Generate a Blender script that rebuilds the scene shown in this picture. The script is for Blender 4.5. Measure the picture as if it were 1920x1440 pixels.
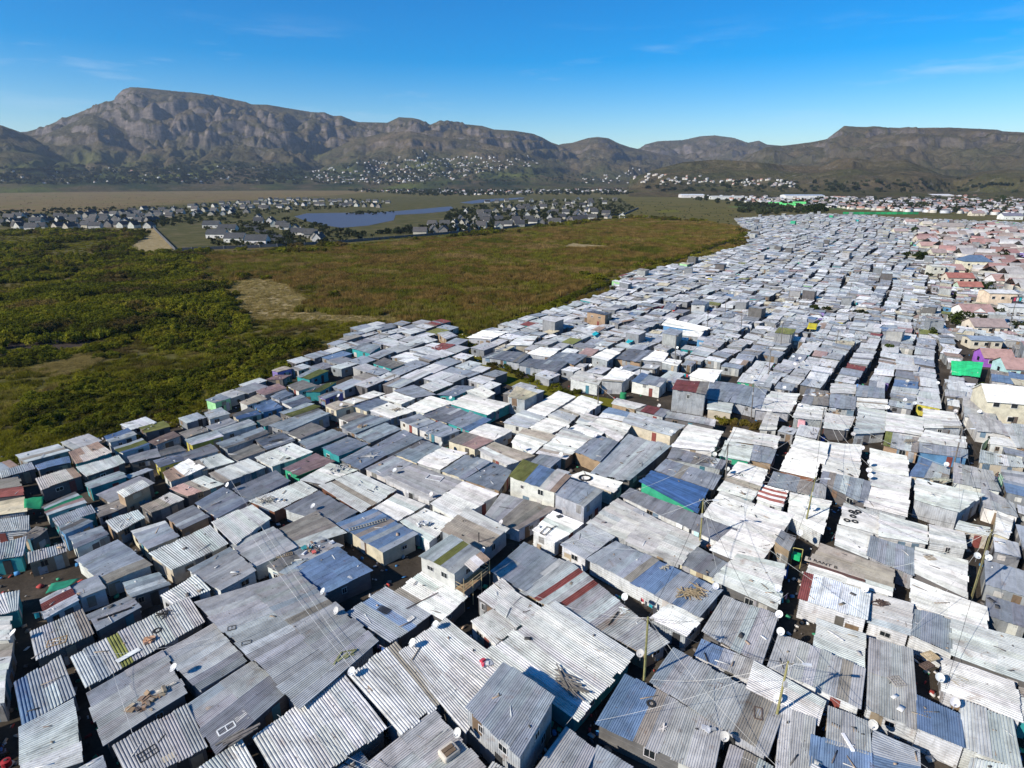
import bpy, math, random
import numpy as np
from mathutils import Vector, Matrix

for o in list(bpy.data.objects):
    bpy.data.objects.remove(o, do_unlink=True)
scene = bpy.context.scene
COL = scene.collection
R = math.radians
rng = random.Random(7)
nrng = np.random.default_rng(11)

# ------------------------------------------------------------------ camera
CAM_H = 46.0
PITCH = R(18.9)
FPX = 1120.0                      # focal length in pixels of the 1920 px wide photograph
cam_data = bpy.data.cameras.new("camera")
cam_data.sensor_fit = 'HORIZONTAL'
cam_data.sensor_width = 36.0
cam_data.lens = 36.0 * FPX / 1920.0
cam_data.clip_start = 0.5
cam_data.clip_end = 60000.0
cam = bpy.data.objects.new("camera", cam_data)
COL.objects.link(cam)
cam.location = (0, 0, CAM_H)
cam.rotation_euler = (R(90) - PITCH, 0, 0)
scene.camera = cam

# ------------------------------------------------------------------ sky and sun
SUN_EL = R(33.0)
SUN_AZ = R(239.0)                 # compass-like, clockwise from +Y: behind the camera, to its left
world = bpy.data.worlds.new("World")
scene.world = world
world.use_nodes = True
wn = world.node_tree.nodes
wl = world.node_tree.links
wn.clear()
sky = wn.new("ShaderNodeTexSky")
sky.sky_type = 'NISHITA'
sky.sun_disc = False
sky.sun_elevation = SUN_EL
sky.sun_rotation = SUN_AZ
sky.altitude = 0.0
sky.air_density = 1.0
sky.dust_density = 0.15
sky.ozone_density = 4.0
hs = wn.new("ShaderNodeHueSaturation")
hs.inputs['Saturation'].default_value = 1.66
hs.inputs['Hue'].default_value = 0.507
bg = wn.new("ShaderNodeBackground")
bg.inputs['Strength'].default_value = 0.105
wo = wn.new("ShaderNodeOutputWorld")
wl.new(sky.outputs[0], hs.inputs['Color'])
# faint cirrus
tc = wn.new("ShaderNodeTexCoord"); mp = wn.new("ShaderNodeMapping"); mp.inputs['Scale'].default_value = (2.2, 2.2, 16.0)
cn = wn.new("ShaderNodeTexNoise"); cn.inputs['Scale'].default_value = 1.6; cn.inputs['Detail'].default_value = 7; cn.inputs['Roughness'].default_value = 0.62
cr_ = wn.new("ShaderNodeValToRGB"); cr_.color_ramp.elements[0].position = 0.56; cr_.color_ramp.elements[0].color = (0, 0, 0, 1)
cr_.color_ramp.elements[1].position = 0.80; cr_.color_ramp.elements[1].color = (0.45, 0.45, 0.45, 1)
cm = wn.new("ShaderNodeMix"); cm.data_type = 'RGBA'; cm.inputs[7].default_value = (6.0, 6.6, 7.4, 1)
wl.new(tc.outputs['Generated'], mp.inputs['Vector']); wl.new(mp.outputs[0], cn.inputs['Vector']); wl.new(cn.outputs['Fac'], cr_.inputs[0])
sz = wn.new("ShaderNodeSeparateXYZ"); zr = wn.new("ShaderNodeValToRGB"); e_ = zr.color_ramp.elements
e_[0].position = 0.06; e_[0].color = (0, 0, 0, 1); e_[1].position = 0.13; e_[1].color = (1, 1, 1, 1); e2 = e_.new(0.22); e2.color = (0, 0, 0, 1)
wl.new(tc.outputs['Generated'], sz.inputs[0]); wl.new(sz.outputs['Z'], zr.inputs[0])
cx_ = wn.new("ShaderNodeMath"); cx_.operation = 'MULTIPLY'; wl.new(cr_.outputs[0], cx_.inputs[0]); wl.new(zr.outputs[0], cx_.inputs[1])
wl.new(cx_.outputs[0], cm.inputs[0]); wl.new(hs.outputs[0], cm.inputs[6]); wl.new(cm.outputs[2], bg.inputs['Color'])
wl.new(bg.outputs[0], wo.inputs[0])

sun_data = bpy.data.lights.new("sun", 'SUN')
sun_data.energy = 5.0
sun_data.angle = R(0.5)
sun_data.color = (1.0, 0.95, 0.85)
sun = bpy.data.objects.new("sun", sun_data)
COL.objects.link(sun)
to_sun = Vector((math.sin(SUN_AZ) * math.cos(SUN_EL), math.cos(SUN_AZ) * math.cos(SUN_EL), math.sin(SUN_EL)))
sun.rotation_euler = to_sun.to_track_quat('Z', 'Y').to_euler()

scene.view_settings.view_transform = 'Standard'
scene.view_settings.look = 'None'
scene.view_settings.gamma = 1.0
scene.view_settings.use_curve_mapping = False
scene.view_settings.exposure = 0.48
scene.cycles.volume_bounces = 0
scene.cycles.max_bounces = 6

# ------------------------------------------------------------------ helpers
def ray(x, y):
    a = (x - 960) / FPX; b = (720 - y) / FPX
    return np.array([a, math.cos(PITCH) + b * math.sin(PITCH), -math.sin(PITCH) + b * math.cos(PITCH)])

def un(x, y, z=0.0):
    """point of the place at height z that stands on the sight line of a photo pixel"""
    d = ray(x, y); t = (z - CAM_H) / d[2]
    return np.array([0, 0, CAM_H]) + d * t

def pr(p):
    d = np.array([p[0], p[1], p[2] - CAM_H])
    c = d[1] * math.cos(PITCH) - d[2] * math.sin(PITCH)
    u = d[1] * math.sin(PITCH) + d[2] * math.cos(PITCH)
    if c < 0.1: return (-9999, -9999)
    return 960 + FPX * d[0] / c, 720 - FPX * u / c

def azel(x, y):
    d = ray(x, y); return math.atan2(d[0], d[1]), math.atan2(d[2], math.hypot(d[0], d[1]))

def inpoly(px, py, poly):
    c = False; n = len(poly); j = n - 1
    for i in range(n):
        xi, yi = poly[i][0], poly[i][1]; xj, yj = poly[j][0], poly[j][1]
        if (yi > py) != (yj > py) and px < (xj - xi) * (py - yi) / (yj - yi) + xi:
            c = not c
        j = i
    return c

def inpoly_np(P, poly):
    x, y = P[:, 0], P[:, 1]; c = np.zeros(len(P), bool); n = len(poly); j = n - 1
    for i in range(n):
        xi, yi = poly[i][0], poly[i][1]; xj, yj = poly[j][0], poly[j][1]
        with np.errstate(divide='ignore', invalid='ignore'):
            m = ((yi > y) != (yj > y)) & (x < (xj - xi) * (y - yi) / (yj - yi + 1e-12) + xi)
        c ^= m; j = i
    return c

def link(o, parent=None):
    COL.objects.link(o)
    if parent is not None: o.parent = parent
    return o

def mk(name, verts, faces, mat, parent=None, color=None, smooth=False):
    me = bpy.data.meshes.new(name)
    me.from_pydata([tuple(map(float, v)) for v in verts], [], faces)
    if mat: me.materials.append(mat)
    if smooth: me.shade_smooth()
    o = bpy.data.objects.new(name, me)
    if color is not None: o.color = (*color[:3], 1.0)
    return link(o, parent)

def mk_np(name, V, Fq, mat, tint=None, smooth=False):
    """big mesh from numpy arrays of quads (or triangles); tint: one colour per face"""
    me = bpy.data.meshes.new(name)
    k = Fq.shape[1]
    me.vertices.add(len(V)); me.vertices.foreach_set("co", np.asarray(V, np.float32).ravel())
    me.loops.add(Fq.size); me.loops.foreach_set("vertex_index", Fq.astype(np.int32).ravel())
    me.polygons.add(len(Fq)); me.polygons.foreach_set("loop_start", np.arange(0, Fq.size, k, dtype=np.int32))
    if smooth: me.polygons.foreach_set("use_smooth", np.ones(len(Fq), bool))
    me.update(calc_edges=True)
    if tint is not None:
        a = me.attributes.new("tint", 'FLOAT_COLOR', 'CORNER')
        c = np.ones((len(Fq), k, 4), np.float32); c[:, :, :3] = np.asarray(tint, np.float32)[:, None, :]
        a.data.foreach_set("color", c.ravel())
    if mat: me.materials.append(mat)
    o = bpy.data.objects.new(name, me)
    return link(o)

def empty(name, loc):
    o = bpy.data.objects.new(name, None); o.location = tuple(map(float, loc)); o.empty_display_size = 0.3
    return link(o)

def tag(o, label=None, cat=None, group=None, kind=None):
    if label: o["label"] = label
    if cat: o["category"] = cat
    if group: o["group"] = group
    if kind: o["kind"] = kind
    return o

class MB:
    """collects simple solids in one mesh"""
    def __init__(s): s.v = []; s.f = []
    def add(s, v, f):
        b = len(s.v); s.v += [tuple(map(float, p)) for p in v]; s.f += [tuple(i + b for i in q) for q in f]
    def box(s, c, size, rot=None):
        hx, hy, hz = size[0] / 2, size[1] / 2, size[2] / 2
        P = [Vector((x, y, z)) for z in (-hz, hz) for x, y in ((-hx, -hy), (hx, -hy), (hx, hy), (-hx, hy))]
        if rot is not None: P = [rot @ p for p in P]
        s.add([(p.x + c[0], p.y + c[1], p.z + c[2]) for p in P],
              [(3, 2, 1, 0), (4, 5, 6, 7), (0, 1, 5, 4), (1, 2, 6, 5), (2, 3, 7, 6), (3, 0, 4, 7)])
    def bar(s, a, b, w, h=None):
        a = Vector(a); b = Vector(b); d = b - a; L = d.length
        if L < 1e-6: return
        q = d.to_track_quat('X', 'Z').to_matrix()
        s.box((a + b) / 2, (L, w, h or w), q)
    def tube(s, pts, r, n=6, r2=None):
        pts = [Vector(p) for p in pts]; m = len(pts); V = []; F = []
        for i, p in enumerate(pts):
            t = (pts[min(i + 1, m - 1)] - pts[max(i - 1, 0)]).normalized()
            up = Vector((0, 0, 1)) if abs(t.z) < 0.9 else Vector((1, 0, 0))
            a = t.cross(up).normalized(); b = t.cross(a)
            rr = r if r2 is None else r + (r2 - r) * i / (m - 1)
            for k in range(n):
                an = 2 * math.pi * k / n; V.append(p + a * (rr * math.cos(an)) + b * (rr * math.sin(an)))
        for i in range(m - 1):
            for k in range(n):
                F.append((i * n + k, i * n + (k + 1) % n, (i + 1) * n + (k + 1) % n, (i + 1) * n + k))
        F.append(tuple(range(n - 1, -1, -1))); F.append(tuple((m - 1) * n + k for k in range(n)))
        s.add(V, F)
    def build(s, name, mat, parent=None, color=None, smooth=False):
        return mk(name, s.v, s.f, mat, parent, color, smooth)

# value noise for terrain
def _hash(ix, iy, seed):
    n = (ix.astype(np.int64) * 374761393 + iy.astype(np.int64) * 668265263 + seed * 974711) & 0x7fffffff
    n = ((n ^ (n >> 13)) * 1274126177) & 0x7fffffff
    return ((n ^ (n >> 16)) & 0xffff) / 65535.0

def vnoise(x, y, seed=0):
    ix = np.floor(x); iy = np.floor(y); fx = x - ix; fy = y - iy
    fx = fx * fx * fx * (fx * (fx * 6 - 15) + 10); fy = fy * fy * fy * (fy * (fy * 6 - 15) + 10)
    a = _hash(ix, iy, seed); b = _hash(ix + 1, iy, seed); c = _hash(ix, iy + 1, seed); d = _hash(ix + 1, iy + 1, seed)
    return (a + (b - a) * fx) * (1 - fy) + (c + (d - c) * fx) * fy

def fbm(x, y, oct=5, seed=0, ridged=False):
    s = np.zeros_like(x); amp = 1.0; tot = 0
    for o in range(oct):
        n = vnoise(x * 2 ** o + 17.3 * o, y * 2 ** o - 9.1 * o, seed + o)
        if ridged: n = 1 - np.abs(2 * n - 1)
        s += n * amp; tot += amp; amp *= 0.5
    return s / tot

# ------------------------------------------------------------------ materials
def nodes(name):
    m = bpy.data.materials.new(name); m.use_nodes = True
    nt = m.node_tree; nt.nodes.clear()
    out = nt.nodes.new("ShaderNodeOutputMaterial"); b = nt.nodes.new("ShaderNodeBsdfPrincipled")
    nt.links.new(b.outputs[0], out.inputs[0])
    return m, nt, b

def N(nt, t, **kw):
    n = nt.nodes.new(t)
    for k, v in kw.items(): setattr(n, k, v)
    return n

def noise(nt, scale, detail=4, rough=0.55, vec=None, dist=0.0):
    n = N(nt, "ShaderNodeTexNoise"); n.inputs['Scale'].default_value = scale
    n.inputs['Detail'].default_value = detail; n.inputs['Roughness'].default_value = rough
    n.inputs['Distortion'].default_value = dist
    if vec is not None: nt.links.new(vec, n.inputs['Vector'])
    return n.outputs['Fac']

def ramp(nt, fac, stops):
    r = N(nt, "ShaderNodeValToRGB"); cr = r.color_ramp
    while len(cr.elements) < len(stops): cr.elements.new(0.5)
    for e, (p, c) in zip(cr.elements, stops):
        e.position = p; e.color = (*c, 1) if len(c) == 3 else c
    nt.links.new(fac, r.inputs[0]); return r.outputs[0]

def mix(nt, fac, a, b, mode='MIX'):
    m = N(nt, "ShaderNodeMix", data_type='RGBA', blend_type=mode)
    for sock, v in ((m.inputs[0], fac), (m.inputs[6], a), (m.inputs[7], b)):
        if hasattr(v, 'links'): nt.links.new(v, sock)
        elif isinstance(v, (int, float)): sock.default_value = v
        else: sock.default_value = (*v, 1)
    return m.outputs[2]

def pos(nt):
    return N(nt, "ShaderNodeNewGeometry").outputs['Position']

def scaled(nt, vec, s):
    m = N(nt, "ShaderNodeMapping"); m.inputs['Scale'].default_value = s
    nt.links.new(vec, m.inputs['Vector']); return m.outputs[0]

def g(v): return (v, v, v)

def tinted(name, src, metallic=0.0, rough=0.6, rust=0.0, dirt=0.35, spec=0.4, grime_scale=0.8, streak=None):
    """own colour of the object (or of the face, in joined meshes) with grime, fading and rust"""
    m, nt, b = nodes(name)
    if src == 'object': base = N(nt, "ShaderNodeObjectInfo").outputs['Color']
    else: base = N(nt, "ShaderNodeAttribute", attribute_name="tint").outputs['Color']
    p = pos(nt)
    n1 = noise(nt, grime_scale, 7, 0.62, p)
    f1 = ramp(nt, n1, [(0.30, g(1 - dirt)), (0.52, g(1.0)), (0.75, g(1.1))])
    c = mix(nt, 1.0, base, f1, 'MULTIPLY')
    nb = noise(nt, 0.22, 5, 0.6, p, 1.2)
    c = mix(nt, 1.0, c, ramp(nt, nb, [(0.36, g(0.86)), (0.5, g(1.0)), (0.64, g(1.09))]), 'MULTIPLY')
    if streak is not None:
        m1 = N(nt, "ShaderNodeMapping"); m1.inputs['Rotation'].default_value = (0, 0, R(streak)); nt.links.new(p, m1.inputs['Vector'])
        sv_ = scaled(nt, m1.outputs[0], (0.16, 2.4, 0.5))
        ns = noise(nt, 1.0, 6, 0.6, sv_)
        c = mix(nt, 1.0, c, ramp(nt, ns, [(0.32, g(0.70)), (0.46, g(0.96)), (0.6, g(1.02)), (0.74, g(1.16))]), 'MULTIPLY')
        ns2 = noise(nt, 1.7, 5, 0.6, sv_)
        c = mix(nt, ramp(nt, ns2, [(0.63, g(0)), (0.72, g(0.45))]), c, (0.20, 0.12, 0.075))
    n3 = noise(nt, 9.0, 4, 0.7, p)
    c = mix(nt, 1.0, c, ramp(nt, n3, [(0.3, g(0.86)), (0.7, g(1.08))]), 'MULTIPLY')
    if rust:
        n2 = noise(nt, 0.55, 8, 0.68, p, 0.6)
        fr = ramp(nt, n2, [(0.60, g(0)), (0.74, g(rust))])
        c = mix(nt, fr, c, (0.17, 0.085, 0.045))
        sp_ = ramp(nt, noise(nt, 2.6, 3, 0.5, p), [(0.69, g(0)), (0.73, g(0.75))])
        c = mix(nt, sp_, c, (0.10, 0.075, 0.06))
        bp = N(nt, "ShaderNodeBump"); bp.inputs['Strength'].default_value = 0.35; bp.inputs['Distance'].default_value = 0.05
        nt.links.new(noise(nt, 1.7, 3, 0.5, p), bp.inputs['Height']); nt.links.new(bp.outputs[0], b.inputs['Normal'])
    nt.links.new(c, b.inputs['Base Color'])
    b.inputs['Metallic'].default_value = metallic
    nr = ramp(nt, n1, [(0.3, g(min(1, rough + .15))), (0.7, g(rough - .05))])
    nt.links.new(nr, b.inputs['Roughness'])
    b.inputs['Specular IOR Level'].default_value = spec
    return m

M = {}
M['sheet'] = tinted('corrugated_metal', 'object', 0.0, 0.55, 0.6, 0.30, 0.2, streak=-54.0)
M['sheet_q'] = tinted('corrugated_metal_across', 'object', 0.0, 0.55, 0.6, 0.30, 0.2, streak=36.0)
M['sheet_mass'] = tinted('corrugated_metal_far', 'tint', 0.0, 0.55, 0.5, 0.25, 0.2, streak=-54.0)
M['paint'] = tinted('painted_surface', 'object', 0.0, 0.75, 0.0, 0.30)
M['paint_mass'] = tinted('painted_surface_far', 'tint', 0.0, 0.8, 0.0, 0.25)
M['wood'] = tinted('weathered_wood', 'object', 0.0, 0.85, 0.0, 0.4, 0.2, 3.0)

m, nt, b = nodes('window_glass'); b.inputs['Base Color'].default_value = (0.015, 0.018, 0.02, 1)
b.inputs['Roughness'].default_value = 0.12; M['glass'] = m
m, nt, b = nodes('black_rubber'); b.inputs['Base Color'].default_value = (0.015, 0.015, 0.015, 1)
b.inputs['Roughness'].default_value = 0.8; M['rubber'] = m

def leafmat(name, cols, big=0.03, small=0.9, transl=0.0):
    m, nt, b = nodes(name)
    p = pos(nt)
    n = noise(nt, big, 4, 0.6, p)
    c = ramp(nt, n, cols)
    oi = N(nt, "ShaderNodeObjectInfo").outputs['Random']
    c = mix(nt, 1.0, c, ramp(nt, oi, [(0.0, g(0.6)), (1.0, g(1.35))]), 'MULTIPLY')
    c = mix(nt, 1.0, c, ramp(nt, noise(nt, small, 3, .6, p), [(0.3, g(0.75)), (0.7, g(1.25))]), 'MULTIPLY')
    df = N(nt, "ShaderNodeBsdfDiffuse"); tl = N(nt, "ShaderNodeBsdfTranslucent"); ms = N(nt, "ShaderNodeMixShader"); ms.inputs[0].default_value = 0.38
    nt.links.new(c, df.inputs['Color']); nt.links.new(c, tl.inputs['Color']); nt.links.new(df.outputs[0], ms.inputs[1]); nt.links.new(tl.outputs[0], ms.inputs[2])
    nt.links.new(ms.outputs[0], nt.nodes['Material Output'].inputs[0]); nt.nodes.remove(b)
    return m
M['shrub'] = leafmat('shrub_leaves', [(0.36, (0.120, 0.085, 0.028)), (0.43, (0.062, 0.066, 0.010)), (0.50, (0.120, 0.125, 0.012)), (0.57, (0.185, 0.170, 0.016)), (0.64, (0.150, 0.105, 0.032))])
M['reed'] = leafmat('reed_blades', [(0.36, (0.105, 0.105, 0.015)), (0.44, (0.235, 0.145, 0.045)), (0.49, (0.17, 0.115, 0.030)), (0.54, (0.150, 0.145, 0.017)), (0.62, (0.25, 0.165, 0.060))], 0.018)
M['grass'] = leafmat('grass_blades', [(0.32, (0.125, 0.088, 0.034)), (0.45, (0.125, 0.112, 0.014)), (0.55, (0.190, 0.175, 0.016)), (0.68, (0.22, 0.165, 0.055))], 0.05)
M['straw'] = leafmat('dry_grass_blades', [(0.35, (0.24, 0.18, 0.055)), (0.6, (0.36, 0.28, 0.11))], 0.05)
M['tree'] = leafmat('tree_leaves', [(0.35, (0.022, 0.034, 0.010)), (0.65, (0.050, 0.065, 0.014))])
M['fartree'] = leafmat('far_tree_leaves', [(0.35, (0.030, 0.038, 0.020)), (0.65, (0.060, 0.068, 0.028))], 0.004)
# ------------------------------------------------------------------ ground, water, mountains
def ground_material():
    m, nt, b = nodes('veld_ground')
    p = pos(nt)
    n = noise(nt, 0.012, 7, 0.62, p, 0.8)
    c = ramp(nt, n, [(0.30, (0.075, 0.058, 0.020)), (0.42, (0.078, 0.072, 0.015)), (0.50, (0.115, 0.085, 0.032)), (0.57, (0.088, 0.082, 0.016)), (0.70, (0.15, 0.11, 0.055))])
    n2 = noise(nt, 0.15, 6, 0.7, p)
    c = mix(nt, 1.0, c, ramp(nt, n2, [(0.3, g(0.6)), (0.7, g(1.3))]), 'MULTIPLY')
    n3 = noise(nt, 0.05, 6, 0.65, p, 1.0)
    c = mix(nt, ramp(nt, n3, [(0.66, g(0)), (0.74, g(0.8))]), c, (0.23, 0.18, 0.12))
    nt.links.new(c, b.inputs['Base Color']); b.inputs['Roughness'].default_value = 0.95
    b.inputs['Specular IOR Level'].default_value = 0.1
    return m

def dirt_material(name, c0, c1, c2, big=0.15):
    m, nt, b = nodes(name)
    p = pos(nt)
    c = ramp(nt, noise(nt, big, 7, 0.65, p, 0.5), [(0.3, c0), (0.5, c1), (0.7, c2)])
    c = mix(nt, 1.0, c, ramp(nt, noise(nt, 3.0, 5, 0.7, p), [(0.3, g(0.7)), (0.7, g(1.2))]), 'MULTIPLY')
    nt.links.new(c, b.inputs['Base Color']); b.inputs['Roughness'].default_value = 0.95
    b.inputs['Specular IOR Level'].default_value = 0.1
    return m

GE = 12500.0
go = mk('ground', [(-GE, -400, 0), (GE, -400, 0), (GE, 11500, 0), (-GE, 11500, 0)], [(0, 1, 2, 3)], ground_material())
tag(go, kind='structure')

def sheet(name, px, z, mat, kind='structure', smooth_edges=3, jit=0.0):
    """flat patch of ground whose outline is given by photo pixels"""
    P = [un(x, y, z) for x, y in px]
    # densify with a bit of irregularity
    Q = []
    n = len(P)
    for i in range(n):
        a, b_ = P[i], P[(i + 1) % n]
        for k in range(smooth_edges):
            t = k / smooth_edges; q = a + (b_ - a) * t
            j = jit * math.hypot(q[0], q[1])
            Q.append((q[0] + rng.uniform(-j, j), q[1] + rng.uniform(-j, j), z))
    o = mk(name, Q, [tuple(range(len(Q)))], mat)
    tag(o, kind=kind); return o

SETTLE_PX = [(-600, 1000), (-120, 930), (0, 893), (130, 852), (205, 815), (330, 797), (385, 770), (520, 705), (620, 668), (640, 640),
             (700, 618), (850, 612), (872, 640), (888, 640), (920, 625), (1050, 588), (1150, 553), (1160, 522), (1300, 494), (1395, 464),
             (1402, 434), (1378, 412), (1560, 402), (1700, 412), (1925, 420), (2300, 440), (2600, 500)]
SETTLE = [un(x, y)[:2] for x, y in SETTLE_PX] + [np.array((260., -20.)), np.array((-200., -20.))]
M['dirt'] = dirt_material('trodden_dirt', (0.026, 0.021, 0.016), (0.050, 0.040, 0.030), (0.10, 0.08, 0.06))
so = mk('settlement_dirt', [(p[0], p[1], 0.02) for p in SETTLE], [tuple(range(len(SETTLE) - 1, -1, -1))], M['dirt'])
tag(so, kind='structure')

M['sand'] = dirt_material('pale_sand', (0.17, 0.13, 0.05), (0.26, 0.195, 0.09), (0.36, 0.28, 0.16), 0.3)
M['lawn'] = dirt_material('bright_sedge', (0.085, 0.085, 0.008), (0.125, 0.115, 0.010), (0.10, 0.09, 0.02), 0.05)
M['heath'] = dirt_material('brown_heath', (0.085, 0.058, 0.024), (0.165, 0.115, 0.048), (0.085, 0.092, 0.018), 0.014)
M['olive'] = dirt_material('olive_marsh', (0.060, 0.052, 0.014), (0.105, 0.088, 0.018), (0.125, 0.090, 0.032), 0.022)
M['asphalt'] = dirt_material('asphalt', (0.045, 0.045, 0.045), (0.06, 0.06, 0.06), (0.08, 0.08, 0.078), 0.3)
sheet('heath_field', [(-400, 352), (150, 348), (520, 350), (760, 352), (640, 366), (480, 374), (330, 382), (150, 398), (-400, 404)], 0.10, M['heath'], jit=0.01)
sheet('sedge_meadow', [(1130, 372), (1250, 368), (1330, 372), (1400, 384), (1380, 405), (1385, 430), (1240, 470), (1100, 470), (1000, 440), (1180, 408)], 0.06, M['olive'], jit=0.01)
sheet('sedge_patch', [(745, 478), (800, 468), (900, 464), (985, 462), (930, 474), (850, 481), (780, 484)], 0.08, M['lawn'], jit=0.012)
sheet('sedge_patch', [(1230, 395), (1265, 393), (1280, 397), (1240, 399)], 0.10, M['lawn'], jit=0.004)
sheet('sand_patch', [(398, 565), (430, 535), (480, 522), (545, 535), (570, 560), (555, 585), (600, 590), (690, 593), (760, 600), (730, 612), (650, 604), (540, 600), (470, 603), (455, 585)], 0.05, M['sand'], jit=0.012)
sheet('sand_patch', [(62, 690), (100, 678), (165, 668), (180, 676), (150, 692), (105, 703)], 0.05, M['sand'], jit=0.01)
sheet('sandy_track', [(245, 465), (285, 432), (300, 428), (330, 470), (318, 474), (270, 478)], 0.05, M['sand'], jit=0.004)
sheet('sandy_track', [(1050, 462), (1075, 456), (1140, 461), (1138, 465), (1080, 465)], 0.09, M['sand'], jit=0.006)
sheet('track', [(-200, 436), (150, 430), (290, 429), (290, 432), (150, 434), (-200, 441)], 0.06, M['sand'], jit=0.002)
sheet('mud_flat', [(0, 640), (120, 628), (215, 632), (150, 650), (60, 662), (0, 665)], 0.045, dirt_material('dark_mud', (0.03, 0.022, 0.018), (0.045, 0.033, 0.026), (0.06, 0.045, 0.035)), jit=0.01)
sheet('estate_lawn', [(-300, 428), (0, 426), (285, 424), (329, 470), (520, 463), (830, 441), (1100, 412), (1172, 402), (1196, 392), (1160, 370), (980, 366), (700, 370), (430, 378), (200, 395), (-300, 415)], 0.12,
      dirt_material('estate_lawn', (0.045, 0.046, 0.012), (0.075, 0.068, 0.018), (0.13, 0.10, 0.05), 0.06), jit=0.0)
sheet('estate_road', [(452, 421), (475, 421), (560, 453), (530, 459)], 0.2, M['asphalt'])
sheet('sports_field', [(1360, 387), (1560, 384), (1925, 390), (1925, 397), (1560, 393), (1400, 392)], 0.12, dirt_material('sports_grass', (0.06, 0.09, 0.02), (0.09, 0.13, 0.03), (0.12, 0.14, 0.05), 0.02), jit=0.003)
sheet('path_grass', [(852, 604), (872, 622), (893, 660), (960, 702), (1080, 737), (1165, 752), (1160, 765), (1060, 752), (930, 716), (882, 680), (858, 630)], 0.045, M['lawn'], jit=0.003)
sheet('street', [(1845, 505), (1925, 520), (1925, 545), (1880, 525)], 0.05, M['asphalt'])

sheet('drain_channel', [(1372, 447), (1382, 453), (1300, 483), (1235, 507), (1150, 537), (1085, 562), (1010, 596), (945, 620), (935, 606), (1000, 580), (1080, 546), (1150, 522), (1235, 494), (1300, 472)], 0.05, dirt_material('drain_mud', (0.015, 0.014, 0.008), (0.025, 0.022, 0.012), (0.03, 0.028, 0.014)), jit=0.002)
# lake
m, nt, b = nodes('lake_water'); b.inputs['Base Color'].default_value = (0.075, 0.068, 0.085, 1); b.inputs['Roughness'].default_value = 0.35
b.inputs['Specular IOR Level'].default_value = 0.12
bp = N(nt, "ShaderNodeBump"); bp.inputs['Strength'].default_value = 0.25; bp.inputs['Distance'].default_value = 0.3
nt.links.new(noise(nt, 0.6, 3, 0.5, pos(nt)), bp.inputs['Height']); nt.links.new(bp.outputs[0], b.inputs['Normal'])
M['water'] = m
LAKE_PX = [(552, 406), (575, 400), (640, 399), (690, 399), (740, 396), (800, 391), (830, 388), (846, 387), (850, 391),
           (838, 396), (800, 400), (742, 403), (738, 413), (690, 423), (640, 427), (600, 421), (570, 413)]
sheet('lake', LAKE_PX, 0.25, M['water'], smooth_edges=2)
sheet('pond', [(862, 380), (900, 374), (985, 370), (975, 373), (930, 377), (885, 382)], 0.25, M['water'], smooth_edges=2)

# mountains: one terrain sheet, several ranges
SKY_MAIN = [(-300, 262), (-120, 255), (50, 246), (83, 237), (110, 225), (153, 208), (187, 193), (213, 187), (218, 178), (230, 167), (245, 162), (277, 164), (320, 169), (367, 173),
            (410, 180), (460, 190), (473, 195), (500, 195), (540, 202), (583, 209), (610, 211), (625, 217), (640, 216), (660, 225), (673, 228), (727, 229),
            (747, 219), (773, 220), (787, 223), (807, 233), (825, 225), (847, 229), (873, 232), (903, 235), (927, 242), (963, 244), (1000, 250), (1017, 257),
            (1033, 266), (1060, 275), (1120, 290), (1200, 310), (1300, 334)]
SKY_MID = [(930, 330), (1000, 290), (1033, 276), (1053, 269), (1073, 267), (1103, 258), (1120, 256), (1140, 258), (1160, 268), (1180, 275), (1230, 286), (1300, 300), (1400, 330)]
SKY_FAR = [(1080, 320), (1150, 290), (1200, 277), (1210, 270), (1233, 264), (1280, 262), (1313, 255), (1340, 253), (1377, 258), (1403, 267), (1423, 263), (1437, 270), (1480, 274), (1600, 300), (1700, 330)]
SKY_RIGHT = [(1330, 330), (1400, 292), (1437, 275), (1480, 271), (1520, 266), (1550, 260), (1567, 247), (1583, 235), (1613, 237), (1660, 238), (1707, 239), (1780, 238), (1870, 242), (1880, 245), (1920, 247), (2100, 252), (2300, 262)]
SKY_LEFT = [(-300, 215), (-100, 222), (0, 233), (20, 240), (50, 251), (70, 262), (90, 277), (130, 300), (200, 325), (250, 334)]
SKY_FOOT = [(1180, 334), (1230, 316), (1280, 303), (1340, 298), (1400, 301), (1480, 309), (1540, 311), (1570, 298), (1600, 294), (1640, 301), (1700, 299), (1730, 311), (1770, 327), (1800, 330), (1850, 319), (1890, 316), (1920, 318), (2100, 315), (2300, 320)]
SKY_SPUR = [(60, 262), (110, 240), (150, 222), (175, 214), (200, 224), (230, 246), (280, 275), (340, 300), (420, 325), (470, 334)]
SKY_SPUR2 = [(540, 330), (600, 290), (660, 262), (720, 248), (770, 245), (820, 256), (880, 262), (940, 275), (1000, 290), (1080, 318), (1120, 332)]
# range: skyline, distance of the crest, distance of the foot, cliff share, depth behind
RANGES = [(SKY_MAIN, 5600., 2900., 0.8, 2500.), (SKY_MID, 6200., 3400., 0.2, 1500.), (SKY_FAR, 7600., 5200., 0.5, 1500.), (SKY_RIGHT, 5000., 2500., 0.6, 2500.),
          (SKY_LEFT, 4300., 2900., 0.2, 1500.), (SKY_FOOT, 2700., 1750., 0.25, 900.), (SKY_SPUR, 4700., 2900., 0.3, 900.), (SKY_SPUR2, 4500., 2800., 0.15, 900.)]
_R = []
for sk, rc, rf, cl, wb in RANGES:
    A = []
    for x, y in sk:
        a, e = azel(x, y); A.append((a, max(-2.0, CAM_H + rc * math.tan(e))))
    A.sort(); _R.append((np.array([q[0] for q in A]), np.array([q[1] for q in A]), rc, rf, cl, wb))

def smooth(t): t = np.clip(t, 0, 1); return t * t * (3 - 2 * t)

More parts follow.
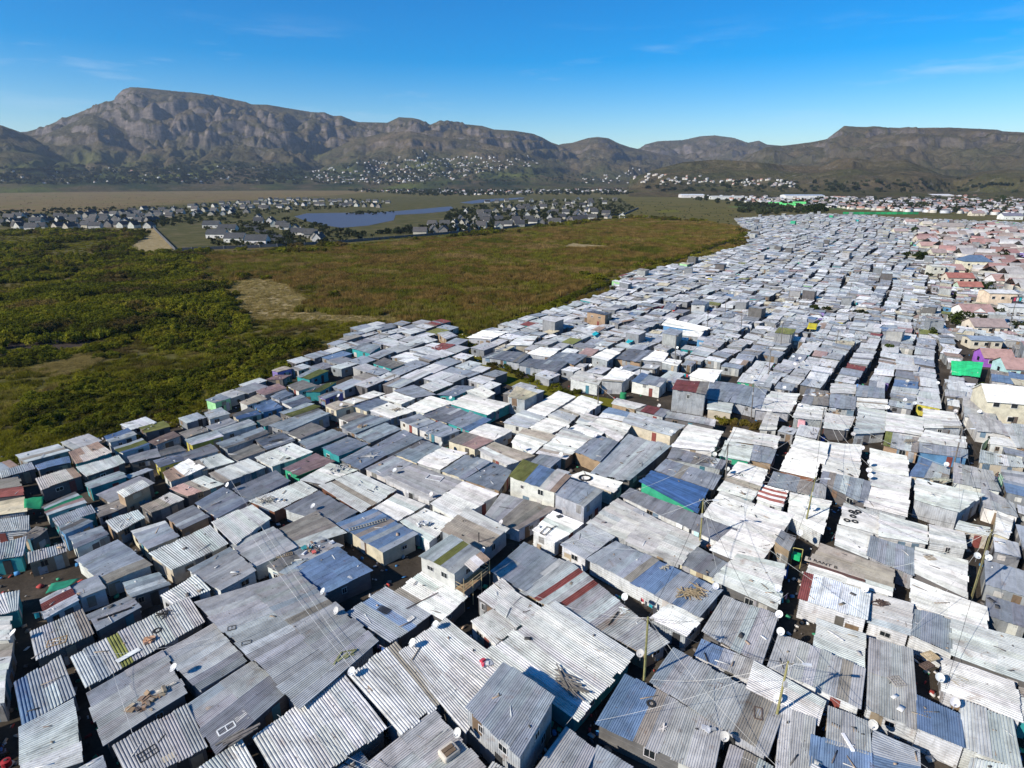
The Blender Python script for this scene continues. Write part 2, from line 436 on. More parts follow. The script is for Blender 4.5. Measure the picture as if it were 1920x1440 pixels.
def terrain(x, y):
    az = np.arctan2(x, y); r = np.hypot(x, y)
    h = np.full_like(x, -4.0)
    n_big = fbm(x / 700, y / 700, 5, 3)
    gul = fbm(x / 420 + 0.6 * n_big, y / 420, 5, 9, ridged=True)
    gul2 = fbm(x / 150, y / 150, 4, 31, ridged=True)
    fine = fbm(x / 90, y / 90, 4, 21)
    for i, (aa, hh, rc, rf, cl, wb) in enumerate(_R):
        A = np.interp(az, aa, hh, left=-30, right=-30)
        rcv = rc * (1 + 0.10 * (vnoise(az * 14 + 3 * i, az * 0 + 5.5, 40 + i) - 0.5))
        A = np.where(A > 0, (A - CAM_H) * rcv / rc + CAM_H, A)
        t = (r - rf) / (rcv - rf)
        # foot slopes, cliff band, shoulder
        s = 0.58 * np.clip(t, 0, 1) ** 1.35 + 0.42 * np.clip(t, 0, 1)
        band = 0.62 + 0.10 * (n_big - 0.5)
        cliff = 0.80 * smooth((t - band) / 0.10) + 0.20 * np.clip(t, 0, 1)
        low = 0.62 * np.clip(t / 0.66, 0, 1) ** 1.25
        s2 = np.where(t < band, low, np.maximum(low, 0.62 + 0.38 * np.clip((t - band) / (1 - band), 0, 1) ** 0.55))
        s = s * (1 - cl) + s2 * cl
        hi = A * s
        stp = 75.0 + 30 * (n_big - 0.5)
        kk = (hi + 40 * (fine - 0.5)) / stp; ff = kk - np.floor(kk)
        ter = (np.floor(kk) + smooth((ff - 0.45) / 0.22)) * stp - 40 * (fine - 0.5)
        wt = smooth((t - 0.38) / 0.25) * smooth((0.985 - t) / 0.06) * (0.35 + 0.6 * cl)
        hi = hi * (1 - wt) + np.minimum(ter, A) * wt
        damp = np.clip(1 - t, 0, 1) ** 0.45 * smooth((t - 0.12) / 0.4)
        hi = hi - A * 0.50 * damp * np.clip(gul - 0.42, 0, 1) * 1.3
        hi = hi - A * 0.16 * damp * np.clip(gul2 - 0.45, 0, 1) * 1.6
        hi = hi + A * 0.05 * (fine - 0.5) * damp * 2.0
        hi = hi + A * 0.012 * (fine - 0.5) * smooth(t * 2)
        back = np.clip((r - rcv) / wb, 0, 1)
        hi = np.where(t > 1, A * (1 - smooth(back) * 0.9), hi)
        hi = np.where((t < 0) | (A <= 0), -4, hi - 2.5)
        h = np.maximum(h, hi)
    return h

na, nr = 1150, 420
AZ = np.linspace(R(-50), R(50), na)
RR = 1700 * (8800 / 1700) ** np.linspace(0, 1, nr)
A2, R2 = np.meshgrid(AZ, RR)
X = R2 * np.sin(A2); Y = R2 * np.cos(A2)
Z = terrain(X, Y)
V = np.stack([X, Y, Z], -1).reshape(-1, 3)
idx = np.arange(na * nr).reshape(nr, na)
Q = np.stack([idx[:-1, :-1], idx[:-1, 1:], idx[1:, 1:], idx[1:, :-1]], -1).reshape(-1, 4)
keep = (Z.reshape(-1)[Q] > -3.9).any(1)
Q = Q[keep]

def mountain_material():
    m, nt, b = nodes('fynbos_and_rock')
    p = pos(nt)
    geo = N(nt, "ShaderNodeNewGeometry")
    sx = N(nt, "ShaderNodeSeparateXYZ"); nt.links.new(geo.outputs['Normal'], sx.inputs[0])
    sp = N(nt, "ShaderNodeSeparateXYZ"); nt.links.new(geo.outputs['Position'], sp.inputs[0])
    n1 = noise(nt, 0.0016, 8, 0.65, p, 0.6)
    veg = ramp(nt, n1, [(0.30, (0.045, 0.042, 0.020)), (0.45, (0.100, 0.076, 0.042)), (0.55, (0.066, 0.058, 0.028)), (0.70, (0.150, 0.108, 0.066))])
    n2 = noise(nt, 0.02, 6, 0.7, p)
    veg = mix(nt, 1.0, veg, ramp(nt, n2, [(0.3, g(0.65)), (0.7, g(1.3))]), 'MULTIPLY')
    rock = ramp(nt, noise(nt, 0.012, 9, 0.75, scaled(nt, p, (1, 1, 4))), [(0.3, (0.055, 0.048, 0.045)), (0.5, (0.13, 0.108, 0.095)), (0.7, (0.25, 0.20, 0.17))])
    st = N(nt, "ShaderNodeMath", operation='ADD'); nt.links.new(sx.outputs['Z'], st.inputs[0])
    k = N(nt, "ShaderNodeMath", operation='MULTIPLY'); nt.links.new(noise(nt, 0.012, 7, 0.7, p), k.inputs[0]); k.inputs[1].default_value = 0.75
    nt.links.new(k.outputs[0], st.inputs[1])
    fr = ramp(nt, st.outputs[0], [(0.0, g(1)), (0.55, g(1)), (1.0, g(0))])
    mr = N(nt, "ShaderNodeMapRange"); nt.links.new(st.outputs[0], mr.inputs[0])
    mr.inputs[1].default_value = 1.02; mr.inputs[2].default_value = 1.18; mr.inputs[3].default_value = 0.9; mr.inputs[4].default_value = 0.0
    # scattered boulders
    vo = N(nt, "ShaderNodeTexNoise"); vo.inputs['Scale'].default_value = 0.05; vo.inputs['Detail'].default_value = 5; nt.links.new(p, vo.inputs['Vector'])
    bo = ramp(nt, vo.outputs['Fac'], [(0.60, g(0)), (0.68, g(0.7))])
    nz = ramp(nt, noise(nt, 0.0011, 4, .6, p), [(0.42, g(0)), (0.6, g(1))])
    bo = mix(nt, 1.0, bo, nz, 'MULTIPLY')
    hz_ = N(nt, "ShaderNodeMapRange"); nt.links.new(sp.outputs['Z'], hz_.inputs[0]); hz_.inputs[1].default_value = 120; hz_.inputs[2].default_value = 330
    rk = mix(nt, 1.0, mr.outputs[0], hz_.outputs[0], 'MULTIPLY')
    c = mix(nt, rk, veg, rock)
    c = mix(nt, bo, c, (0.21, 0.185, 0.165))
    # plantations and bush on the low foot slopes
    lz = N(nt, "ShaderNodeMapRange"); nt.links.new(sp.outputs['Z'], lz.inputs[0]); lz.inputs[1].default_value = 70; lz.inputs[2].default_value = 260
    lz.inputs[3].default_value = 1; lz.inputs[4].default_value = 0
    nf = ramp(nt, noise(nt, 0.0035, 5, 0.6, p), [(0.42, g(0)), (0.55, g(1))])
    fo = mix(nt, 1.0, nf, lz.outputs[0], 'MULTIPLY')
    lx = N(nt, "ShaderNodeMapRange"); nt.links.new(sp.outputs['X'], lx.inputs[0]); lx.inputs[1].default_value = 0; lx.inputs[2].default_value = 900
    lx.inputs[3].default_value = 1; lx.inputs[4].default_value = 0.25
    fo = mix(nt, 1.0, fo, lx.outputs[0], 'MULTIPLY')
    green = ramp(nt, noise(nt, 0.0028, 3, .5, p), [(0.38, (0.024, 0.034, 0.018)), (0.50, (0.045, 0.055, 0.022)), (0.62, (0.095, 0.105, 0.030))])
    c = mix(nt, fo, c, green)
    nt.links.new(c, b.inputs['Base Color']); b.inputs['Roughness'].default_value = 1.0
    b.inputs['Specular IOR Level'].default_value = 0.0
    bp = N(nt, "ShaderNodeBump"); bp.inputs['Strength'].default_value = 1.0; bp.inputs['Distance'].default_value = 22.0
    nt.links.new(noise(nt, 0.03, 6, 0.7, p), bp.inputs['Height']); nt.links.new(bp.outputs[0], b.inputs['Normal'])
    return m
mo = mk_np('mountains', V, Q, mountain_material(), smooth=True)
tag(mo, kind='structure')
# ------------------------------------------------------------------ the shacks
# one line per shack: photo tile, roof corners clockwise from the left one, rib direction (p: along first edge, q: along second),
# roof colours in order, [z=roof height] [w=wall kind] ; landmark phrase ; own label
TILES = {'G1': (0, 1080, 4), 'G2': (480, 1080, 4), 'G3': (960, 1080, 4), 'G4': (1440, 1080, 4), 'H1': (0, 720, 4), 'H2': (480, 720, 4), 'H3': (960, 720, 4),
         'H4': (1440, 720, 4), 'A': (0, 960, 3), 'B': (640, 960, 3), 'C': (1280, 960, 3), 'D': (0, 600, 3), 'E': (640, 600, 3), 'F': (1280, 600, 3), 'Z': (1100, 520, 6), 'Y': (1660, 620, 7.385)}
DATA = """
G2 -425,205 290,-10 880,495 340,950 p g z=3.0 w=v ; big wire-crossed roof ; very large shack roof of fine grey sheets crossed by white wires
G1 310,180 510,80 590,185 345,320 p WRRWW z=2.5 w=e ; red-and-white banded roof ; small shack with broad red band across a white roof
G1 505,85 720,0 790,95 600,170 p b z=2.5 w=e
G1 235,425 615,260 695,430 280,625 q g z=2.5 w=x ; roof with wooden frame ; striped grey shack with a broken wooden frame lying on its roof
G1 665,290 980,150 1050,240 735,410 p g z=2.4 w=x ; roof with black beam ; grey shack with a long black beam lying on its roof
G1 925,55 1180,-20 1270,70 990,160 p l z=2.4 w=x
G1 1210,150 1465,0 1575,110 1295,210 q w z=2.4 w=e
G1 555,605 1400,170 1515,350 665,825 q lgmggggg z=2.5 w=x ; long striped roof with green sheet ; long striped shack with green sheet and white board on its roof
G1 115,810 455,615 560,890 175,1110 q Bbgg z=2.4 w=v ; blue-tinged striped roof ; striped shack with blue-tinged sheets at upper end of its roof
G1 165,1135 545,935 605,1390 175,1530 p l z=2.5 w=x ; mint corner roof ; pale mint corrugated shack at the bottom beside the seated person
G1 670,880 1205,580 1385,885 805,1250 p g z=2.5 w=x ; roof with brown rubbish heap ; grey shack with a heap of brown scrap and planks on its roof
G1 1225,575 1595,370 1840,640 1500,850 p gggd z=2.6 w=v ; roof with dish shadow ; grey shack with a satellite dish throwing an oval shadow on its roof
G1 1415,970 1880,660 2165,860 1640,1320 p gggddd z=2.5 w=x ; roof with white window frame ; grey shack with white door and window frame lying on its roof
G1 860,1280 1400,985 1545,1285 1000,1560 q g z=2.4 w=x ; roof with window grille ; striped shack with black window grille and tan board on its roof
G1 1450,1480 1810,1240 1920,1440 1600,1640 q w z=2.4 w=x
G1 600,1440 770,1350 790,1440 620,1560 p b z=2.3
G1 -60,190 140,120 130,260 -20,310 q w z=2.4 w=k
G1 -80,340 70,310 65,480 -60,500 p l z=2.5
G1 -60,560 85,510 45,700 -60,760 p tl z=2.5 ; roof with pallets at left edge ; shack at left edge with timber pallets on its roof
G1 -60,790 40,700 20,950 -60,1000 p l z=2.5
G2 270,-45 600,-205 860,-35 520,130 p B z=2.7 w=x ; blue painted roof ; shack with faded blue painted roof behind the very large roof
G2 690,285 980,95 1300,285 1000,490 q bbBbb z=2.6 w=x ; slate-blue roof with mesh panel ; slate-blue shack with dark mesh panel and hollow block on its roof
G2 1050,130 1270,-40 1570,155 1390,325 q W z=2.5 w=x ; white striped roof below balcony shack ; bright striped shack just in front of the balcony shack
G2 725,765 1050,510 1390,930 1085,1175 q wwwt z=2.8 w=v ; lower wing of bright striped roof ; lower left wing of the bright striped shacks
G2 1095,590 1425,330 1850,665 1560,1150 q w z=2.9 w=v ; bright striped roof ; large bright striped shack touching the tall box shack
G2 0,1215 660,765 960,1145 250,1640 q w z=2.7 w=x ; bold striped roof at bottom ; boldly striped corrugated shack in the bottom row
G2 860,1400 1320,1035 1700,1440 1200,1800 p g z=2.6 w=x ; roof with beige box ; grey shack at bottom with a beige plastic shell on its roof
G2 620,1440 775,1320 880,1440 720,1560 p b z=2.3
G2 1580,990 1850,670 2225,920 1980,1340 p b z=4.5 w=v ; tall box shack ; tall box-shaped two-storey shack with plain blue-grey roof
B 770,480 905,380 975,445 860,545 q w z=2.6
B 865,540 965,445 1125,545 985,645 q l z=2.6
B 735,620 855,555 985,640 865,750 q w z=2.3 w=e ; roof with mossy front edge ; small bright striped shack with mossy front edge
B 840,800 1205,515 1625,800 1310,1150 q wwwwwww z=2.8 w=k ; striped roof with stick pile ; large striped shack with teal end wall and a pile of sticks
G3 90,125 430,-100 1150,490 1000,585 p llRlgRggllgtgggggg z=2.5 w=n ; patchwork roof with red strips ; long patchwork shack with two rusty red strips on its roof
G3 580,-120 790,-250 1555,105 1385,300 p bbbtBBbBb z=2.6 w=h ; blue roof with timber heap ; long blue-grey shack with a heap of split timber on its roof
G3 1045,325 1185,215 1425,325 1300,450 q W z=2.3 w=v ; little white striped roof ; little bright striped lean-to in front of the timber-heap roof
G3 1375,600 1430,480 1830,650 1780,780 p Bbg z=2.4 w=h
C 120,665 235,480 530,590 440,850 p g z=2.6 w=x
C 375,1000 415,850 785,1060 745,1195 q w z=2.6 w=h ; striped roof behind street light ; bright striped shack roof crossed by the street light shadow
G3 1055,800 1220,560 2020,993 1900,1330 p bggggggttg z=2.7 w=v ; long grey roof with window frame ; long grey shack with dark window frame and rusty end on its roof
G3 650,1110 860,750 1565,1130 1490,1490 p BBbgggg z=2.8 w=x ; blue-cornered roof with tyre ; grey shack with blue left corner and a tyre on its roof
G3 160,1480 400,1150 625,1310 450,1700 p g z=2.5 w=x
G3 570,1440 640,1280 900,1440 700,1700 p b z=2.4 w=x
G3 1590,1440 1640,1270 1950,1440 1900,1600 p gtl z=2.3
G4 235,165 280,-20 760,130 735,325 p RXXXXXX z=3.0 w=h ; white roof with red end ; shack with plain white roof and one dark red end
G4 755,350 780,140 1085,215 1050,440 q g z=2.6 w=h ; roof with dead branches ; grey shack with dead branches and bark on its roof
G4 1065,440 1075,250 1390,345 1380,585 p b z=2.6 w=h ; blue-grey upright-ribbed roof ; blue-grey shack with ribs running away, beside the long pale roof
G4 1400,600 1395,335 2050,520 2050,840 q l z=2.7 w=x
G4 1085,215 1090,30 1610,230 1625,400 q w z=2.6 w=h
G4 10,680 90,450 715,700 680,990 p g z=2.7 w=h ; roof with lamp shadow ; wide grey shack with the shadow of the street light on its roof
G4 355,540 380,330 720,440 715,700 q l z=2.5 w=x ; pale roof with white plank ; pale striped shack with a thin white plank, beside the dirt yard
G4 745,990 765,475 1080,575 1125,1140 p g z=2.7 w=h ; roof with metal grille ; long grey shack with rusty metal grille on its roof
G4 1125,1140 1115,905 1440,1050 1465,1285 p B z=2.7 w=h ; sky-blue roof ; shack with sky-blue ribbed roof between grey ones
G4 1465,1290 1450,950 1830,1090 1900,1450 p l z=2.7 w=h
G4 1330,870 1310,620 1830,800 1890,1090 q w z=2.8 w=h ; striped roof with thin poles ; wide bright striped shack with thin poles lying on its roof
G4 440,1240 455,985 755,1100 770,1340 p g z=2.6 w=y ; roof with white plank ; grey shack with white plank on its roof and yellow wall
G4 775,1440 795,1165 1130,1310 1140,1500 q Bb z=2.4 w=v ; blue striped roof ; small blue-striped shack at the bottom edge
G4 310,1440 330,1195 770,1340 775,1520 p B z=2.6
G4 60,1440 100,990 355,1090 320,1440 p bgg z=2.6
G4 1500,1470 1530,1370 1920,1450 1920,1600 p l z=2.5 w=h
G4 1900,1060 1880,840 2000,880 2000,1100 q w z=2.6 w=k
C 705,340 785,185 1170,325 1160,470 q wtt z=2.7 w=h ; roof with lettered board ; pale shack with a tan lettered board along its roof edge
C 175,385 320,245 570,300 525,545 q lw z=2.7 w=x
C 520,165 555,105 635,150 600,220 p g z=3.3 w=n ; lookout with green box ; small raised grey lookout with bright green box under it
H4 505,1210 530,1065 780,1130 745,1310 q w z=2.6
H4 545,1050 575,900 845,985 835,1130 q w z=2.6 w=h ; roof with black tyre rings ; pale shack with several black tyre rings on its roof
H4 745,1290 775,1145 1085,1240 1090,1430 p b z=2.7 w=v ; blue-grey roof by lettered board ; blue-grey upright-ribbed shack behind the lettered board
H4 835,1140 850,975 1185,1070 1185,1200 q w z=2.6 w=h
H4 1215,1190 1215,1060 1465,1120 1480,1235 q w z=2.6 w=h
H4 1105,1420 1110,1230 1480,1330 1480,1600 q w z=2.6 ; roof with tan scrap board ; wide pale shack with a tan scrap board on its roof
H4 735,920 765,775 1050,830 1035,995 q w z=2.6 w=v
H4 395,745 415,660 765,740 730,905 p b z=2.7 w=x ; blue-grey roof in pale rows ; blue-grey upright-ribbed shack among pale roofs left of three dishes
H4 410,660 430,545 685,590 670,705 q w z=2.6
H4 430,540 450,440 695,460 680,580 q w z=2.6
H4 165,525 215,395 455,450 420,600 q w z=2.6 w=x
H4 95,650 155,525 380,600 345,705 q W z=2.6 w=r ; plain white roof ; small shack with plain bright white roof over rusty wall
H4 0,760 45,660 235,710 205,810 p b z=2.5
H4 205,800 245,720 435,760 425,860 p tg z=2.5
H4 155,990 170,820 465,885 400,1120 q w z=2.6 w=h ; roof with twin dishes and pole ; pale shack with two dishes and a tall pole at its front
H4 -80,865 -40,760 145,805 105,920 q WRWRWRW z=2.5 w=h ; red-striped white roof ; small shack with thin red stripes on a white roof
H4 770,760 785,655 1060,700 1045,825 q w z=2.6
H4 770,640 775,490 1035,545 1045,690 q w z=2.6
H4 1105,865 1125,715 1600,830 1425,960 q l z=3.6 w=v ; tall ribbed shed ; tall shed with light upright-ribbed front wall and sloping roof
H4 1620,920 1600,780 1840,900 1870,1000 p g z=2.6
H4 1405,1090 1440,1030 1660,1080 1650,1140 q l z=2.5 w=c
H4 1700,1120 1720,960 1840,1010 1800,1160 q w z=2.6
H4 1395,740 1400,600 1680,660 1740,800 p g z=2.6 ; roof by green striped fence ; grey shack beside the green-and-white striped fence
H4 1050,690 1150,560 1360,640 1350,720 p Bgl z=2.5
H4 1130,430 1190,350 1470,400 1480,480 q w z=2.7
H4 1130,510 1135,440 1490,495 1490,560 p b z=2.4 w=u
H4 870,460 890,360 1130,410 1120,515 p mglt z=2.6 w=n ; roof with green corner and brush pile ; shack with moss-green corner sheet and a brush pile on its roof
H4 650,370 690,170 890,215 870,360 q l z=2.7 w=h
H4 890,350 900,220 1160,260 1150,390 q w z=2.6
H4 1180,330 1170,190 1400,220 1450,330 q w z=2.6
H4 420,330 440,220 640,250 600,350 q w z=2.6 w=x
H4 195,250 240,150 430,180 400,270 q w z=2.7 w=v ; roof over washing line ; pale shack whose washing hangs over the open yard with people
H4 -90,190 30,60 230,80 155,215 q w z=2.6 w=v
H4 -60,340 0,200 80,240 60,340 q g z=2.5
H4 250,150 290,40 450,60 450,160 p dt z=2.6 ; junk-covered roof ; dark shack roof buried under pale junk
H4 460,170 470,75 655,100 650,190 p b z=2.6
H4 470,70 480,0 655,10 650,75 q w z=2.6
H4 660,170 660,100 890,120 880,190 q w z=2.6
H4 660,90 680,10 870,40 870,110 p b z=2.7
H4 1480,240 1465,100 1680,150 1720,300 p g z=2.8 w=e ; broad flat roof with lone dish ; broad smooth grey roof with a lone dish near the cream building
H4 1570,350 1500,230 1740,280 1820,390 p g z=2.8 w=e
H4 1590,590 1600,500 1890,560 1920,630 p l z=2.6 w=o ; roof over white shopfronts ; grey shack with white doors and open shutters at right edge
H4 1670,450 1670,400 1850,420 1870,480 q w z=2.5
H4 1860,470 1760,305 1960,320 1960,500 p l z=2.7
H3 970,740 1065,660 1460,790 1365,955 q TTTT z=2.8 w=G ; blue tarpaulin roof ; shack under a big blue tarpaulin with green wall corner
H3 830,850 900,790 1660,1090 1560,1190 p d z=2.5 w=h ; long dark roof with signboards ; long dark shack with white striped wall and small signboards
H3 575,1050 800,870 1050,1000 860,1170 q g z=2.6
H3 860,1180 1050,1005 1410,1170 1250,1350 q g z=2.6 ; broad grey roof by leaning pole ; broad grey shack at the foot of the yellowish pole
H3 375,1210 590,1060 760,1150 550,1310 q b z=2.6 w=h
H3 1250,1340 1400,1230 1620,1350 1520,1460 p d z=2.5
H3 1440,990 1570,810 1810,905 1695,1095 q w z=2.7
H3 1700,1100 1840,905 2100,985 1960,1190 q w z=2.6
H3 1500,1250 1650,1100 1960,1200 1830,1380 q w z=2.6
H3 1170,560 1210,480 1600,580 1560,640 p d z=2.5
H3 1080,650 1160,570 1560,690 1500,790 p b z=2.5 w=x
H3 1205,470 1330,310 1570,360 1500,500 q w z=2.7 ; long white roof by dark lane ; long white shack on the right side of the dark lane
H3 1560,540 1610,430 1810,470 1770,580 q l z=2.6 w=G
H3 1620,430 1670,330 1830,370 1800,450 q w z=2.6
H3 1800,450 1830,370 2010,400 1970,480 q w z=2.6
H3 1780,570 1815,465 1980,500 1940,600 p b z=2.5
H3 1610,710 1700,590 1910,650 1850,790 q w z=2.6
H3 1550,800 1610,710 1850,790 1800,870 q w z=2.5
H3 605,660 870,390 1180,470 880,720 p llwwwwwwl z=2.6 w=x ; large whitewashed roof ; large whitewashed shack on the left side of the dark lane
H3 475,505 640,385 790,440 660,580 p b z=3.0 w=n ; blue-grey roof on brick house ; tan brick shack with white window and blue-grey roof
H3 -15,695 85,575 435,690 320,810 p mmmBBBrrr z=4.6 w=e ; moss, blue and rust roof ; two-storey shack with roof in moss green, blue and rust sections
H3 325,830 420,715 680,800 540,920 p b z=4.4 w=v ; tall grey box beside mossy roof ; tall bright-walled shack with dark blue-grey roof beside mossy roof
H3 430,700 540,660 825,740 745,810 q w z=2.6 ; roof with big tyre ; pale shack with a big tyre ring on its roof
H3 160,1100 310,960 530,1050 320,1190 q W z=2.7 w=h ; white roof with dark frame ; small white-roofed shack with a dark timber frame on top
E 800,1120 900,985 1195,1065 1000,1175 p gt z=2.6
B 850,330 1025,180 1250,290 1035,440 p b z=2.5 w=e ; roof shaded by balcony shack ; blue-grey shack half in the balcony shack shadow
H3 195,520 390,335 610,390 400,560 q wwwg z=2.6
H3 140,590 210,530 370,560 290,625 p b z=2.5
H3 440,340 500,300 690,360 640,410 q w z=2.6
H3 580,300 660,260 890,310 790,430 q w z=2.7
H3 0,440 90,340 320,390 150,520 q wwt z=2.6 ; white roof with tan patch ; white shack with one tan patch at its far corner
H3 140,330 260,260 420,300 300,370 q w z=2.6
H3 840,290 900,220 1275,310 1190,390 q b z=2.8 w=o
H3 -60,290 90,200 250,250 120,330 q b z=2.6 w=e
E 940,430 985,375 1100,415 1030,450 p c z=4.2 w=v ; small ribbed tower ; small tower-like shack with cream roof and ribbed walls
H3 390,180 520,90 670,140 530,240 q w z=2.6
H3 120,200 350,60 470,100 250,240 q w z=2.6
H3 270,240 370,190 500,230 420,300 q b z=2.6
H3 480,290 560,220 650,250 580,310 q g z=2.6
H3 650,250 730,180 890,220 830,280 q wB z=2.6
H3 750,150 790,110 1000,160 920,190 q g z=2.5 w=n
H3 930,200 980,160 1180,200 1130,250 p tRRg z=2.5 ; roof with red panels ; low shack with faded red panels beside the red two-storey shack
H3 1130,250 1170,210 1520,270 1510,320 p g z=2.5
H3 1205,40 1240,-25 1475,-10 1450,75 p RRRRRtt z=5.2 w=v ; red two-storey shack ; tall two-storey grey shack with red sheets on its roof
H3 1460,110 1490,-20 1700,10 1620,130 p b z=2.7 w=u
H3 1640,130 1700,10 1910,50 1860,180 p b z=2.7 w=v
H3 1470,190 1480,130 1650,150 1640,220 q l z=2.6 w=o
E 1290,330 1340,285 1480,320 1440,365 q g z=3.2 w=e ; white-walled shack by grass path ; white-walled shack with lime side wall by the grass path
E 1465,340 1540,270 1650,300 1580,350 q W z=3.6 w=h ; white roof over green tank ; white-roofed shack with ribbed front beside a green tank
E 1635,345 1690,300 1830,335 1790,375 p Bbb z=3.4 w=e
H2 615,1050 880,945 1195,1130 950,1260 p BbBtBbBb z=2.7 w=o ; blue patched roof with ladder ; cream-walled shack with ladder on blue patched roof
H2 1095,1040 1270,940 1470,1020 1300,1180 q w z=2.5 w=h ; striped roof with white junk ; striped shack with scattered white junk on its roof
H2 1320,900 1560,740 1810,830 1500,1010 q w z=2.8 w=e
H2 1395,1100 1590,935 1880,1085 1700,1240 q ttg z=3.2 w=v ; old tan roof with stovepipe ; tan weathered shack with a stovepipe on its roof
H2 1235,1290 1460,1140 1680,1265 1490,1420 p llmlg z=5.0 w=e ; balcony shack ; two-storey shack with wooden balcony, white walls and moss-streaked roof
H2 885,940 1060,830 1265,910 1050,1030 q w z=2.5
H2 970,710 1190,610 1550,740 1300,870 q d z=2.8 w=h ; large slate roof with white bars ; large slate-grey shack with white bars lying on its roof
H2 490,770 760,665 1040,795 780,955 q l z=2.7 w=r ; big mint roof ; big pale mint corrugated shack with rusty front edge
H2 220,940 470,810 750,960 590,1050 p d z=2.6 w=h ; dark roof with lone dish ; dark grey shack with a lone dish and its shadow
H2 180,1090 440,965 660,1120 310,1230 p tttl z=2.6 ; flat tan roof ; shack with flat grey-tan board roof and striped corner
H1 1130,1270 1570,1070 1700,1200 1290,1390 q l z=2.8 w=o ; boldly ribbed roof with cream wall ; boldly ribbed long shack with cream end wall
A 1065,325 1290,205 1435,330 1240,440 p g z=2.6 w=e
A 1305,190 1530,90 1660,200 1440,305 p g z=2.6
H1 1595,1040 1890,915 2020,1010 1760,1200 q l z=2.6 w=h ; plain mint roof ; plain mint-coloured shack with striped lower corner
H2 250,1240 480,1150 640,1220 400,1340 p bg z=2.5 ; roof littered with toys and crates ; blue-grey shack littered with crates and coloured scraps
H2 85,1370 270,1260 460,1310 270,1440 p tl z=2.5
D 1410,1020 1690,910 1780,960 1540,1075 q l z=2.5 w=r ; mint roof with brushwood ; pale shack with a heap of brushwood at one end
D 1315,950 1540,855 1625,910 1410,1015 p d z=2.6
D 1105,1030 1255,945 1395,1020 1225,1110 p bgb z=2.5 w=e
D 945,1110 1085,1045 1170,1110 1020,1180 p d z=2.5 w=n ; mauve-grey roof ; mauve-grey shack with one white stick on its roof
D 740,1190 920,1135 1000,1220 830,1290 p b z=2.4 w=o ; cream-walled blue-grey shack ; blue-grey shack with cream wall and junk on its roof
D 600,1135 775,1075 815,1115 660,1195 q l z=2.6 w=n
D 795,1050 955,975 1030,1010 850,1085 q tg z=2.6 w=x
D 960,950 1150,880 1255,925 1055,990 q Ptl z=2.5
D 660,970 800,905 840,935 700,1000 q l z=4.2 w=n ; narrow two-storey shack ; narrow two-storey shack with tall windows among low roofs
D 535,1060 680,1010 710,1050 560,1110 p t z=2.4 w=x
D 300,1120 510,1045 535,1085 330,1160 q b z=2.6 w=k
D 330,1165 440,1115 520,1135 365,1205 p l z=3.0 w=u ; pale box with blue wall ; pale box shack with light blue front wall
D 395,1220 560,1165 605,1210 430,1285 p l z=2.8 w=e
D 480,920 665,855 710,885 510,950 p l z=2.7 w=k ; roof over teal wall ; grey-roofed shack with teal walls among the left rows
D 205,895 410,835 455,880 235,955 q r z=2.7 w=x ; tan ribbed roof ; tan and white ribbed shack with shaded mauve wall
D 245,1050 420,970 485,1030 270,1100 p tlGPl z=2.5 w=e ; roof with green and pink patches ; pale shack with green and pink patches on its roof
D 435,830 665,765 700,805 490,880 q l z=2.7
D 390,745 550,690 625,745 430,810 q r z=2.8 w=k ; rusty roof over teal wall ; rust-streaked shack with teal walls at the veld edge
D 200,820 385,770 395,805 220,845 q B z=2.6 w=x
D 0,855 175,805 195,840 10,890 q b z=2.6 w=x ; blue-striped roof at veld edge ; blue-striped shack at the left edge beside the grass
D -50,930 95,885 110,935 -40,975 p t z=2.5
D -50,985 110,940 125,985 -50,1030 p R z=2.5 ; maroon roof ; low shack with dull maroon roof at the left edge
D -50,1080 130,1000 135,1080 -50,1140 p c z=2.5 ; cream board roof ; shack with cream board roof at the left edge beside green netting
D -60,1170 155,1105 155,1180 -40,1220 q l z=2.5
D 130,1210 200,1165 265,1180 180,1240 p t z=2.5
D -60,1360 140,1225 120,1330 -60,1400 q l z=2.7 w=k ; ribbed roof with teal wall ; ribbed shack with bright teal wall at the left edge
D 160,1310 360,1260 375,1305 165,1370 q g z=2.6 w=n
A 435,270 655,165 845,300 600,400 p bbbt z=2.5 w=e ; roof with brown boarded corner ; blue-grey shack with brown boards over its front corner
D 590,655 715,610 765,645 620,690 p Bl z=2.6 w=e ; deep blue roof at veld edge ; shack with deep blue roof at the edge of the veld
D 785,605 915,570 955,600 820,635 p m z=2.6 w=x ; mustard roof ; shack with mustard-yellow roof at the edge of the veld
D 640,720 790,670 840,700 690,750 p lmB z=2.5 w=e
D 840,685 970,630 1010,655 880,705 p r z=2.5
D 720,770 880,725 900,770 740,805 p d z=2.5 w=x
D 880,745 1000,705 1045,735 900,770 p t z=2.5
D 870,790 1020,755 1040,790 900,830 p d z=2.5 w=y
D 1020,755 1180,700 1225,740 1050,790 p d z=2.5
D 920,860 1060,785 1150,830 960,910 q rW z=2.6 w=e ; brown-and-white ribbed roof ; shack with bold brown-and-white ribbed roof
D 1095,800 1240,755 1315,800 1140,850 q l z=2.5
D 1010,635 1130,600 1170,625 1050,665 p t z=2.5
D 1045,675 1210,625 1255,655 1080,705 p l z=2.6 w=y ; roof over mustard gable ; long pale shack with mustard-yellow end wall
D 1230,690 1460,610 1510,640 1275,725 p llt z=2.6 w=v
D 1290,760 1430,700 1490,735 1340,790 p t z=2.4
D 1215,620 1390,565 1440,590 1250,645 p l z=2.5
D 1160,600 1290,555 1330,575 1200,620 p g z=2.4
D 1180,865 1395,785 1490,830 1260,915 q l z=2.5 w=v
D 1440,675 1570,630 1655,680 1500,730 p d z=2.5 ; slate roof with sticks ; slate-grey shack with a fan of sticks on its roof
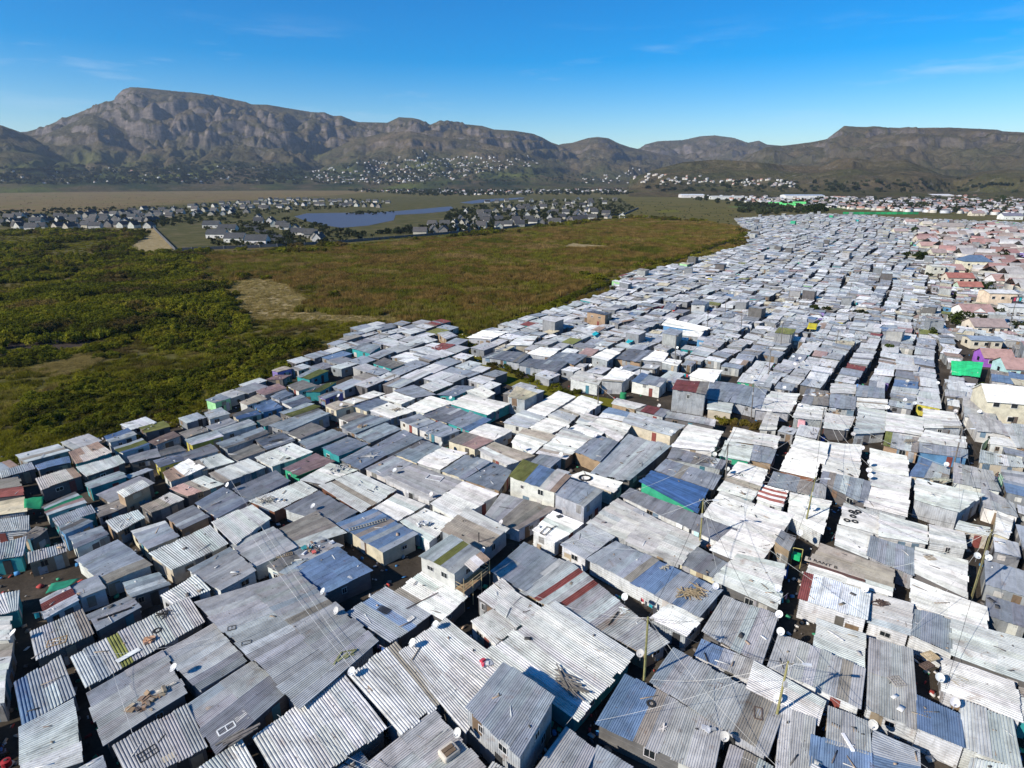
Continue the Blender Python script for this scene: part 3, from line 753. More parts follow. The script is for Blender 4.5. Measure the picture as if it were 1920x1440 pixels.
D 1440,775 1640,695 1755,745 1530,825 q l z=2.6
D 1600,835 1770,755 1875,800 1680,875 p P z=2.5 w=G ; pink-stained roof ; pink-stained shack with green netting along its front
D 1150,525 1240,495 1290,530 1180,560 p l z=2.6 w=e
D 1310,535 1400,495 1470,530 1340,560 p tB z=2.5 w=o
D 1445,570 1540,535 1590,560 1490,600 p t z=2.4 w=k
D 1525,590 1780,505 1850,530 1620,625 p l z=2.8 w=v
D 1620,640 1750,580 1825,615 1690,670 p t z=2.5
D 1685,685 1860,620 1940,650 1740,730 p l z=2.6
D 1160,450 1235,420 1295,440 1210,467 p l z=3.2 w=l ; shack with lime-green wall ; lime-green walled shack standing out at the veld edge
D 1350,465 1450,420 1500,445 1390,480 q t z=2.5
D 1430,485 1520,450 1585,490 1480,520 p B z=2.6 w=u
D 1525,430 1600,395 1650,420 1570,450 p b z=2.5
D 1585,460 1690,420 1750,460 1640,490 p d z=2.6 w=e
D 1575,520 1720,470 1800,490 1640,545 p lm z=2.5
D 1440,400 1560,360 1610,385 1490,425 p P z=2.5
D 1620,370 1700,340 1785,370 1680,400 p t z=2.6 w=e
D 1500,335 1560,310 1640,310 1590,335 p P z=2.5
D 1530,285 1600,262 1640,275 1560,295 q t z=3.0 w=p
D 1720,405 1800,365 1890,350 1800,405 p tm z=2.7 w=k ; roof over bright turquoise wall ; shack with bright turquoise walls near the veld edge
D 1790,430 1880,400 1930,410 1830,445 p tb z=2.6 w=p ; purple-walled shack near turquoise one ; shack with purple-blue wall beside the turquoise one
D 1670,320 1760,275 1845,290 1740,335 p lm z=2.6 w=k
H2 640,320 830,235 1000,270 750,370 p l z=2.6 w=v ; roof with scrap heap in left rows ; pale shack with a small scrap heap near its corner
H2 750,390 960,300 1080,345 860,440 p l z=2.6
H2 880,470 1100,350 1245,410 990,530 p b z=2.6
H2 500,480 680,405 830,455 620,540 p b z=2.6 w=k
H2 640,570 830,470 980,530 780,640 p b z=2.5 ; roof with junk and antenna ; blue-grey shack with junk and a wooden antenna stand
H2 1050,530 1240,430 1390,480 1205,590 p l z=2.6
H2 1210,590 1400,480 1575,520 1380,640 q w z=2.6
H2 825,640 1020,545 1165,600 970,700 p w z=2.6 w=e
H2 1395,655 1570,540 1750,590 1560,715 p b z=2.7
H2 1570,720 1770,595 1910,660 1820,800 p b z=2.5
H2 340,720 560,600 750,650 500,750 q l z=2.5 ; mint roof littered with planks ; pale shack whose far edge is littered with short planks
H2 1080,270 1220,225 1340,285 1210,330 p b z=2.6 w=e
H2 1225,340 1370,285 1525,350 1390,400 p b z=2.6 w=e
H2 1260,235 1430,160 1580,215 1430,290 p d z=2.6
H2 1440,290 1600,215 1760,270 1600,350 p bbB z=2.6 w=k
H2 1600,370 1720,300 1920,350 1790,420 q w z=2.6
H2 1445,430 1560,365 1770,430 1640,490 p tP z=2.7 w=o ; brown-stained roof with cream wall ; brown-stained shack with cream wall, dark door and window
H2 1680,500 1790,440 2080,540 1880,610 q gt z=2.5 w=h
H2 1460,150 1590,85 1900,150 1730,230 q w z=2.7 w=k
H2 1140,180 1310,95 1480,140 1260,220 q w z=2.6
H2 930,100 1050,65 1190,110 1090,150 q w z=2.7 w=e
H2 1040,50 1180,10 1340,80 1190,105 p b z=2.6
H2 850,200 1000,145 1180,205 1010,255 q w z=2.6
H2 730,165 900,110 1010,150 830,205 p b z=2.7 w=o
H2 520,165 620,130 740,160 600,200 q t z=3.1 w=o ; cream-walled shack with two dishes ; cream-walled shack with two dishes on its flat roof
H2 640,135 880,55 960,75 730,150 q w z=2.6
H2 620,260 740,215 830,240 690,285 p t z=2.5
H2 1360,80 1500,15 1640,25 1490,95 p b z=2.6 w=k
H2 1580,55 1700,20 1790,70 1720,110 q w z=2.6
E 940,140 1000,95 1100,95 1060,145 q W z=2.7
E 790,210 880,175 1060,190 1000,240 p d z=2.6 w=v
E 1000,255 1060,220 1270,240 1210,290 p d z=2.6 w=v
E 1050,190 1120,155 1230,165 1170,210 q W z=2.8 w=v
E 1150,225 1230,185 1380,200 1310,250 p b z=2.7 w=n
E 715,100 800,60 930,70 840,110 q W z=2.7 w=v
E 180,245 240,215 345,250 280,275 p t z=2.7 w=k ; turquoise shack on grey rows ; shack with turquoise walls and tan roof among slate roofs
E 60,160 130,130 220,150 160,190 p l z=2.8 w=k
E 540,75 600,65 650,90 590,110 p w z=2.7
Z 60,900 230,810 370,850 230,940 q W z=3.0 w=v
Z 325,910 470,810 750,830 600,950 p d z=2.8 w=n
Z 630,930 770,830 915,860 850,950 q W z=2.7
Z 850,960 920,915 1070,940 1020,1000 q W z=2.7
Z 1160,1110 1270,1030 1520,1050 1420,1180 q W z=2.6
Z 860,540 930,470 1380,570 1290,610 q W z=3.0 w=u ; long white hall ; long white-roofed shack with blue-shaded end wall
Z 860,355 910,280 1010,310 990,365 p b z=2.8 w=R ; roof over red wall ; blue-grey shack with bright red front wall
Z 1180,300 1220,250 1380,280 1330,310 p b z=4.6 w=e ; white two-storey box with slate roof ; white two-storey box shack with slate-blue roof
Z 5,390 70,375 285,400 210,425 p d z=4.8 w=n ; unfinished two-storey shack ; dark-roofed two-storey shack with open wooden walls near reeds
Z 1040,650 1090,600 1310,620 1260,680 q W z=2.7
Y 930,610 920,430 1345,450 1300,640 p NNNN z=2.8 w=x ; bright green roof ; shack under bright emerald green sheeting at the right
"""
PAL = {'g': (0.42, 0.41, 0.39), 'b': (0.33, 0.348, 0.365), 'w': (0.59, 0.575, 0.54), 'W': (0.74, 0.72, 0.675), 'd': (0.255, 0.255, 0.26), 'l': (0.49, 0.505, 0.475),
       't': (0.30, 0.265, 0.22), 'r': (0.34, 0.24, 0.175), 'B': (0.165, 0.235, 0.345), 'm': (0.21, 0.21, 0.06), 'P': (0.44, 0.29, 0.25), 'c': (0.60, 0.52, 0.35),
       'X': (0.86, 0.85, 0.80), 'R': (0.25, 0.075, 0.06), 'T': (0.055, 0.125, 0.27), 'G': (0.03, 0.25, 0.12), 'N': (0.03, 0.62, 0.20)}
WORD = {'g': 'grey', 'b': 'blue-grey', 'w': 'pale grey', 'W': 'white', 'd': 'dark grey', 'l': 'greenish grey', 't': 'tan-grey', 'r': 'rust-streaked', 'B': 'blue',
        'm': 'mossy', 'P': 'pinkish', 'c': 'cream', 'X': 'white', 'R': 'red', 'T': 'blue', 'G': 'green', 'N': 'green'}
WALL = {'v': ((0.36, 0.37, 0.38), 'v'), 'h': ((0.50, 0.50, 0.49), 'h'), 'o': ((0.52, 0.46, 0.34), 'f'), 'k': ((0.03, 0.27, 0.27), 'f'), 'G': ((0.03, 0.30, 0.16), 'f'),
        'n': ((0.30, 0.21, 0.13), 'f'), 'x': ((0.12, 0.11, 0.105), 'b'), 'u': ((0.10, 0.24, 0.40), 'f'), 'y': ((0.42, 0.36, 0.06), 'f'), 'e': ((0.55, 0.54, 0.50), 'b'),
        'l': ((0.30, 0.55, 0.26), 'f'), 'p': ((0.25, 0.18, 0.42), 'f'), 'r': ((0.22, 0.10, 0.06), 'v'), 'R': ((0.55, 0.04, 0.04), 'f'), 'c': ((0.50, 0.45, 0.36), 'f')}

def area2(q):
    q = np.array(q)[:, :2]; x, y = q[:, 0], q[:, 1]
    return 0.5 * abs(np.dot(x, np.roll(y, -1)) - np.dot(y, np.roll(x, -1)))

SHACKS = []
for ln in DATA.strip().splitlines():
    if 'skip' in ln: continue
    seg = [s.strip() for s in ln.split(';')]
    tk = seg[0].split()
    ox, oy, sc = TILES[tk[0]]
    px = [(ox + float(a) / sc, oy + float(b_) / sc) for a, b_ in (t.split(',') for t in tk[1:5])]
    px = [(x * 5 if x < 0 else x, y) for x, y in px]
    z = 2.55; wk = None
    for t in tk[7:]:
        if t[:2] == 'z=': z = float(t[2:])
        if t[:2] == 'w=': wk = t[2:]
    SHACKS.append(dict(px=px, dir=tk[5], col=tk[6], z=z, w=wk, mark=seg[1] if len(seg) > 1 else None, label=seg[2] if len(seg) > 2 else None))

def shrink(q, f):
    c = np.mean(q, 0); return [c + (p - c) * f for p in q]

keepers = []
for s in SHACKS:
    s['z'] *= 0.83 if s['z'] < 4 else 0.9
    slope = 0.26 if s['z'] < 4 else 0.22
    sgn = 1 if rng.random() < 0.7 else -1
    z = s['z'] + rng.uniform(-0.06, 0.06)
    hi, lo = z + sgn * slope / 2, z - sgn * slope / 2
    zs = (lo, hi, hi, lo) if s['dir'] == 'p' else (hi, hi, lo, lo)
    q = [un(x, y, zz) for (x, y), zz in zip(s['px'], zs)]
    mid = np.mean(q, 0); q = [mid + (p - mid) * np.array((1.03, 1.03, 1.0)) for p in q]
    flat = [p[:2] for p in q]
    c = np.mean(flat, 0)
    dup = False
    for k in keepers:
        kc = np.mean([p[:2] for p in k['q']], 0)
        if inpoly(c[0], c[1], shrink([p[:2] for p in k['q']], 0.85)) or inpoly(kc[0], kc[1], shrink(flat, 0.85)):
            if abs(k['z'] - s['z']) < 1.0: dup = True; break
    if dup:
        if s['label']: print('DUP', s['label'], '<->', k['label'], k['col'])
        continue
    s['q'] = q; s['c'] = c; keepers.append(s)
print('traced', len(SHACKS), 'kept', len(keepers))
SHACKS = keepers
# builders -------------------------------------------------------------------
def vary(c, a=0.10):
    k = 1 + rng.uniform(-a, a); return tuple(max(0.005, min(0.9, v * k * (1 + rng.uniform(-0.025, 0.025)))) for v in c)

PROFILE = ((0.0, 0.0), (0.36, 0.0), (0.50, 1.0), (0.86, 1.0), (1.0, 0.0))

def roof_sheets(q, d, cols, base, parent, pitch, depth, ribbed=True):
    """separate overlapping corrugated sheets over the quad q"""
    q = [np.array(p) - base for p in q]
    if d == 'p': P = (q[0], q[1], q[2], q[3])          # ribs run q0->q1, sheets follow each other q0->q3
    else: P = (q[0], q[3], q[2], q[1])                 # ribs run q1->q2, sheets follow each other q0->q1
    A, B, C, D = P
    def pt(s, t): return (A * (1 - t) + B * t) * (1 - s) + (D * (1 - t) + C * t) * s
    width = 0.5 * (np.linalg.norm(D - A) + np.linalg.norm(C - B)); length = 0.5 * (np.linalg.norm(B - A) + np.linalg.norm(C - D))
    n = max(2, int(round(width / 1.0)), len(cols) if len(cols) > 2 else 0)
    warp = [rng.uniform(-0.10, 0.10) for _ in range(4)]
    split = length > 5.6 and rng.random() < 0.6
    out = []
    last = None
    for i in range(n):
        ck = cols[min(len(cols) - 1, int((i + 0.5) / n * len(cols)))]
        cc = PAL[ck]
        rows = ((-0.02, 0.55), (0.50, 1.02)) if split else ((-0.02, 1.02),)
        for ri, (ta, tb) in enumerate(rows):
            c = vary(cc, 0.15)
            if ck in 'gbwldW' and rng.random() < 0.09:
                c = vary(PAL[rng.choice('lwbgltb' if ck in 'gbd' else 'glwWlt')], 0.12)
            if ck == 'r' and rng.random() < 0.4: c = vary((0.55, 0.50, 0.44))
            t0 = ta + rng.uniform(-0.03, 0.015); t1 = tb + rng.uniform(-0.015, 0.03)
            s0 = i / n - (0.012 if i == 0 else 0.004); s1 = (i + 1) / n + (0.012 if i == n - 1 else 0.004)
            if t1 <= t0: continue
            k = max(2, int(round((s1 - s0) * width / pitch)))
            zoff = (0.012 if (i + ri) % 2 else 0.0) + rng.uniform(0, 0.012) + 0.03 * ri
            prof = []
            if ribbed:
                for r_ in range(k):
                    for u, h in (PROFILE[:-1] if r_ < k - 1 else PROFILE): prof.append(((r_ + u) / k, h * depth))
            else:
                for r_ in range(7): prof.append((r_ / 6, rng.uniform(0, 0.05)))
            V = []; F = []
            ts = (t0, (t0 + t1) / 2, t1)
            sag = rng.uniform(-0.03, 0.012)
            for u, h in prof:
                s = s0 + (s1 - s0) * u
                for j, t in enumerate(ts):
                    p = pt(s, t)
                    wz = warp[0] * math.sin(3.1 * s) + warp[1] * math.sin(3.1 * t) + (sag if j == 1 else 0)
                    V.append((p[0], p[1], p[2] + h + zoff + wz + 0.05))
            m = len(prof)
            for a in range(m - 1):
                for j in range(2):
                    F.append((a * 3 + j, (a + 1) * 3 + j, (a + 1) * 3 + j + 1, a * 3 + j + 1))
            o = mk('roof_sheet', V, F, (M['sheet'] if d == 'p' else M['sheet_q']) if ribbed else M['paint'], parent, c)
            out.append(o)
    return out

def wall_mesh(q, base, style):
    """four walls under the roof quad, from the ground up"""
    c = np.mean(q, 0)
    P = [np.array(p) - base for p in q]; cc = c - base
    P = [cc + (p - cc) * 0.955 for p in P]
    V = []; F = []; E = []
    ctr = cc[:2]
    for i in range(4):
        a, b_ = P[i], P[(i + 1) % 4]
        d = b_[:2] - a[:2]; L = np.linalg.norm(d)
        if L < 0.05: continue
        d = d / L; nrm = np.array((d[1], -d[0]))
        if np.dot(nrm, (a[:2] + b_[:2]) / 2 - ctr) < 0: nrm = -nrm
        za, zb = a[2] - 0.02, b_[2] - 0.02
        E.append((a, b_, d, nrm, L, za, zb))
        bi = len(V)
        if style == 'v':
            k = max(3, int(L / 0.26)); st = []
            for r_ in range(k):
                for u, h in PROFILE[:-1]: st.append(((r_ + u) / k, h * 0.035))
            st.append((1.0, 0.0))
            for u, h in st:
                p = a[:2] + d * (L * u) + nrm * h
                V.append((p[0], p[1], 0.0)); V.append((p[0], p[1], za + (zb - za) * u))
            for s in range(len(st) - 1):
                F.append((bi + 2 * s, bi + 2 * s + 2, bi + 2 * s + 3, bi + 2 * s + 1))
        else:
            pit = 0.26 if style == 'h' else 0.55
            k = max(3, int(max(za, zb) / pit)); st = []
            for r_ in range(k):
                if style == 'h':
                    for u, h in PROFILE[:-1]: st.append(((r_ + u) / k, h * 0.04))
                elif style == 'b':
                    st += [(r_ / k, 0.0), ((r_ + 0.02) / k, 0.012), ((r_ + 0.97) / k, 0.02)]
                else: st.append((r_ / k, 0.0))
            st.append((1.0, 0.0))
            for u, h in st:
                for e, zz in ((a, za), (b_, zb)):
                    p = e[:2] + nrm * h; V.append((p[0], p[1], zz * u))
            for s in range(len(st) - 1):
                F.append((bi + 2 * s, bi + 2 * s + 1, bi + 2 * s + 3, bi + 2 * s + 2))
    return V, F, E

def opening(kind, E, pos_u, parent, base, color, zoff=0.0, w=None):
    a, b_, d, nrm, L, za, zb = E
    w = w or (0.82 if kind == 'door' else rng.choice((0.6, 0.8, 1.0)))
    h = 1.9 if kind == 'door' else rng.choice((0.55, 0.7, 0.85))
    z0 = zoff + (0.03 if kind == 'door' else 1.05)
    if z0 + h > min(za, zb) - 0.1: h = min(za, zb) - 0.1 - z0
    if h < 0.3 or L < w + 0.3: return
    ctr = a[:2] + d * (L * pos_u) + nrm * 0.05
    rot = Matrix(((d[0], nrm[0], 0), (d[1], nrm[1], 0), (0, 0, 1)))
    if kind == 'door':
        mb = MB(); mb.box((ctr[0], ctr[1], z0 + h / 2), (w, 0.05, h), rot)
        o = mb.build('door', M['paint'], parent, color)
        return o
    mb = MB(); t = 0.06
    for dx, dz, sx, sz in ((0, h / 2, w, t), (0, -h / 2, w, t), (-w / 2 + t / 2, 0, t, h - t), (w / 2 - t / 2, 0, t, h - t), (0, 0, 0.035, h - t)):
        mb.box((ctr[0] + d[0] * dx, ctr[1] + d[1] * dx, z0 + h / 2 + dz), (sx, 0.07, sz), rot)
    o = mb.build('window', M['paint'], parent, color)
    mb = MB(); mb.box((ctr[0], ctr[1], z0 + h / 2), (w - t, 0.03, h - t), rot)
    mb.build('pane', M['glass'], o)
    return o

def build_shack(s):
    q = s['q']; c = np.mean(q, 0); base = np.array((c[0], c[1], 0.0))
    t = empty('shack', base)
    wide = s['col'][0] in 'wWrl' or s['dir'] == 'q'
    pitch = 0.245 if wide else 0.20
    s['sheets'] = roof_sheets(q, s['dir'], s['col'], base, t, pitch, 0.072 if wide else 0.042, ribbed=s['col'][0] not in 'TN')
    wk = s['w'] or rng.choice('vvvhhxxeeno')
    wc, st = WALL[wk]
    V, F, E = wall_mesh(q, base, st)
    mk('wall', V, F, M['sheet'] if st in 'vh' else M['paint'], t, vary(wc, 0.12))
    tocam = np.array((0, 0)) - c[:2]
    vis = sorted([e for e in E if np.dot(e[3], tocam) > 0], key=lambda e: -e[4])
    dc = lambda: vary(rng.choice(((0.10, 0.09, 0.08), (0.30, 0.22, 0.14), (0.42, 0.40, 0.37), (0.05, 0.16, 0.20), (0.2, 0.05, 0.04), (0.03, 0.03, 0.03))))
    if vis:
        u = rng.uniform(0.2, 0.45); opening('door', vis[0], u, t, base, dc())
        if rng.random() < 0.6: opening('window', vis[0], u + rng.uniform(0.3, 0.42), t, base, vary(rng.choice(((0.55, 0.53, 0.5), (0.25, 0.18, 0.12), (0.1, 0.1, 0.1))), 0.2))
        if len(vis) > 1 and rng.random() < 0.75: opening('window', vis[1], rng.uniform(0.3, 0.7), t, base, vary((0.5, 0.48, 0.45), 0.3))
        if s['z'] > 4:
            for u in (0.3, 0.72): opening('window', vis[0], u, t, base, vary((0.6, 0.58, 0.55), 0.1), zoff=s['z'] - 2.4)
            if len(vis) > 1: opening('window', vis[1], 0.5, t, base, vary((0.6, 0.58, 0.55), 0.1), zoff=s['z'] - 2.4)
    for e in vis[:2]:
        for k in range(rng.choice((0, 1, 1, 2, 3))):
            w = rng.uniform(0.6, 1.3); h = rng.uniform(0.7, min(1.9, s['z'] - 0.25)); u = rng.uniform(0.12, 0.88)
            if e[4] < w + 0.6: continue
            ctr = e[0][:2] + e[2] * (e[4] * u) + e[3] * (0.042 + 0.004 * k); z0 = rng.choice((0.03, 0.03, max(0.05, min(e[5], e[6]) - h - 0.12)))
            mb = MB(); mb.box((ctr[0], ctr[1], z0 + h / 2), (w, 0.02, h), Matrix(((e[2][0], e[3][0], 0), (e[2][1], e[3][1], 0), (0, 0, 1))) @ Matrix.Rotation(rng.gauss(0, 0.02), 3, 'Y'))
            mb.build('wall_patch', M['sheet'], t, vary(rng.choice(((0.30, 0.30, 0.31), (0.45, 0.43, 0.40), (0.18, 0.12, 0.08), (0.22, 0.21, 0.2), (0.35, 0.28, 0.2), (0.14, 0.2, 0.26))), 0.2))
    s['obj'] = t
    return t

# fill the rest of the settlement with rows that follow its lanes
U = np.array((math.sin(R(34.0)), math.cos(R(34.0)))); W_ = np.array((math.cos(R(34.0)), -math.sin(R(34.0))))
traced_polys = [shrink([p[:2] for p in s['q']], 1.06) for s in SHACKS]
tr_c = np.array([np.mean(p, 0) for p in traced_polys]); tr_r = np.array([max(np.linalg.norm(a - np.mean(p, 0)) for a in p) for p in traced_polys])
OPEN_PX = [[(852, 600), (876, 622), (898, 660), (962, 700), (1080, 735), (1170, 750), (1250, 762), (1240, 778), (1120, 768), (1050, 754), (930, 718), (880, 685), (850, 630)],
           [(1330, 778), (1450, 798), (1540, 812), (1530, 832), (1430, 818), (1330, 803)], [(1225, 1140), (1290, 1120), (1310, 1180), (1200, 1280), (1160, 1260)],
           [(1820, 840), (1850, 850), (1900, 960), (1925, 1000), (1900, 1000), (1840, 900)], [(1000, 1330), (1110, 1270), (1130, 1340), (1020, 1440)]]
OPEN = [[un(x, y)[:2] for x, y in p] for p in OPEN_PX]
# brick-house quarter at the right
TOWN_PX = [(1640, 402), (1690, 470), (1745, 560), (1770, 640), (1850, 700), (1925, 760), (2200, 900), (2400, 480), (2300, 410), (1925, 402)]
TOWN = [un(x, y)[:2] for x, y in TOWN_PX]

HOUSES = []   # traced brick houses: px of front-wall centre, width, depth, wall height, roof rise, turn, roof colour, wall colour, label
def H_(x, y, w, d, h, rise, rot, rc, wc, label): HOUSES.append((x, y, w, d, h, rise, rot, rc, wc, label))
PK = (0.36, 0.225, 0.20); RD = (0.34, 0.13, 0.10); GP = (0.31, 0.235, 0.22); CR = (0.62, 0.55, 0.42); WH = (0.72, 0.70, 0.66); BL = (0.10, 0.15, 0.24); TN = (0.30, 0.26, 0.22)
H_(1836, 600, 9.5, 8, 2.7, 2.0, 8, PK, WH, 'pink-tiled house with small white gable, beside a rounded tree')
H_(1858, 628, 9.5, 7, 2.6, 1.8, 8, GP, CR, 'pink-tiled house in front of the gabled pink one')
H_(1833, 512, 13, 9, 6.0, 2.6, 10, BL, (0.70, 0.64, 0.46), 'cream two-storey house with blue hipped roof')
H_(1758, 521, 6, 6, 5.5, 0.4, 8, (0.6, 0.58, 0.52), (0.58, 0.55, 0.46), 'plain beige two-storey block beside red roofs')
H_(1791, 518, 9, 9, 3.2, 2.2, 8, PK, CR, 'wide pink-roofed house beside the beige block')
H_(1802, 532, 11, 6, 2.8, 1.8, 8, RD, CR, 'long house with the reddest roof, below the beige block')
H_(1820, 548, 9, 5, 2.5, 1.6, 8, RD, (0.45, 0.55, 0.42), 'red-roofed house with pale green wall')
H_(1890, 538, 10, 8, 2.8, 2.2, 8, PK, WH, 'broad pink-roofed house at the right above the cream block')
H_(1877, 580, 9.5, 7, 6.0, 0.6, 8, (0.65, 0.62, 0.58), (0.66, 0.50, 0.36), 'peach-coloured blank-walled two-storey block')
H_(1906, 597, 6, 6, 4.0, 0.4, 8, (0.55, 0.55, 0.54), (0.60, 0.60, 0.58), 'pale grey block beside the peach-coloured one')
H_(1875, 690, 6.5, 6, 2.6, 1.6, 14, PK, (0.28, 0.10, 0.42), 'purple-walled house with pink roof')
H_(1917, 712, 6, 7, 2.6, 1.8, 14, PK, (0.40, 0.60, 0.58), 'pink-roofed house at the right edge below the purple one')
H_(1901, 800, 9, 7, 5.0, 2.2, 16, (0.74, 0.72, 0.68), (0.62, 0.56, 0.43), 'big cream two-storey building with white roof at the right edge')
H_(1740, 456, 14, 8, 3, 2.2, 8, PK, CR, 'pink-roofed house farthest left of the far pair')
H_(1745, 469, 12, 7, 3, 2.2, 8, PK, CR, 'pink-roofed house just in front of the far pair')
H_(1762, 483, 8, 7, 3, 2.0, 8, GP, CR, 'dull pink-roofed house with small dark window')
H_(1800, 468, 11, 7, 3, 2.0, 8, GP, CR, 'dull pink-roofed house behind the blue hipped roof')
H_(1860, 462, 12, 7, 3, 2.0, 8, PK, WH, 'far pink-roofed house behind the blue hipped roof')
H_(1880, 453, 8, 7, 3, 2.0, 8, PK, WH, 'small far pink-roofed house at the right')
H_(1845, 507, 11, 6, 2.7, 1.8, 8, PK, CR, 'pink-roofed house directly below the blue hipped roof')
H_(1783, 432, 24, 10, 3.5, 3.0, 6, TN, CR, 'long brown-roofed hall in the far right quarter')
H_(1740, 427, 9, 8, 3.5, 2.5, 6, (0.5, 0.45, 0.38), CR, 'cream gabled house beside the long brown hall')
H_(1835, 405, 16, 10, 3.5, 2.8, 6, GP, CR, 'far mauve-roofed house near the sports field')
H_(1900, 412, 22, 12, 4.5, 3.0, 6, (0.16, 0.16, 0.20), WH, 'dark-roofed hall at the far right')
H_(1905, 480, 9, 7, 3, 2, 8, (0.60, 0.50, 0.42), WH, 'light-roofed house at the far right beside a tree')
H_(1850, 655, 8, 5, 2.6, 0.5, 10, (0.25, 0.30, 0.36), CR, 'cream cottage with flat blue-grey roof above the purple house')
H_(1690, 440, 11, 7, 3, 2, 8, GP, CR, 'mauve-roofed house at the left end of the brick quarter')
H_(1710, 421, 12, 7, 3, 2.2, 8, (0.42, 0.30, 0.26), WH, 'salmon-roofed house near the red awning')
H_(1870, 429, 12, 8, 3, 2.2, 8, (0.34, 0.30, 0.27), CR, 'grey-tiled house among shrubs at the far right')
H_(1905, 441, 10, 8, 3, 2.2, 8, GP, WH, 'mauve-tiled house at the far right edge')
HC = []
for hx in HOUSES:
    p = un(hx[0], hx[1]); HC.append((p[0], p[1] + hx[3] / 2, max(hx[2], hx[3]) * 0.62))
HC = np.array(HC)

mass = []; individuals_extra = []
def free(c, hl, hw, au, aw):
    near = np.nonzero(np.hypot(tr_c[:, 0] - c[0], tr_c[:, 1] - c[1]) < tr_r + max(hl, hw) + 0.3)[0]
    if len(near) == 0: return True
    for a in (-1, -0.5, 0, 0.5, 1):
        for b_ in (-1, -0.5, 0, 0.5, 1):
            p = c + au * (hl * a) + aw * (hw * b_)
            for i in near:
                if inpoly(p[0], p[1], traced_polys[i]): return False
    for i in near:
        for p in traced_polys[i]:
            d = p - c
            if abs(np.dot(d, au)) < hl and abs(np.dot(d, aw)) < hw: return False
    return True

v = -420.0
row = 0
while v < 560:
    depth = rng.uniform(3.6, 5.2)
    ph = rng.uniform(0, 6.28)
    u = -80.0 + rng.uniform(0, 5)
    while u < 1150:
        L = rng.uniform(4.0, 7.2) if u < 230 else rng.uniform(3.0, 6.2)
        wob = 2.2 * math.sin(u / 55.0 + row * 0.13) + 1.2 * math.sin(u / 21.0 + ph)
        c = U * (u + L / 2) + W_ * (v + depth / 2 + wob)
        far = math.hypot(c[0], c[1])
        gap = rng.uniform(0.05, 0.5) if rng.random() < 0.9 else rng.uniform(1.2, 3.0)
        u += L + gap
        if c[1] < 14 or far > 940 or not inpoly(c[0], c[1], SETTLE): continue
        sx, sy = pr((c[0], c[1], 2.5))
        if not (-160 < sx < 2080 and sy < 1560): continue
        if any(inpoly(c[0], c[1], p) for p in OPEN): continue
        if (np.hypot(HC[:, 0] - c[0], HC[:, 1] - c[1]) < HC[:, 2] + 2.5).any(): continue
        town = inpoly(c[0], c[1], TOWN)
        if rng.random() < 0.03 or (town and rng.random() < 0.35): continue
        a = rng.gauss(0, R(2.5 if far < 190 else 6.0)); ca, sa = math.cos(a), math.sin(a)
        au = U * ca + W_ * sa; aw = W_ * ca - U * sa
        hl, hw = L / 2 * rng.uniform(0.9, 1.0), depth / 2 * rng.uniform(0.86, 1.0)
        ok = False
        for shr in (1.0, 0.78, 0.6):
            if free(c, hl * shr, hw * shr, au, aw): ok = True; break
        if not ok or (shr < 1 and hl * shr * hw * shr * 4 < 6.5): continue
        hl *= shr; hw *= shr
        mass.append((c, hl, hw, au, aw, far, town))
    v += depth + (0.1 if row % 2 == 0 else rng.uniform(0.45, 1.2))
    row += 1
k = 0
while k < 1500:
    sx, sy = rng.uniform(900, 1960), rng.uniform(405, 640)
    c = un(sx, sy, 2.2)[:2]
    far = math.hypot(c[0], c[1])
    if rng.random() > (far / 700.0) ** 1.0 or far < 170 or not inpoly(c[0], c[1], SETTLE) or any(inpoly(c[0], c[1], p) for p in OPEN): k += 0.2; continue
    if (np.hypot(HC[:, 0] - c[0], HC[:, 1] - c[1]) < HC[:, 2] + 2.5).any(): continue
    a = rng.gauss(0, R(12)); au = U * math.cos(a) + W_ * math.sin(a); aw = W_ * math.cos(a) - U * math.sin(a)
    hl, hw = rng.uniform(1.3, 2.4), rng.uniform(1.2, 2.1)
    if not free(c, hl, hw, au, aw): continue
    mass.append((c, hl, hw, au, aw, far, inpoly(c[0], c[1], TOWN))); k += 1
mass.sort(key=lambda m_: m_[5])
print('mass', len(mass))
N_EXTRA = max(0, 300 - len(SHACKS))

def quad_of(m_, z, slope, sgn, along_u):
    c, hl, hw, au, aw = m_[:5]
    P = [c - au * hl - aw * hw, c + au * hl - aw * hw, c + au * hl + aw * hw, c - au * hl + aw * hw]
    lo, hi = z - sgn * slope / 2, z + sgn * slope / 2
    zs = (lo, hi, hi, lo) if along_u else (hi, hi, lo, lo)
    return [np.array((p[0], p[1], zz)) for p, zz in zip(P, zs)]

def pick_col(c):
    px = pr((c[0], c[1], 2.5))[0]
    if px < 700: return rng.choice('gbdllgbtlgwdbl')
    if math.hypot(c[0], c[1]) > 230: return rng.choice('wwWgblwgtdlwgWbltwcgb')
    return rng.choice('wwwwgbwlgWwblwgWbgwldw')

extra, rest = mass[:N_EXTRA], mass[N_EXTRA:]
for m_ in extra:
    al = rng.random() < 0.5
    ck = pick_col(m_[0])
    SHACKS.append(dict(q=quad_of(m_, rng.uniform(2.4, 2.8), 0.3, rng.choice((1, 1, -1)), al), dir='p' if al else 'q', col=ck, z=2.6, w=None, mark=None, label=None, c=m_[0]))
for s in SHACKS: build_shack(s)

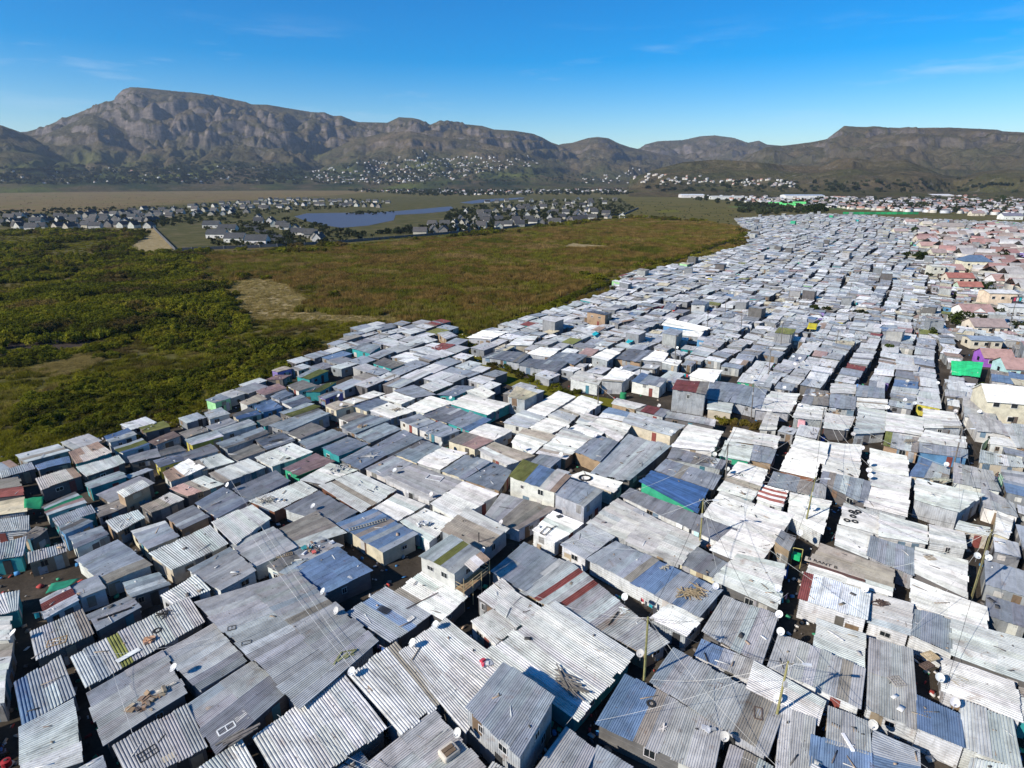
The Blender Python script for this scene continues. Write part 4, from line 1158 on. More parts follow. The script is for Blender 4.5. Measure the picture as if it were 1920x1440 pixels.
# the remaining shacks: countless, one joined object
VV = []; FF = []; TT = []; KK = []
nv = 0
def quads(P, F, tint):
    global nv
    for f in F:
        FF.append([i + nv for i in f]); TT.append(tint)
    VV.extend(P); nv += len(P)
roof_tops = []
for m_ in rest:
    tall = rng.random() < 0.03 and m_[1] * m_[2] * 4 > 16 and pr((m_[0][0], m_[0][1], 0))[0] > 950
    z = rng.uniform(4.3, 5.2) if tall else rng.uniform(1.8, 2.35)
    al = rng.random() < 0.5
    q = quad_of(m_, z, rng.uniform(0.12, 0.4), rng.choice((1, 1, 1, -1)), al)
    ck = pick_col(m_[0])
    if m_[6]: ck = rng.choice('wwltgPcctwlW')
    if rng.random() < 0.04: ck = rng.choice('BBRmPcPr')
    A, B, C, D = q if al else (q[0], q[3], q[2], q[1])
    width = np.linalg.norm(D - A)
    n = max(2, int(width / (1.1 if m_[5] < 200 else 1.7)))
    for i in range(n):
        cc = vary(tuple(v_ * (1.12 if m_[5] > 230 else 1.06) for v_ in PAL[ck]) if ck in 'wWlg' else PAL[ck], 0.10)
        if rng.random() < 0.10: cc = vary(PAL[rng.choice('tlwgbrd')], 0.1)
        s0, s1 = i / n, (i + 1) / n + 0.01
        t0, t1 = -0.02 + rng.uniform(-0.02, 0.01), 1.02 + rng.uniform(-0.01, 0.02)
        zo = rng.uniform(0, 0.035)
        pt = lambda s, t: (A * (1 - t) + B * t) * (1 - s) + (D * (1 - t) + C * t) * s
        k = 4 if m_[5] < 200 else 1
        P = []
        for j in range(k + 1):
            s = s0 + (s1 - s0) * j / k
            h = zo + (0.06 if j % 2 else 0.0)
            for t in (t0, t1): p = pt(s, t); P.append((p[0], p[1], p[2] + h + 0.04))
        quads(P, [(2 * j, 2 * j + 2, 2 * j + 3, 2 * j + 1) for j in range(k)], cc)
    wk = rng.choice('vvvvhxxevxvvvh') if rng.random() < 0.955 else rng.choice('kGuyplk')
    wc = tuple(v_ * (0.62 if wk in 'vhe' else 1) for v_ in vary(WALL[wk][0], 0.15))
    cen = np.mean(q, 0)
    P4 = [cen + (p - cen) * 0.95 for p in q]
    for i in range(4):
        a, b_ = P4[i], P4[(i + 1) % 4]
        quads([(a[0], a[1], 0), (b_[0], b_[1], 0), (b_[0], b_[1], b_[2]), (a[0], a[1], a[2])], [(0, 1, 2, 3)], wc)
        mid = (a + b_) / 2; d = (b_ - a)[:2]; L = np.linalg.norm(d); d /= L; nrm = np.array((d[1], -d[0]))
        if np.dot(nrm, (mid - cen)[:2]) < 0: nrm = -nrm
        if np.dot(nrm, -mid[:2]) > 0 and m_[5] < 390:
            for kind in (('d', 0.3), ('w', 0.7)):
                if rng.random() < 0.3: continue
                w = 0.4; z0, z1 = (0.05, 1.9) if kind[0] == 'd' else (1.0, 1.7)
                cx = a[:2] + d * L * kind[1] + nrm * 0.03
                p0, p1 = cx - d * w, cx + d * w
                quads([(p0[0], p0[1], z0), (p1[0], p1[1], z0), (p1[0], p1[1], z1), (p0[0], p0[1], z1)], [(0, 1, 2, 3)], vary(rng.choice(((0.03, 0.03, 0.03), (0.2, 0.14, 0.09), (0.5, 0.48, 0.44)))))
    roof_tops.append((cen, m_))
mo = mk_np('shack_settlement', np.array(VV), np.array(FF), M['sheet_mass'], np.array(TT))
tag(mo, 'dense mass of small corrugated shacks stretching into the distance', 'settlement', kind='stuff')
# ------------------------------------------------------------------ houses
def gable_house(name, base, w, d, h, rise, rot, rc, wc, windows=2, dormer=False, hip=False, flat_z=0.0, chimney=False):
    """base: centre of the footprint; ridge along the width"""
    t = empty(name, base)
    ca, sa = math.cos(R(-rot)), math.sin(R(-rot))
    def T(x, y, z): return (x * ca - y * sa, x * sa + y * ca, z)
    hw, hd = w / 2, d / 2
    V = [T(-hw, -hd, 0), T(hw, -hd, 0), T(hw, hd, 0), T(-hw, hd, 0), T(-hw, -hd, h), T(hw, -hd, h), T(hw, hd, h), T(-hw, hd, h)]
    F = [(0, 1, 5, 4), (1, 2, 6, 5), (2, 3, 7, 6), (3, 0, 4, 7)]
    if not hip:
        V += [T(-hw, 0, h + rise), T(hw, 0, h + rise)]; F += [(4, 7, 8), (6, 5, 9)]
    mk('wall', V, F, M['paint'], t, vary(wc, 0.08))
    ov = 0.35; k = rise / hd; z0 = h - ov * k
    xi = hw * 0.45 if hip else hw + ov
    th = 0.14
    P = [T(-hw - ov, -hd - ov, z0), T(hw + ov, -hd - ov, z0), T(xi, 0, h + rise), T(-xi, 0, h + rise), T(hw + ov, hd + ov, z0), T(-hw - ov, hd + ov, z0)]
    Vr = [(p[0], p[1], p[2] + th) for p in P] + [(p[0], p[1], p[2] + 0.015) for p in P]
    Fr = [(0, 1, 2, 3), (3, 2, 4, 5), (7, 6, 9, 8), (8, 9, 11, 10), (0, 6, 7, 1), (4, 10, 11, 5)]
    if hip: Fr += [(1, 4, 2), (5, 0, 3), (1, 7, 10, 4), (5, 11, 6, 0)]
    else: Fr += [(1, 7, 8, 2), (2, 8, 10, 4), (5, 11, 9, 3), (3, 9, 6, 0)]
    ro = mk('roof', Vr, Fr, M['paint'], t, vary(rc, 0.08))
    if chimney:
        mb = MB(); mb.box(T(hw * 0.4, hd * 0.3, h + rise), (0.8, 0.6, 1.6)); mb.build('chimney', M['paint'], ro, vary(wc, 0.05))
    rot3 = Matrix(((ca, -sa, 0), (sa, ca, 0), (0, 0, 1)))
    for fl in range(2 if h > 4.5 else 1):
        for i in range(windows):
            x = -hw + w * (i + 0.5) / windows
            mb = MB(); mb.box(T(x, -hd - 0.03, 1.5 + fl * 2.8), (1.2, 0.08, 1.1), rot3)
            wi = mb.build('window', M['paint'], t, (0.6, 0.58, 0.55))
            mb = MB(); mb.box(T(x, -hd - 0.06, 1.5 + fl * 2.8), (1.0, 0.08, 0.9), rot3); mb.build('pane', M['glass'], wi)
    if windows:
        mb = MB(); mb.box(T(-hw - 0.03, 0, 1.5), (0.08, 1.1, 1.0), rot3); mb.build('window', M['glass'], t)
        mb = MB(); mb.box(T(hw * 0.15 if windows > 1 else -hw * 0.6, -hd - 0.04, 1.05), (0.9, 0.06, 2.1), rot3); mb.build('door', M['paint'], t, (0.12, 0.09, 0.07))
    if dormer:
        V = [T(-2.2, -hd - 0.1, h), T(2.2, -hd - 0.1, h), T(0, -hd - 0.1, h + 1.4), T(0, -0.4, h + 1.4), T(-2.2, -hd + 1.0, h), T(2.2, -hd + 1.0, h)]
        mk('gable', V, [(0, 1, 2)], M['paint'], t, WH)
        mk('gable_roof', [(v_[0], v_[1], v_[2] + 0.12) for v_ in V], [(0, 2, 3, 4), (2, 1, 5, 3)], M['paint'], t, rc)
    return t

for i, (x, y, w, d, h, rise, rot, rc, wc, lab) in enumerate(HOUSES):
    p = un(x, y)
    p[1] += d / 2
    t = gable_house('brick_house', (p[0], p[1], 0.02), w, d, h, rise, rot, rc, wc, 3 if w > 7 else 2, dormer=(i == 0), hip=('hipped' in lab and 'with blue' in lab))
    tag(t, lab, 'house', 'brick houses at the right of the settlement')

# billboard on the peach block
pb = un(1901, 568, 3.0)
bt = empty('mural_board', (pb[0], pb[1] - 1, 0.02))
mb = MB(); mb.box((0, 0, 4.2), (3.4, 0.12, 2.6)); mb.build('board', M['paint'], bt, (0.04, 0.04, 0.05))
for dx, cc in ((-0.9, (0.55, 0.06, 0.10)), (0.1, (0.65, 0.62, 0.6)), (1.15, (0.03, 0.40, 0.42))):
    mb = MB(); mb.box((dx, -0.075, 4.5), (0.75, 0.03, 1.3)); mb.build('picture_panel', M['paint'], bt, cc)
for dx in (-1.4, 1.4):
    mb = MB(); mb.bar((dx, 0, 0), (dx, 0, 3.0), 0.12); mb.build('post', M['wood'], bt, (0.2, 0.18, 0.15))
tag(bt, 'dark painted picture board with red, white and teal panels beside the peach block', 'board')

# estate of white gabled houses round the lake
ROWS = [('front row left of the sandy track', (12, 431), (286, 427), 10), ('second row left of the sandy track', (-10, 421), (300, 418), 12), ('third row at the left', (4, 411), (330, 410), 13),
        ('fourth row at the left', (140, 403), (440, 404), 12), ('fifth row at the left', (235, 396), (470, 398), 9), ('row in front of the brown heath', (345, 388), (545, 392), 9),
        ('row behind the lake', (410, 382), (715, 388), 18), ('farthest row behind the lake', (480, 376), (730, 380), 17), ('long row along the boundary wall', (775, 440), (1165, 409), 16),
        ('second row behind the boundary wall', (800, 428), (1150, 402), 14), ('third row behind the boundary wall', (860, 415), (1120, 397), 11), ('row on the lake spit', (870, 402), (1110, 388), 11),
        ('row at the tip of the lake spit', (930, 391), (1140, 380), 9), ('top row of the lake estate', (900, 382), (1160, 374), 9), ('row beside the estate road', (470, 412), (610, 456), 9)]
ORD = ['first', 'second', 'third', 'fourth', 'fifth', 'sixth', 'seventh', 'eighth', 'ninth', 'tenth', 'eleventh', 'twelfth', 'thirteenth', 'fourteenth', 'fifteenth', 'sixteenth', 'seventeenth', 'eighteenth', 'nineteenth', 'twentieth', 'twenty-first', 'twenty-second', 'twenty-third', 'twenty-fourth', 'twenty-fifth']
def ordw(i): return ORD[i] if i < len(ORD) else 'no. %d' % (i + 1)
ESTATE = []
for rn, a, b_, n in ROWS:
    n = int(round(n * 1.35))
    for i in range(n):
        f = (i + 0.5) / n
        x = a[0] + (b_[0] - a[0]) * f + rng.uniform(-9, 9) * (a[1] - 340) / 80; y = a[1] + (b_[1] - a[1]) * f + rng.uniform(-2.2, 2.2)
        p = un(x, y); far = p[1]
        w = rng.uniform(8.5, 12.0); d = rng.uniform(6.0, 7.8)
        rot = rng.choice((rng.uniform(-15, 20), rng.uniform(70, 110)))
        t = gable_house('estate_house', (p[0], p[1] + 3, 0.12), w, d, rng.uniform(2.6, 3.4), rng.uniform(3.0, 4.0), rot, rng.choice(((0.035, 0.036, 0.04), (0.05, 0.05, 0.052), (0.07, 0.065, 0.062))),
                        rng.choice(((0.54, 0.51, 0.45), (0.40, 0.36, 0.29), (0.48, 0.46, 0.42), (0.26, 0.235, 0.20))), 2 if far < 470 else 0, chimney=rng.random() < 0.5)
        tag(t, 'gabled white house, %s from left in the %s' % (ordw(i), rn), 'house', 'gabled houses of the lake estate')
        ESTATE.append((p[0], p[1] + 3))
for i, (x, y, lab) in enumerate(((405, 447, 'dark-roofed house nearest the sandy track corner'), (440, 455, 'wide dark-roofed house on the near left corner of the estate'), (480, 459, 'wide dark-roofed house beside the estate road end'),
                                 (425, 436, 'dark-roofed house behind the near corner houses'), (395, 428, 'dark-roofed house at the back of the near corner group'))):
    p = un(x, y)
    t = gable_house('estate_house', (p[0], p[1] + 4, 0.12), 16, 9, 3.4, 3.6, rng.uniform(-5, 8), (0.045, 0.047, 0.05), (0.58, 0.55, 0.50), 3, chimney=False)
    tag(t, lab, 'house', 'gabled houses of the lake estate'); ESTATE.append((p[0], p[1] + 4))

# boundary wall of the estate: posts and panels
WALL_PX = [(286, 427), (329, 471), (420, 467), (520, 463), (620, 457), (720, 449), (830, 440), (960, 427), (1100, 411), (1172, 402), (1197, 391)]
bw = empty('boundary_wall', un(329, 471)); wp = [un(x, y) - un(329, 471) for x, y in WALL_PX]
for a, b_ in zip(wp[:-1], wp[1:]):
    L = np.linalg.norm(b_ - a); k = max(1, int(L / 9))
    for i in range(k):
        p, q = a + (b_ - a) * i / k, a + (b_ - a) * (i + 1) / k
        mb = MB(); mb.bar((p[0], p[1], 1.05), (q[0], q[1], 1.05), 0.15, 2.1); mb.build('wall_panel', M['paint'], bw, vary((0.10, 0.10, 0.105), 0.15))
        mb = MB(); mb.box((p[0], p[1], 1.2), (0.4, 0.4, 2.5)); mb.build('post', M['paint'], bw, (0.16, 0.155, 0.15))
tag(bw, 'long dark grey wall with posts round the lake estate', 'wall')

# white sheds of the business park and the school with green roofs
for x, y, w, d, h, rc, lab in ((1300, 371, 60, 40, 7, (0.60, 0.60, 0.62), 'low white shed at the left end of the business park'), (1365, 374, 75, 30, 6, (0.5, 0.48, 0.46), 'long beige shed with many bays in the business park'),
                               (1425, 368, 90, 45, 9, (0.62, 0.62, 0.64), 'largest white flat-roofed shed behind the settlement'), (1510, 373, 95, 40, 8, (0.35, 0.42, 0.50), 'long shed with blue-grey roof behind the settlement'),
                               (1620, 371, 110, 40, 7, (0.68, 0.67, 0.66), 'long white shed above the green fence'), (1740, 371, 130, 40, 7, (0.70, 0.69, 0.68), 'very long white shed at the right behind trees'),
                               (1465, 355, 80, 30, 9, (0.20, 0.24, 0.36), 'blue-roofed terrace on the slope above the sheds'), (1545, 352, 90, 30, 9, (0.25, 0.27, 0.36), 'second blue-roofed terrace on the slope above the sheds')):
    p = un(x, y)
    t = gable_house('industrial_shed', (p[0], p[1] + d / 2, 0.1), w, d, h, 2.0, 3, rc, (0.66, 0.64, 0.60), 0)
    tag(t, lab, 'shed', 'sheds of the business park')
for x, y, lab in ((1455, 387, 'pale green-roofed school block at the left'), (1480, 390, 'green-roofed school block beside the tall tree'), (1500, 386, 'far green-roofed school block')):
    p = un(x, y)
    t = gable_house('school_block', (p[0], p[1] + 5, 0.1), 22, 10, 3.6, 3.5, 20, (0.10, 0.50, 0.14), (0.62, 0.58, 0.46), 0)
    tag(t, lab, 'school', 'school blocks with green roofs')
# green fence behind the settlement
gp = un(1580, 402); gq = un(1722, 402)
gf = empty('green_fence', gp)
d = gq - gp; k = 14
for i in range(k):
    p = d * i / k; q = d * (i + 0.96) / k
    mb = MB(); mb.bar((p[0], p[1], 1.7), (q[0], q[1], 1.7), 0.1, 3.2); mb.build('fence_panel', M['paint'], gf, vary((0.02, 0.30, 0.10), 0.3))
    mb = MB(); mb.box((p[0], p[1], 1.8), (0.2, 0.2, 3.6)); mb.build('post', M['paint'], gf, (0.1, 0.1, 0.1))
tag(gf, 'long bright green fence behind the far end of the settlement', 'fence')

# far-off houses that read as white specks: one mass
VV = []; FF = []; TT = []; nv = 0
def speck(x, y, z, w, d, h, rise, a, rc, wc):
    ca, sa = math.cos(a), math.sin(a)
    T = lambda X_, Y_, Z_: (x + X_ * ca - Y_ * sa, y + X_ * sa + Y_ * ca, z + Z_)
    hw, hd = w / 2, d / 2
    quads([T(-hw, -hd, -6), T(hw, -hd, -6), T(hw, hd, -6), T(-hw, hd, -6), T(-hw, -hd, h), T(hw, -hd, h), T(hw, hd, h), T(-hw, hd, h)], [(0, 1, 5, 4), (1, 2, 6, 5), (2, 3, 7, 6), (3, 0, 4, 7)], wc)
    quads([T(-hw, -hd, h), T(hw, -hd, h), T(hw, 0, h + rise), T(-hw, 0, h + rise), T(hw, hd, h), T(-hw, hd, h)], [(0, 1, 2, 3), (3, 2, 4, 5)], rc)
def specks(poly_px, n, rcs, wcs, slope=False, zmax=400):
    xs = [p[0] for p in poly_px]; ys = [p[1] for p in poly_px]; k = 0; tries = 0
    while k < n and tries < n * 30:
        tries += 1
        x, y = rng.uniform(min(xs), max(xs)), rng.uniform(min(ys), max(ys))
        if not inpoly(x, y, poly_px): continue
        if slope:
            dv = ray(x, y); tt = np.linspace(1500, 5600, 110) / math.hypot(dv[0], dv[1])
            PX, PY, PZ = dv[0] * tt, dv[1] * tt, CAM_H + dv[2] * tt
            hz = np.maximum(terrain(PX, PY), 0)
            hit = np.nonzero(PZ <= hz)[0]
            if len(hit) == 0: continue
            i = hit[0]; p = (PX[i], PY[i], hz[i])
        else:
            q = un(x, y); p = (q[0], q[1], 0)
        if math.hypot(p[0], p[1]) > 5200: continue
        speck(p[0], p[1], p[2], rng.uniform(6, 12), rng.uniform(6, 9), rng.uniform(2.3, 4.0), rng.uniform(1.5, 3.5), rng.uniform(-0.6, 0.6), vary(rng.choice(rcs), 0.2), vary(rng.choice(wcs), 0.12))
        k += 1
RCS = [(0.30, 0.26, 0.24), (0.45, 0.42, 0.40), (0.20, 0.19, 0.2), (0.40, 0.22, 0.16), (0.55, 0.54, 0.52)]
WCS = [(0.56, 0.54, 0.50), (0.42, 0.38, 0.33), (0.50, 0.46, 0.40)]
specks([(560, 330), (600, 318), (700, 306), (800, 297), (880, 300), (905, 320), (860, 338), (720, 345), (600, 347)], 280, RCS, WCS, True)
specks([(840, 300), (900, 295), (1000, 300), (1010, 312), (900, 325)], 60, RCS, WCS, True)
specks([(560, 345), (700, 338), (900, 325), (1100, 340), (1200, 348), (1300, 345), (1320, 362), (1100, 362), (900, 366), (700, 360), (560, 352)], 620, RCS, WCS, False)
specks([(0, 328), (180, 318), (420, 312), (560, 322), (560, 346), (200, 346), (0, 346)], 60, RCS, WCS, True)
specks([(1250, 360), (1500, 362), (1925, 366), (1925, 405), (1720, 398), (1580, 392), (1450, 384), (1330, 372)], 720, RCS, WCS + [(0.6, 0.6, 0.62)], False)
specks([(1080, 330), (1200, 325), (1340, 336), (1500, 344), (1500, 352), (1300, 350), (1100, 345)], 120, RCS, WCS, True)
specks([(1690, 430), (1925, 430), (1925, 560), (1800, 500)], 120, [(0.36, 0.20, 0.17), (0.34, 0.27, 0.23), (0.45, 0.42, 0.4), (0.5, 0.46, 0.42)], WCS, False)
fo = mk_np('far_houses', np.array(VV), np.array(FF), M['paint_mass'], np.array(TT))
tag(fo, 'scatter of tiny white houses on the flats and mountain foot', 'houses', kind='stuff')

# ------------------------------------------------------------------ vegetation
def cards(n, shape, size, up=0.0, flat=0.6):
    """many small leaf faces spread through clumps: shape() gives a point and its outward direction"""
    V = []; F = []
    for i in range(n):
        p, o = shape()
        o = Vector(o) + Vector((rng.gauss(0, flat), rng.gauss(0, flat), rng.gauss(0, flat) + up)); o.normalize()
        a = o.cross(Vector((rng.gauss(0, 1), rng.gauss(0, 1), rng.gauss(0, 1)))).normalized(); b_ = o.cross(a)
        s = size * rng.uniform(0.6, 1.4)
        p = Vector(p); k = len(V)
        V += [p - a * s, p - b_ * s * 0.55, p + a * s, p + b_ * s * 0.55]; F.append((k, k + 1, k + 2, k + 3))
    return V, F

def clump_shape(rx, rz, n):
    cl = []
    for i in range(n):
        a = rng.uniform(0, 6.283); r_ = rx * math.sqrt(rng.random()) * 0.8
        cl.append((r_ * math.cos(a), r_ * math.sin(a), rz * rng.uniform(0.25, 0.85), rng.uniform(0.28, 0.48) * rx))
    def f():
        c = rng.choice(cl); d = Vector((rng.gauss(0, 1), rng.gauss(0, 1), rng.gauss(0, 1) + 0.35)).normalized()
        r_ = c[3] * rng.uniform(0.7, 1.05)
        return (c[0] + d.x * r_, c[1] + d.y * r_, max(0.02, c[2] + d.z * r_ * 0.8)), d
    return f

def hidden_mesh(name, V, F, mat):
    me = bpy.data.meshes.new(name); me.from_pydata([tuple(v_) for v_ in V], [], F); me.materials.append(mat)
    return bpy.data.objects.new(name, me)

def blade_tuft(n, spread, h, w, lean):
    V = []; F = []
    for i in range(n):
        a = rng.uniform(0, 6.283); r_ = spread * math.sqrt(rng.random())
        x, y = r_ * math.cos(a), r_ * math.sin(a)
        hh = h * rng.uniform(0.55, 1.1); l = rng.uniform(0, lean) * hh; b_ = rng.uniform(0, 6.283); c = rng.uniform(0, 3.1416)
        dx, dy = math.cos(c) * w / 2, math.sin(c) * w / 2
        k = len(V)
        mx, my = x + l * 0.3 * math.cos(b_), y + l * 0.3 * math.sin(b_)
        V += [(x - dx, y - dy, 0), (x + dx, y + dy, 0), (mx + dx * .9, my + dy * .9, hh * 0.6), (mx - dx * .9, my - dy * .9, hh * 0.6), (x + l * math.cos(b_), y + l * math.sin(b_), hh)]
        F += [(k, k + 1, k + 2, k + 3), (k + 3, k + 2, k + 4)]
    return V, F

def library(name, objs):
    c = bpy.data.collections.new(name)
    for o in objs: c.objects.link(o)
    return c

LIB = {}
LIB['shrub'] = library('shrub_library', [hidden_mesh('shrub_kind', *cards(420, clump_shape(1.0, 1.0, 9), 0.12), M['shrub']) for i in range(4)])
LIB['reed'] = library('reed_library', [hidden_mesh('reed_kind', *blade_tuft(110, 0.8, 1.0, 0.05, 0.35), M['reed']) for i in range(4)])
LIB['grass'] = library('grass_library', [hidden_mesh('grass_kind', *blade_tuft(90, 0.7, 1.0, 0.06, 0.8), M['grass']) for i in range(3)])
LIB['straw'] = library('straw_library', [hidden_mesh('straw_kind', *blade_tuft(70, 0.8, 1.0, 0.05, 0.9), M['straw']) for i in range(3)])
LIB['fartree'] = library('far_tree_library', [hidden_mesh('far_tree_kind', *cards(200, clump_shape(1.0, 1.0, 8), 0.2), M['fartree']) for i in range(4)])

def scatter(name, pts, rot, sc, nk, lib, label, cat):
    """instances of a plant on points (uncountable growth)"""
    n = len(pts)
    me = bpy.data.meshes.new(name)
    me.vertices.add(n); me.vertices.foreach_set("co", np.asarray(pts, np.float32).ravel())
    for nm, ty, arr in (('rot', 'FLOAT', rot), ('kind', 'INT', nk)):
        a = me.attributes.new(nm, ty, 'POINT'); a.data.foreach_set("value", np.asarray(arr, np.float32 if ty == 'FLOAT' else np.int32))
    a = me.attributes.new('scl', 'FLOAT_VECTOR', 'POINT'); a.data.foreach_set("vector", np.asarray(sc, np.float32).ravel())
    o = link(bpy.data.objects.new(name, me))
    ng = bpy.data.node_groups.new(name + '_nodes', 'GeometryNodeTree')
    ng.interface.new_socket('Geometry', in_out='INPUT', socket_type='NodeSocketGeometry')
    ng.interface.new_socket('Geometry', in_out='OUTPUT', socket_type='NodeSocketGeometry')
    nn = ng.nodes; L = ng.links
    gi = nn.new('NodeGroupInput'); go_ = nn.new('NodeGroupOutput')
    ip = nn.new('GeometryNodeInstanceOnPoints'); ci = nn.new('GeometryNodeCollectionInfo')
    ci.inputs['Collection'].default_value = lib; ci.inputs['Separate Children'].default_value = True; ci.inputs['Reset Children'].default_value = True
    ip.inputs['Pick Instance'].default_value = True
    def attr(nm, ty):
        a = nn.new('GeometryNodeInputNamedAttribute'); a.data_type = ty; a.inputs['Name'].default_value = nm
        return [s_ for s_ in a.outputs if s_.enabled and s_.name == 'Attribute'][0]
    cx = nn.new('ShaderNodeCombineXYZ'); L.new(attr('rot', 'FLOAT'), cx.inputs['Z'])
    L.new(gi.outputs[0], ip.inputs['Points']); L.new(ci.outputs[0], ip.inputs['Instance'])
    L.new(attr('kind', 'INT'), ip.inputs['Instance Index']); L.new(cx.outputs[0], ip.inputs['Rotation']); L.new(attr('scl', 'FLOAT_VECTOR'), ip.inputs['Scale'])
    L.new(ip.outputs[0], go_.inputs[0])
    md = o.modifiers.new('growth', 'NODES'); md.node_group = ng
    tag(o, label, cat, kind='stuff')
    return o

NOGO = [SETTLE, [un(x, y)[:2] for x, y in LAKE_PX]]
EST_POLY = [un(x, y)[:2] for x, y in [(-300, 430), (0, 429), (286, 427), (329, 473), (520, 465), (830, 443), (1100, 414), (1172, 405), (1197, 392), (1160, 370), (980, 366), (700, 370), (430, 378), (200, 395), (-300, 415)]]
SAND = [[un(x, y)[:2] for x, y in q] for q in ([(398, 565), (430, 535), (480, 522), (545, 535), (570, 560), (555, 585), (600, 590), (690, 593), (760, 600), (730, 612), (650, 604), (540, 600), (470, 603), (455, 585)],
        [(62, 690), (100, 678), (165, 668), (180, 676), (150, 692), (105, 703)], [(245, 465), (285, 432), (300, 428), (330, 470), (318, 474), (270, 478)], [(1050, 462), (1075, 456), (1140, 461), (1138, 465), (1080, 465)])]
MUD = [[un(x, y)[:2] for x, y in [(0, 640), (120, 628), (215, 632), (150, 650), (60, 662), (0, 665)]]]

def sample_px(poly, n, dist_pow=True):
    """points of the ground inside a photo outline, evenly spread over the ground"""
    G_ = np.array([un(x, y)[:2] for x, y in poly]); lo, hi = G_.min(0), G_.max(0)
    P = nrng.uniform(lo, hi, (int(n), 2)); return P[inpoly_np(P, [tuple(q) for q in G_])]

def reject(P, polys):
    for q in polys: P = P[~inpoly_np(P, [tuple(a) for a in q])]
    return P

def arrays(P, smin, smax, hmin, hmax, kinds, z=0.0):
    n = len(P); s = nrng.uniform(smin, smax, n); h = nrng.uniform(hmin, hmax, n)
    return np.c_[P, np.full(n, z)], nrng.uniform(0, 6.283, n), np.c_[s, s, h], nrng.integers(0, kinds, n)

VELD = [(-250, 433), (290, 434), (329, 474), (520, 467), (830, 445), (1100, 416), (1175, 407), (1330, 415), (1400, 430), (1402, 470), (1290, 500), (1160, 525), (1140, 560), (1045, 592), (900, 632), (850, 615), (620, 660), (380, 775), (180, 822), (-60, 905), (-500, 960)]
def density_keep(P, d0):
    d = np.hypot(P[:, 0], P[:, 1]); return P[nrng.random(len(P)) < np.clip(d0 / d, 0, 1) ** 1.2]
# reeds
P = sample_px(VELD, 330000); P = density_keep(P, 125); P = reject(P, NOGO[:1] + SAND + MUD + [[un(x, y)[:2] for x, y in [(1372, 447), (1382, 453), (1300, 483), (1235, 507), (1150, 537), (1085, 562), (1010, 596), (945, 620), (935, 606), (1000, 580), (1080, 546), (1150, 522), (1235, 494), (1300, 472)]]])
nz = fbm(P[:, 0] / 30, P[:, 1] / 30, 3, 5)
far = np.hypot(P[:, 0], P[:, 1])
reedzone = [un(x, y)[:2] for x, y in [(330, 478), (560, 470), (840, 448), (1180, 410), (1395, 425), (1402, 465), (1150, 530), (1040, 590), (890, 630), (860, 612), (700, 610), (560, 600), (570, 560), (480, 520), (380, 540), (390, 500)]]
jit = np.c_[fbm(P[:, 0] / 25, P[:, 1] / 25, 3, 61) - 0.5, fbm(P[:, 0] / 25, P[:, 1] / 25, 3, 71) - 0.5] * 60 + nrng.normal(0, 4, P.shape)
inr = inpoly_np(P + jit, [tuple(q) for q in reedzone])
Pr = P[inr]; scale = 1 + np.clip((np.hypot(Pr[:, 0], Pr[:, 1]) - 110) / 300, 0, 2)
a = arrays(Pr, 1.0, 1.7, 1.2, 2.2, 4); a[2][:, :2] *= scale[:, None]
scatter('reeds', a[0], a[1], a[2], a[3], LIB['reed'], 'brown-green reed bed between the settlement and the lake estate', 'reeds')
# grass and low scrub nearer the left
Pg = P[~inr]
nzg = nz[~inr]
a = arrays(Pg, 1.1, 2.0, 0.4, 1.1, 3)
scatter('veld_grass', a[0], a[1], a[2], a[3], LIB['grass'], 'rough green grass of the open veld at the left', 'grass')
sel = (nzg > 0.50) & (nrng.random(len(Pg)) < 0.45)
Ps = Pg[sel]; a = arrays(Ps, 0.9, 2.2, 0.7, 1.7, 4); sc = 1 + np.clip((np.hypot(Ps[:, 0], Ps[:, 1]) - 140) / 260, 0, 1.5); a[2][:] *= sc[:, None]
scatter('scrub', a[0], a[1], a[2], a[3], LIB['shrub'], 'low dark green scrub dotted over the veld', 'scrub')
# the taller thickets
th = []
for poly, n in (([(-200, 575), (0, 560), (150, 537), (370, 522), (388, 545), (330, 600), (210, 632), (60, 640), (-200, 650)], 7200), ([(160, 510), (250, 487), (350, 478), (385, 492), (300, 510), (240, 520), (180, 522)], 900),
                ([(300, 570), (390, 540), (420, 560), (400, 600), (330, 620)], 300), ([(-100, 480), (200, 480), (280, 440), (300, 470), (200, 530), (-100, 545)], 380), ([(230, 448), (290, 440), (292, 462), (240, 470)], 160)):
    q = sample_px(poly, n * 4); q = q + nrng.normal(0, 3.5, q.shape); th.append(q[fbm(q[:, 0] / 14, q[:, 1] / 14, 3, 81) > 0.42][:n])
Pt = reject(np.concatenate(th), NOGO[:1] + [SAND[2]] + [EST_POLY])
a = arrays(Pt, 1.6, 3.2, 1.6, 3.4, 4)
scatter('thicket', a[0], a[1], a[2], a[3], LIB['shrub'], 'dense green thicket of rounded bushes on the veld', 'thicket')
# bushes on the drain line and along the settlement edge
dl = []
for (x0, y0), (x1, y1), n, j in (((1088, 551), (952, 608), 420, 1.0), ((1372, 449), (1235, 499), 300, 1.2), ((1235, 499), (1085, 551), 420, 1.0), ((870, 620), (905, 680), 40, 1.5), ((905, 680), (1080, 742), 60, 1.2), ((1335, 790), (1460, 808), 40, 0.7), ((330, 470), (830, 443), 150, 2.5), ((830, 443), (1170, 408), 120, 3), ((0, 885), (380, 770), 120, 4), ((400, 760), (640, 655), 90, 4)):
    a0, b0 = un(x0, y0)[:2], un(x1, y1)[:2]
    t_ = nrng.random(n); dl.append(a0 + (b0 - a0) * t_[:, None] + nrng.normal(0, j, (n, 2)))
Pd = np.concatenate(dl); a = arrays(Pd, 0.5, 1.3, 0.5, 1.3, 4)
scatter('edge_bushes', a[0], a[1], a[2], a[3], LIB['shrub'], 'small bushes along paths, drain and estate wall', 'bushes')
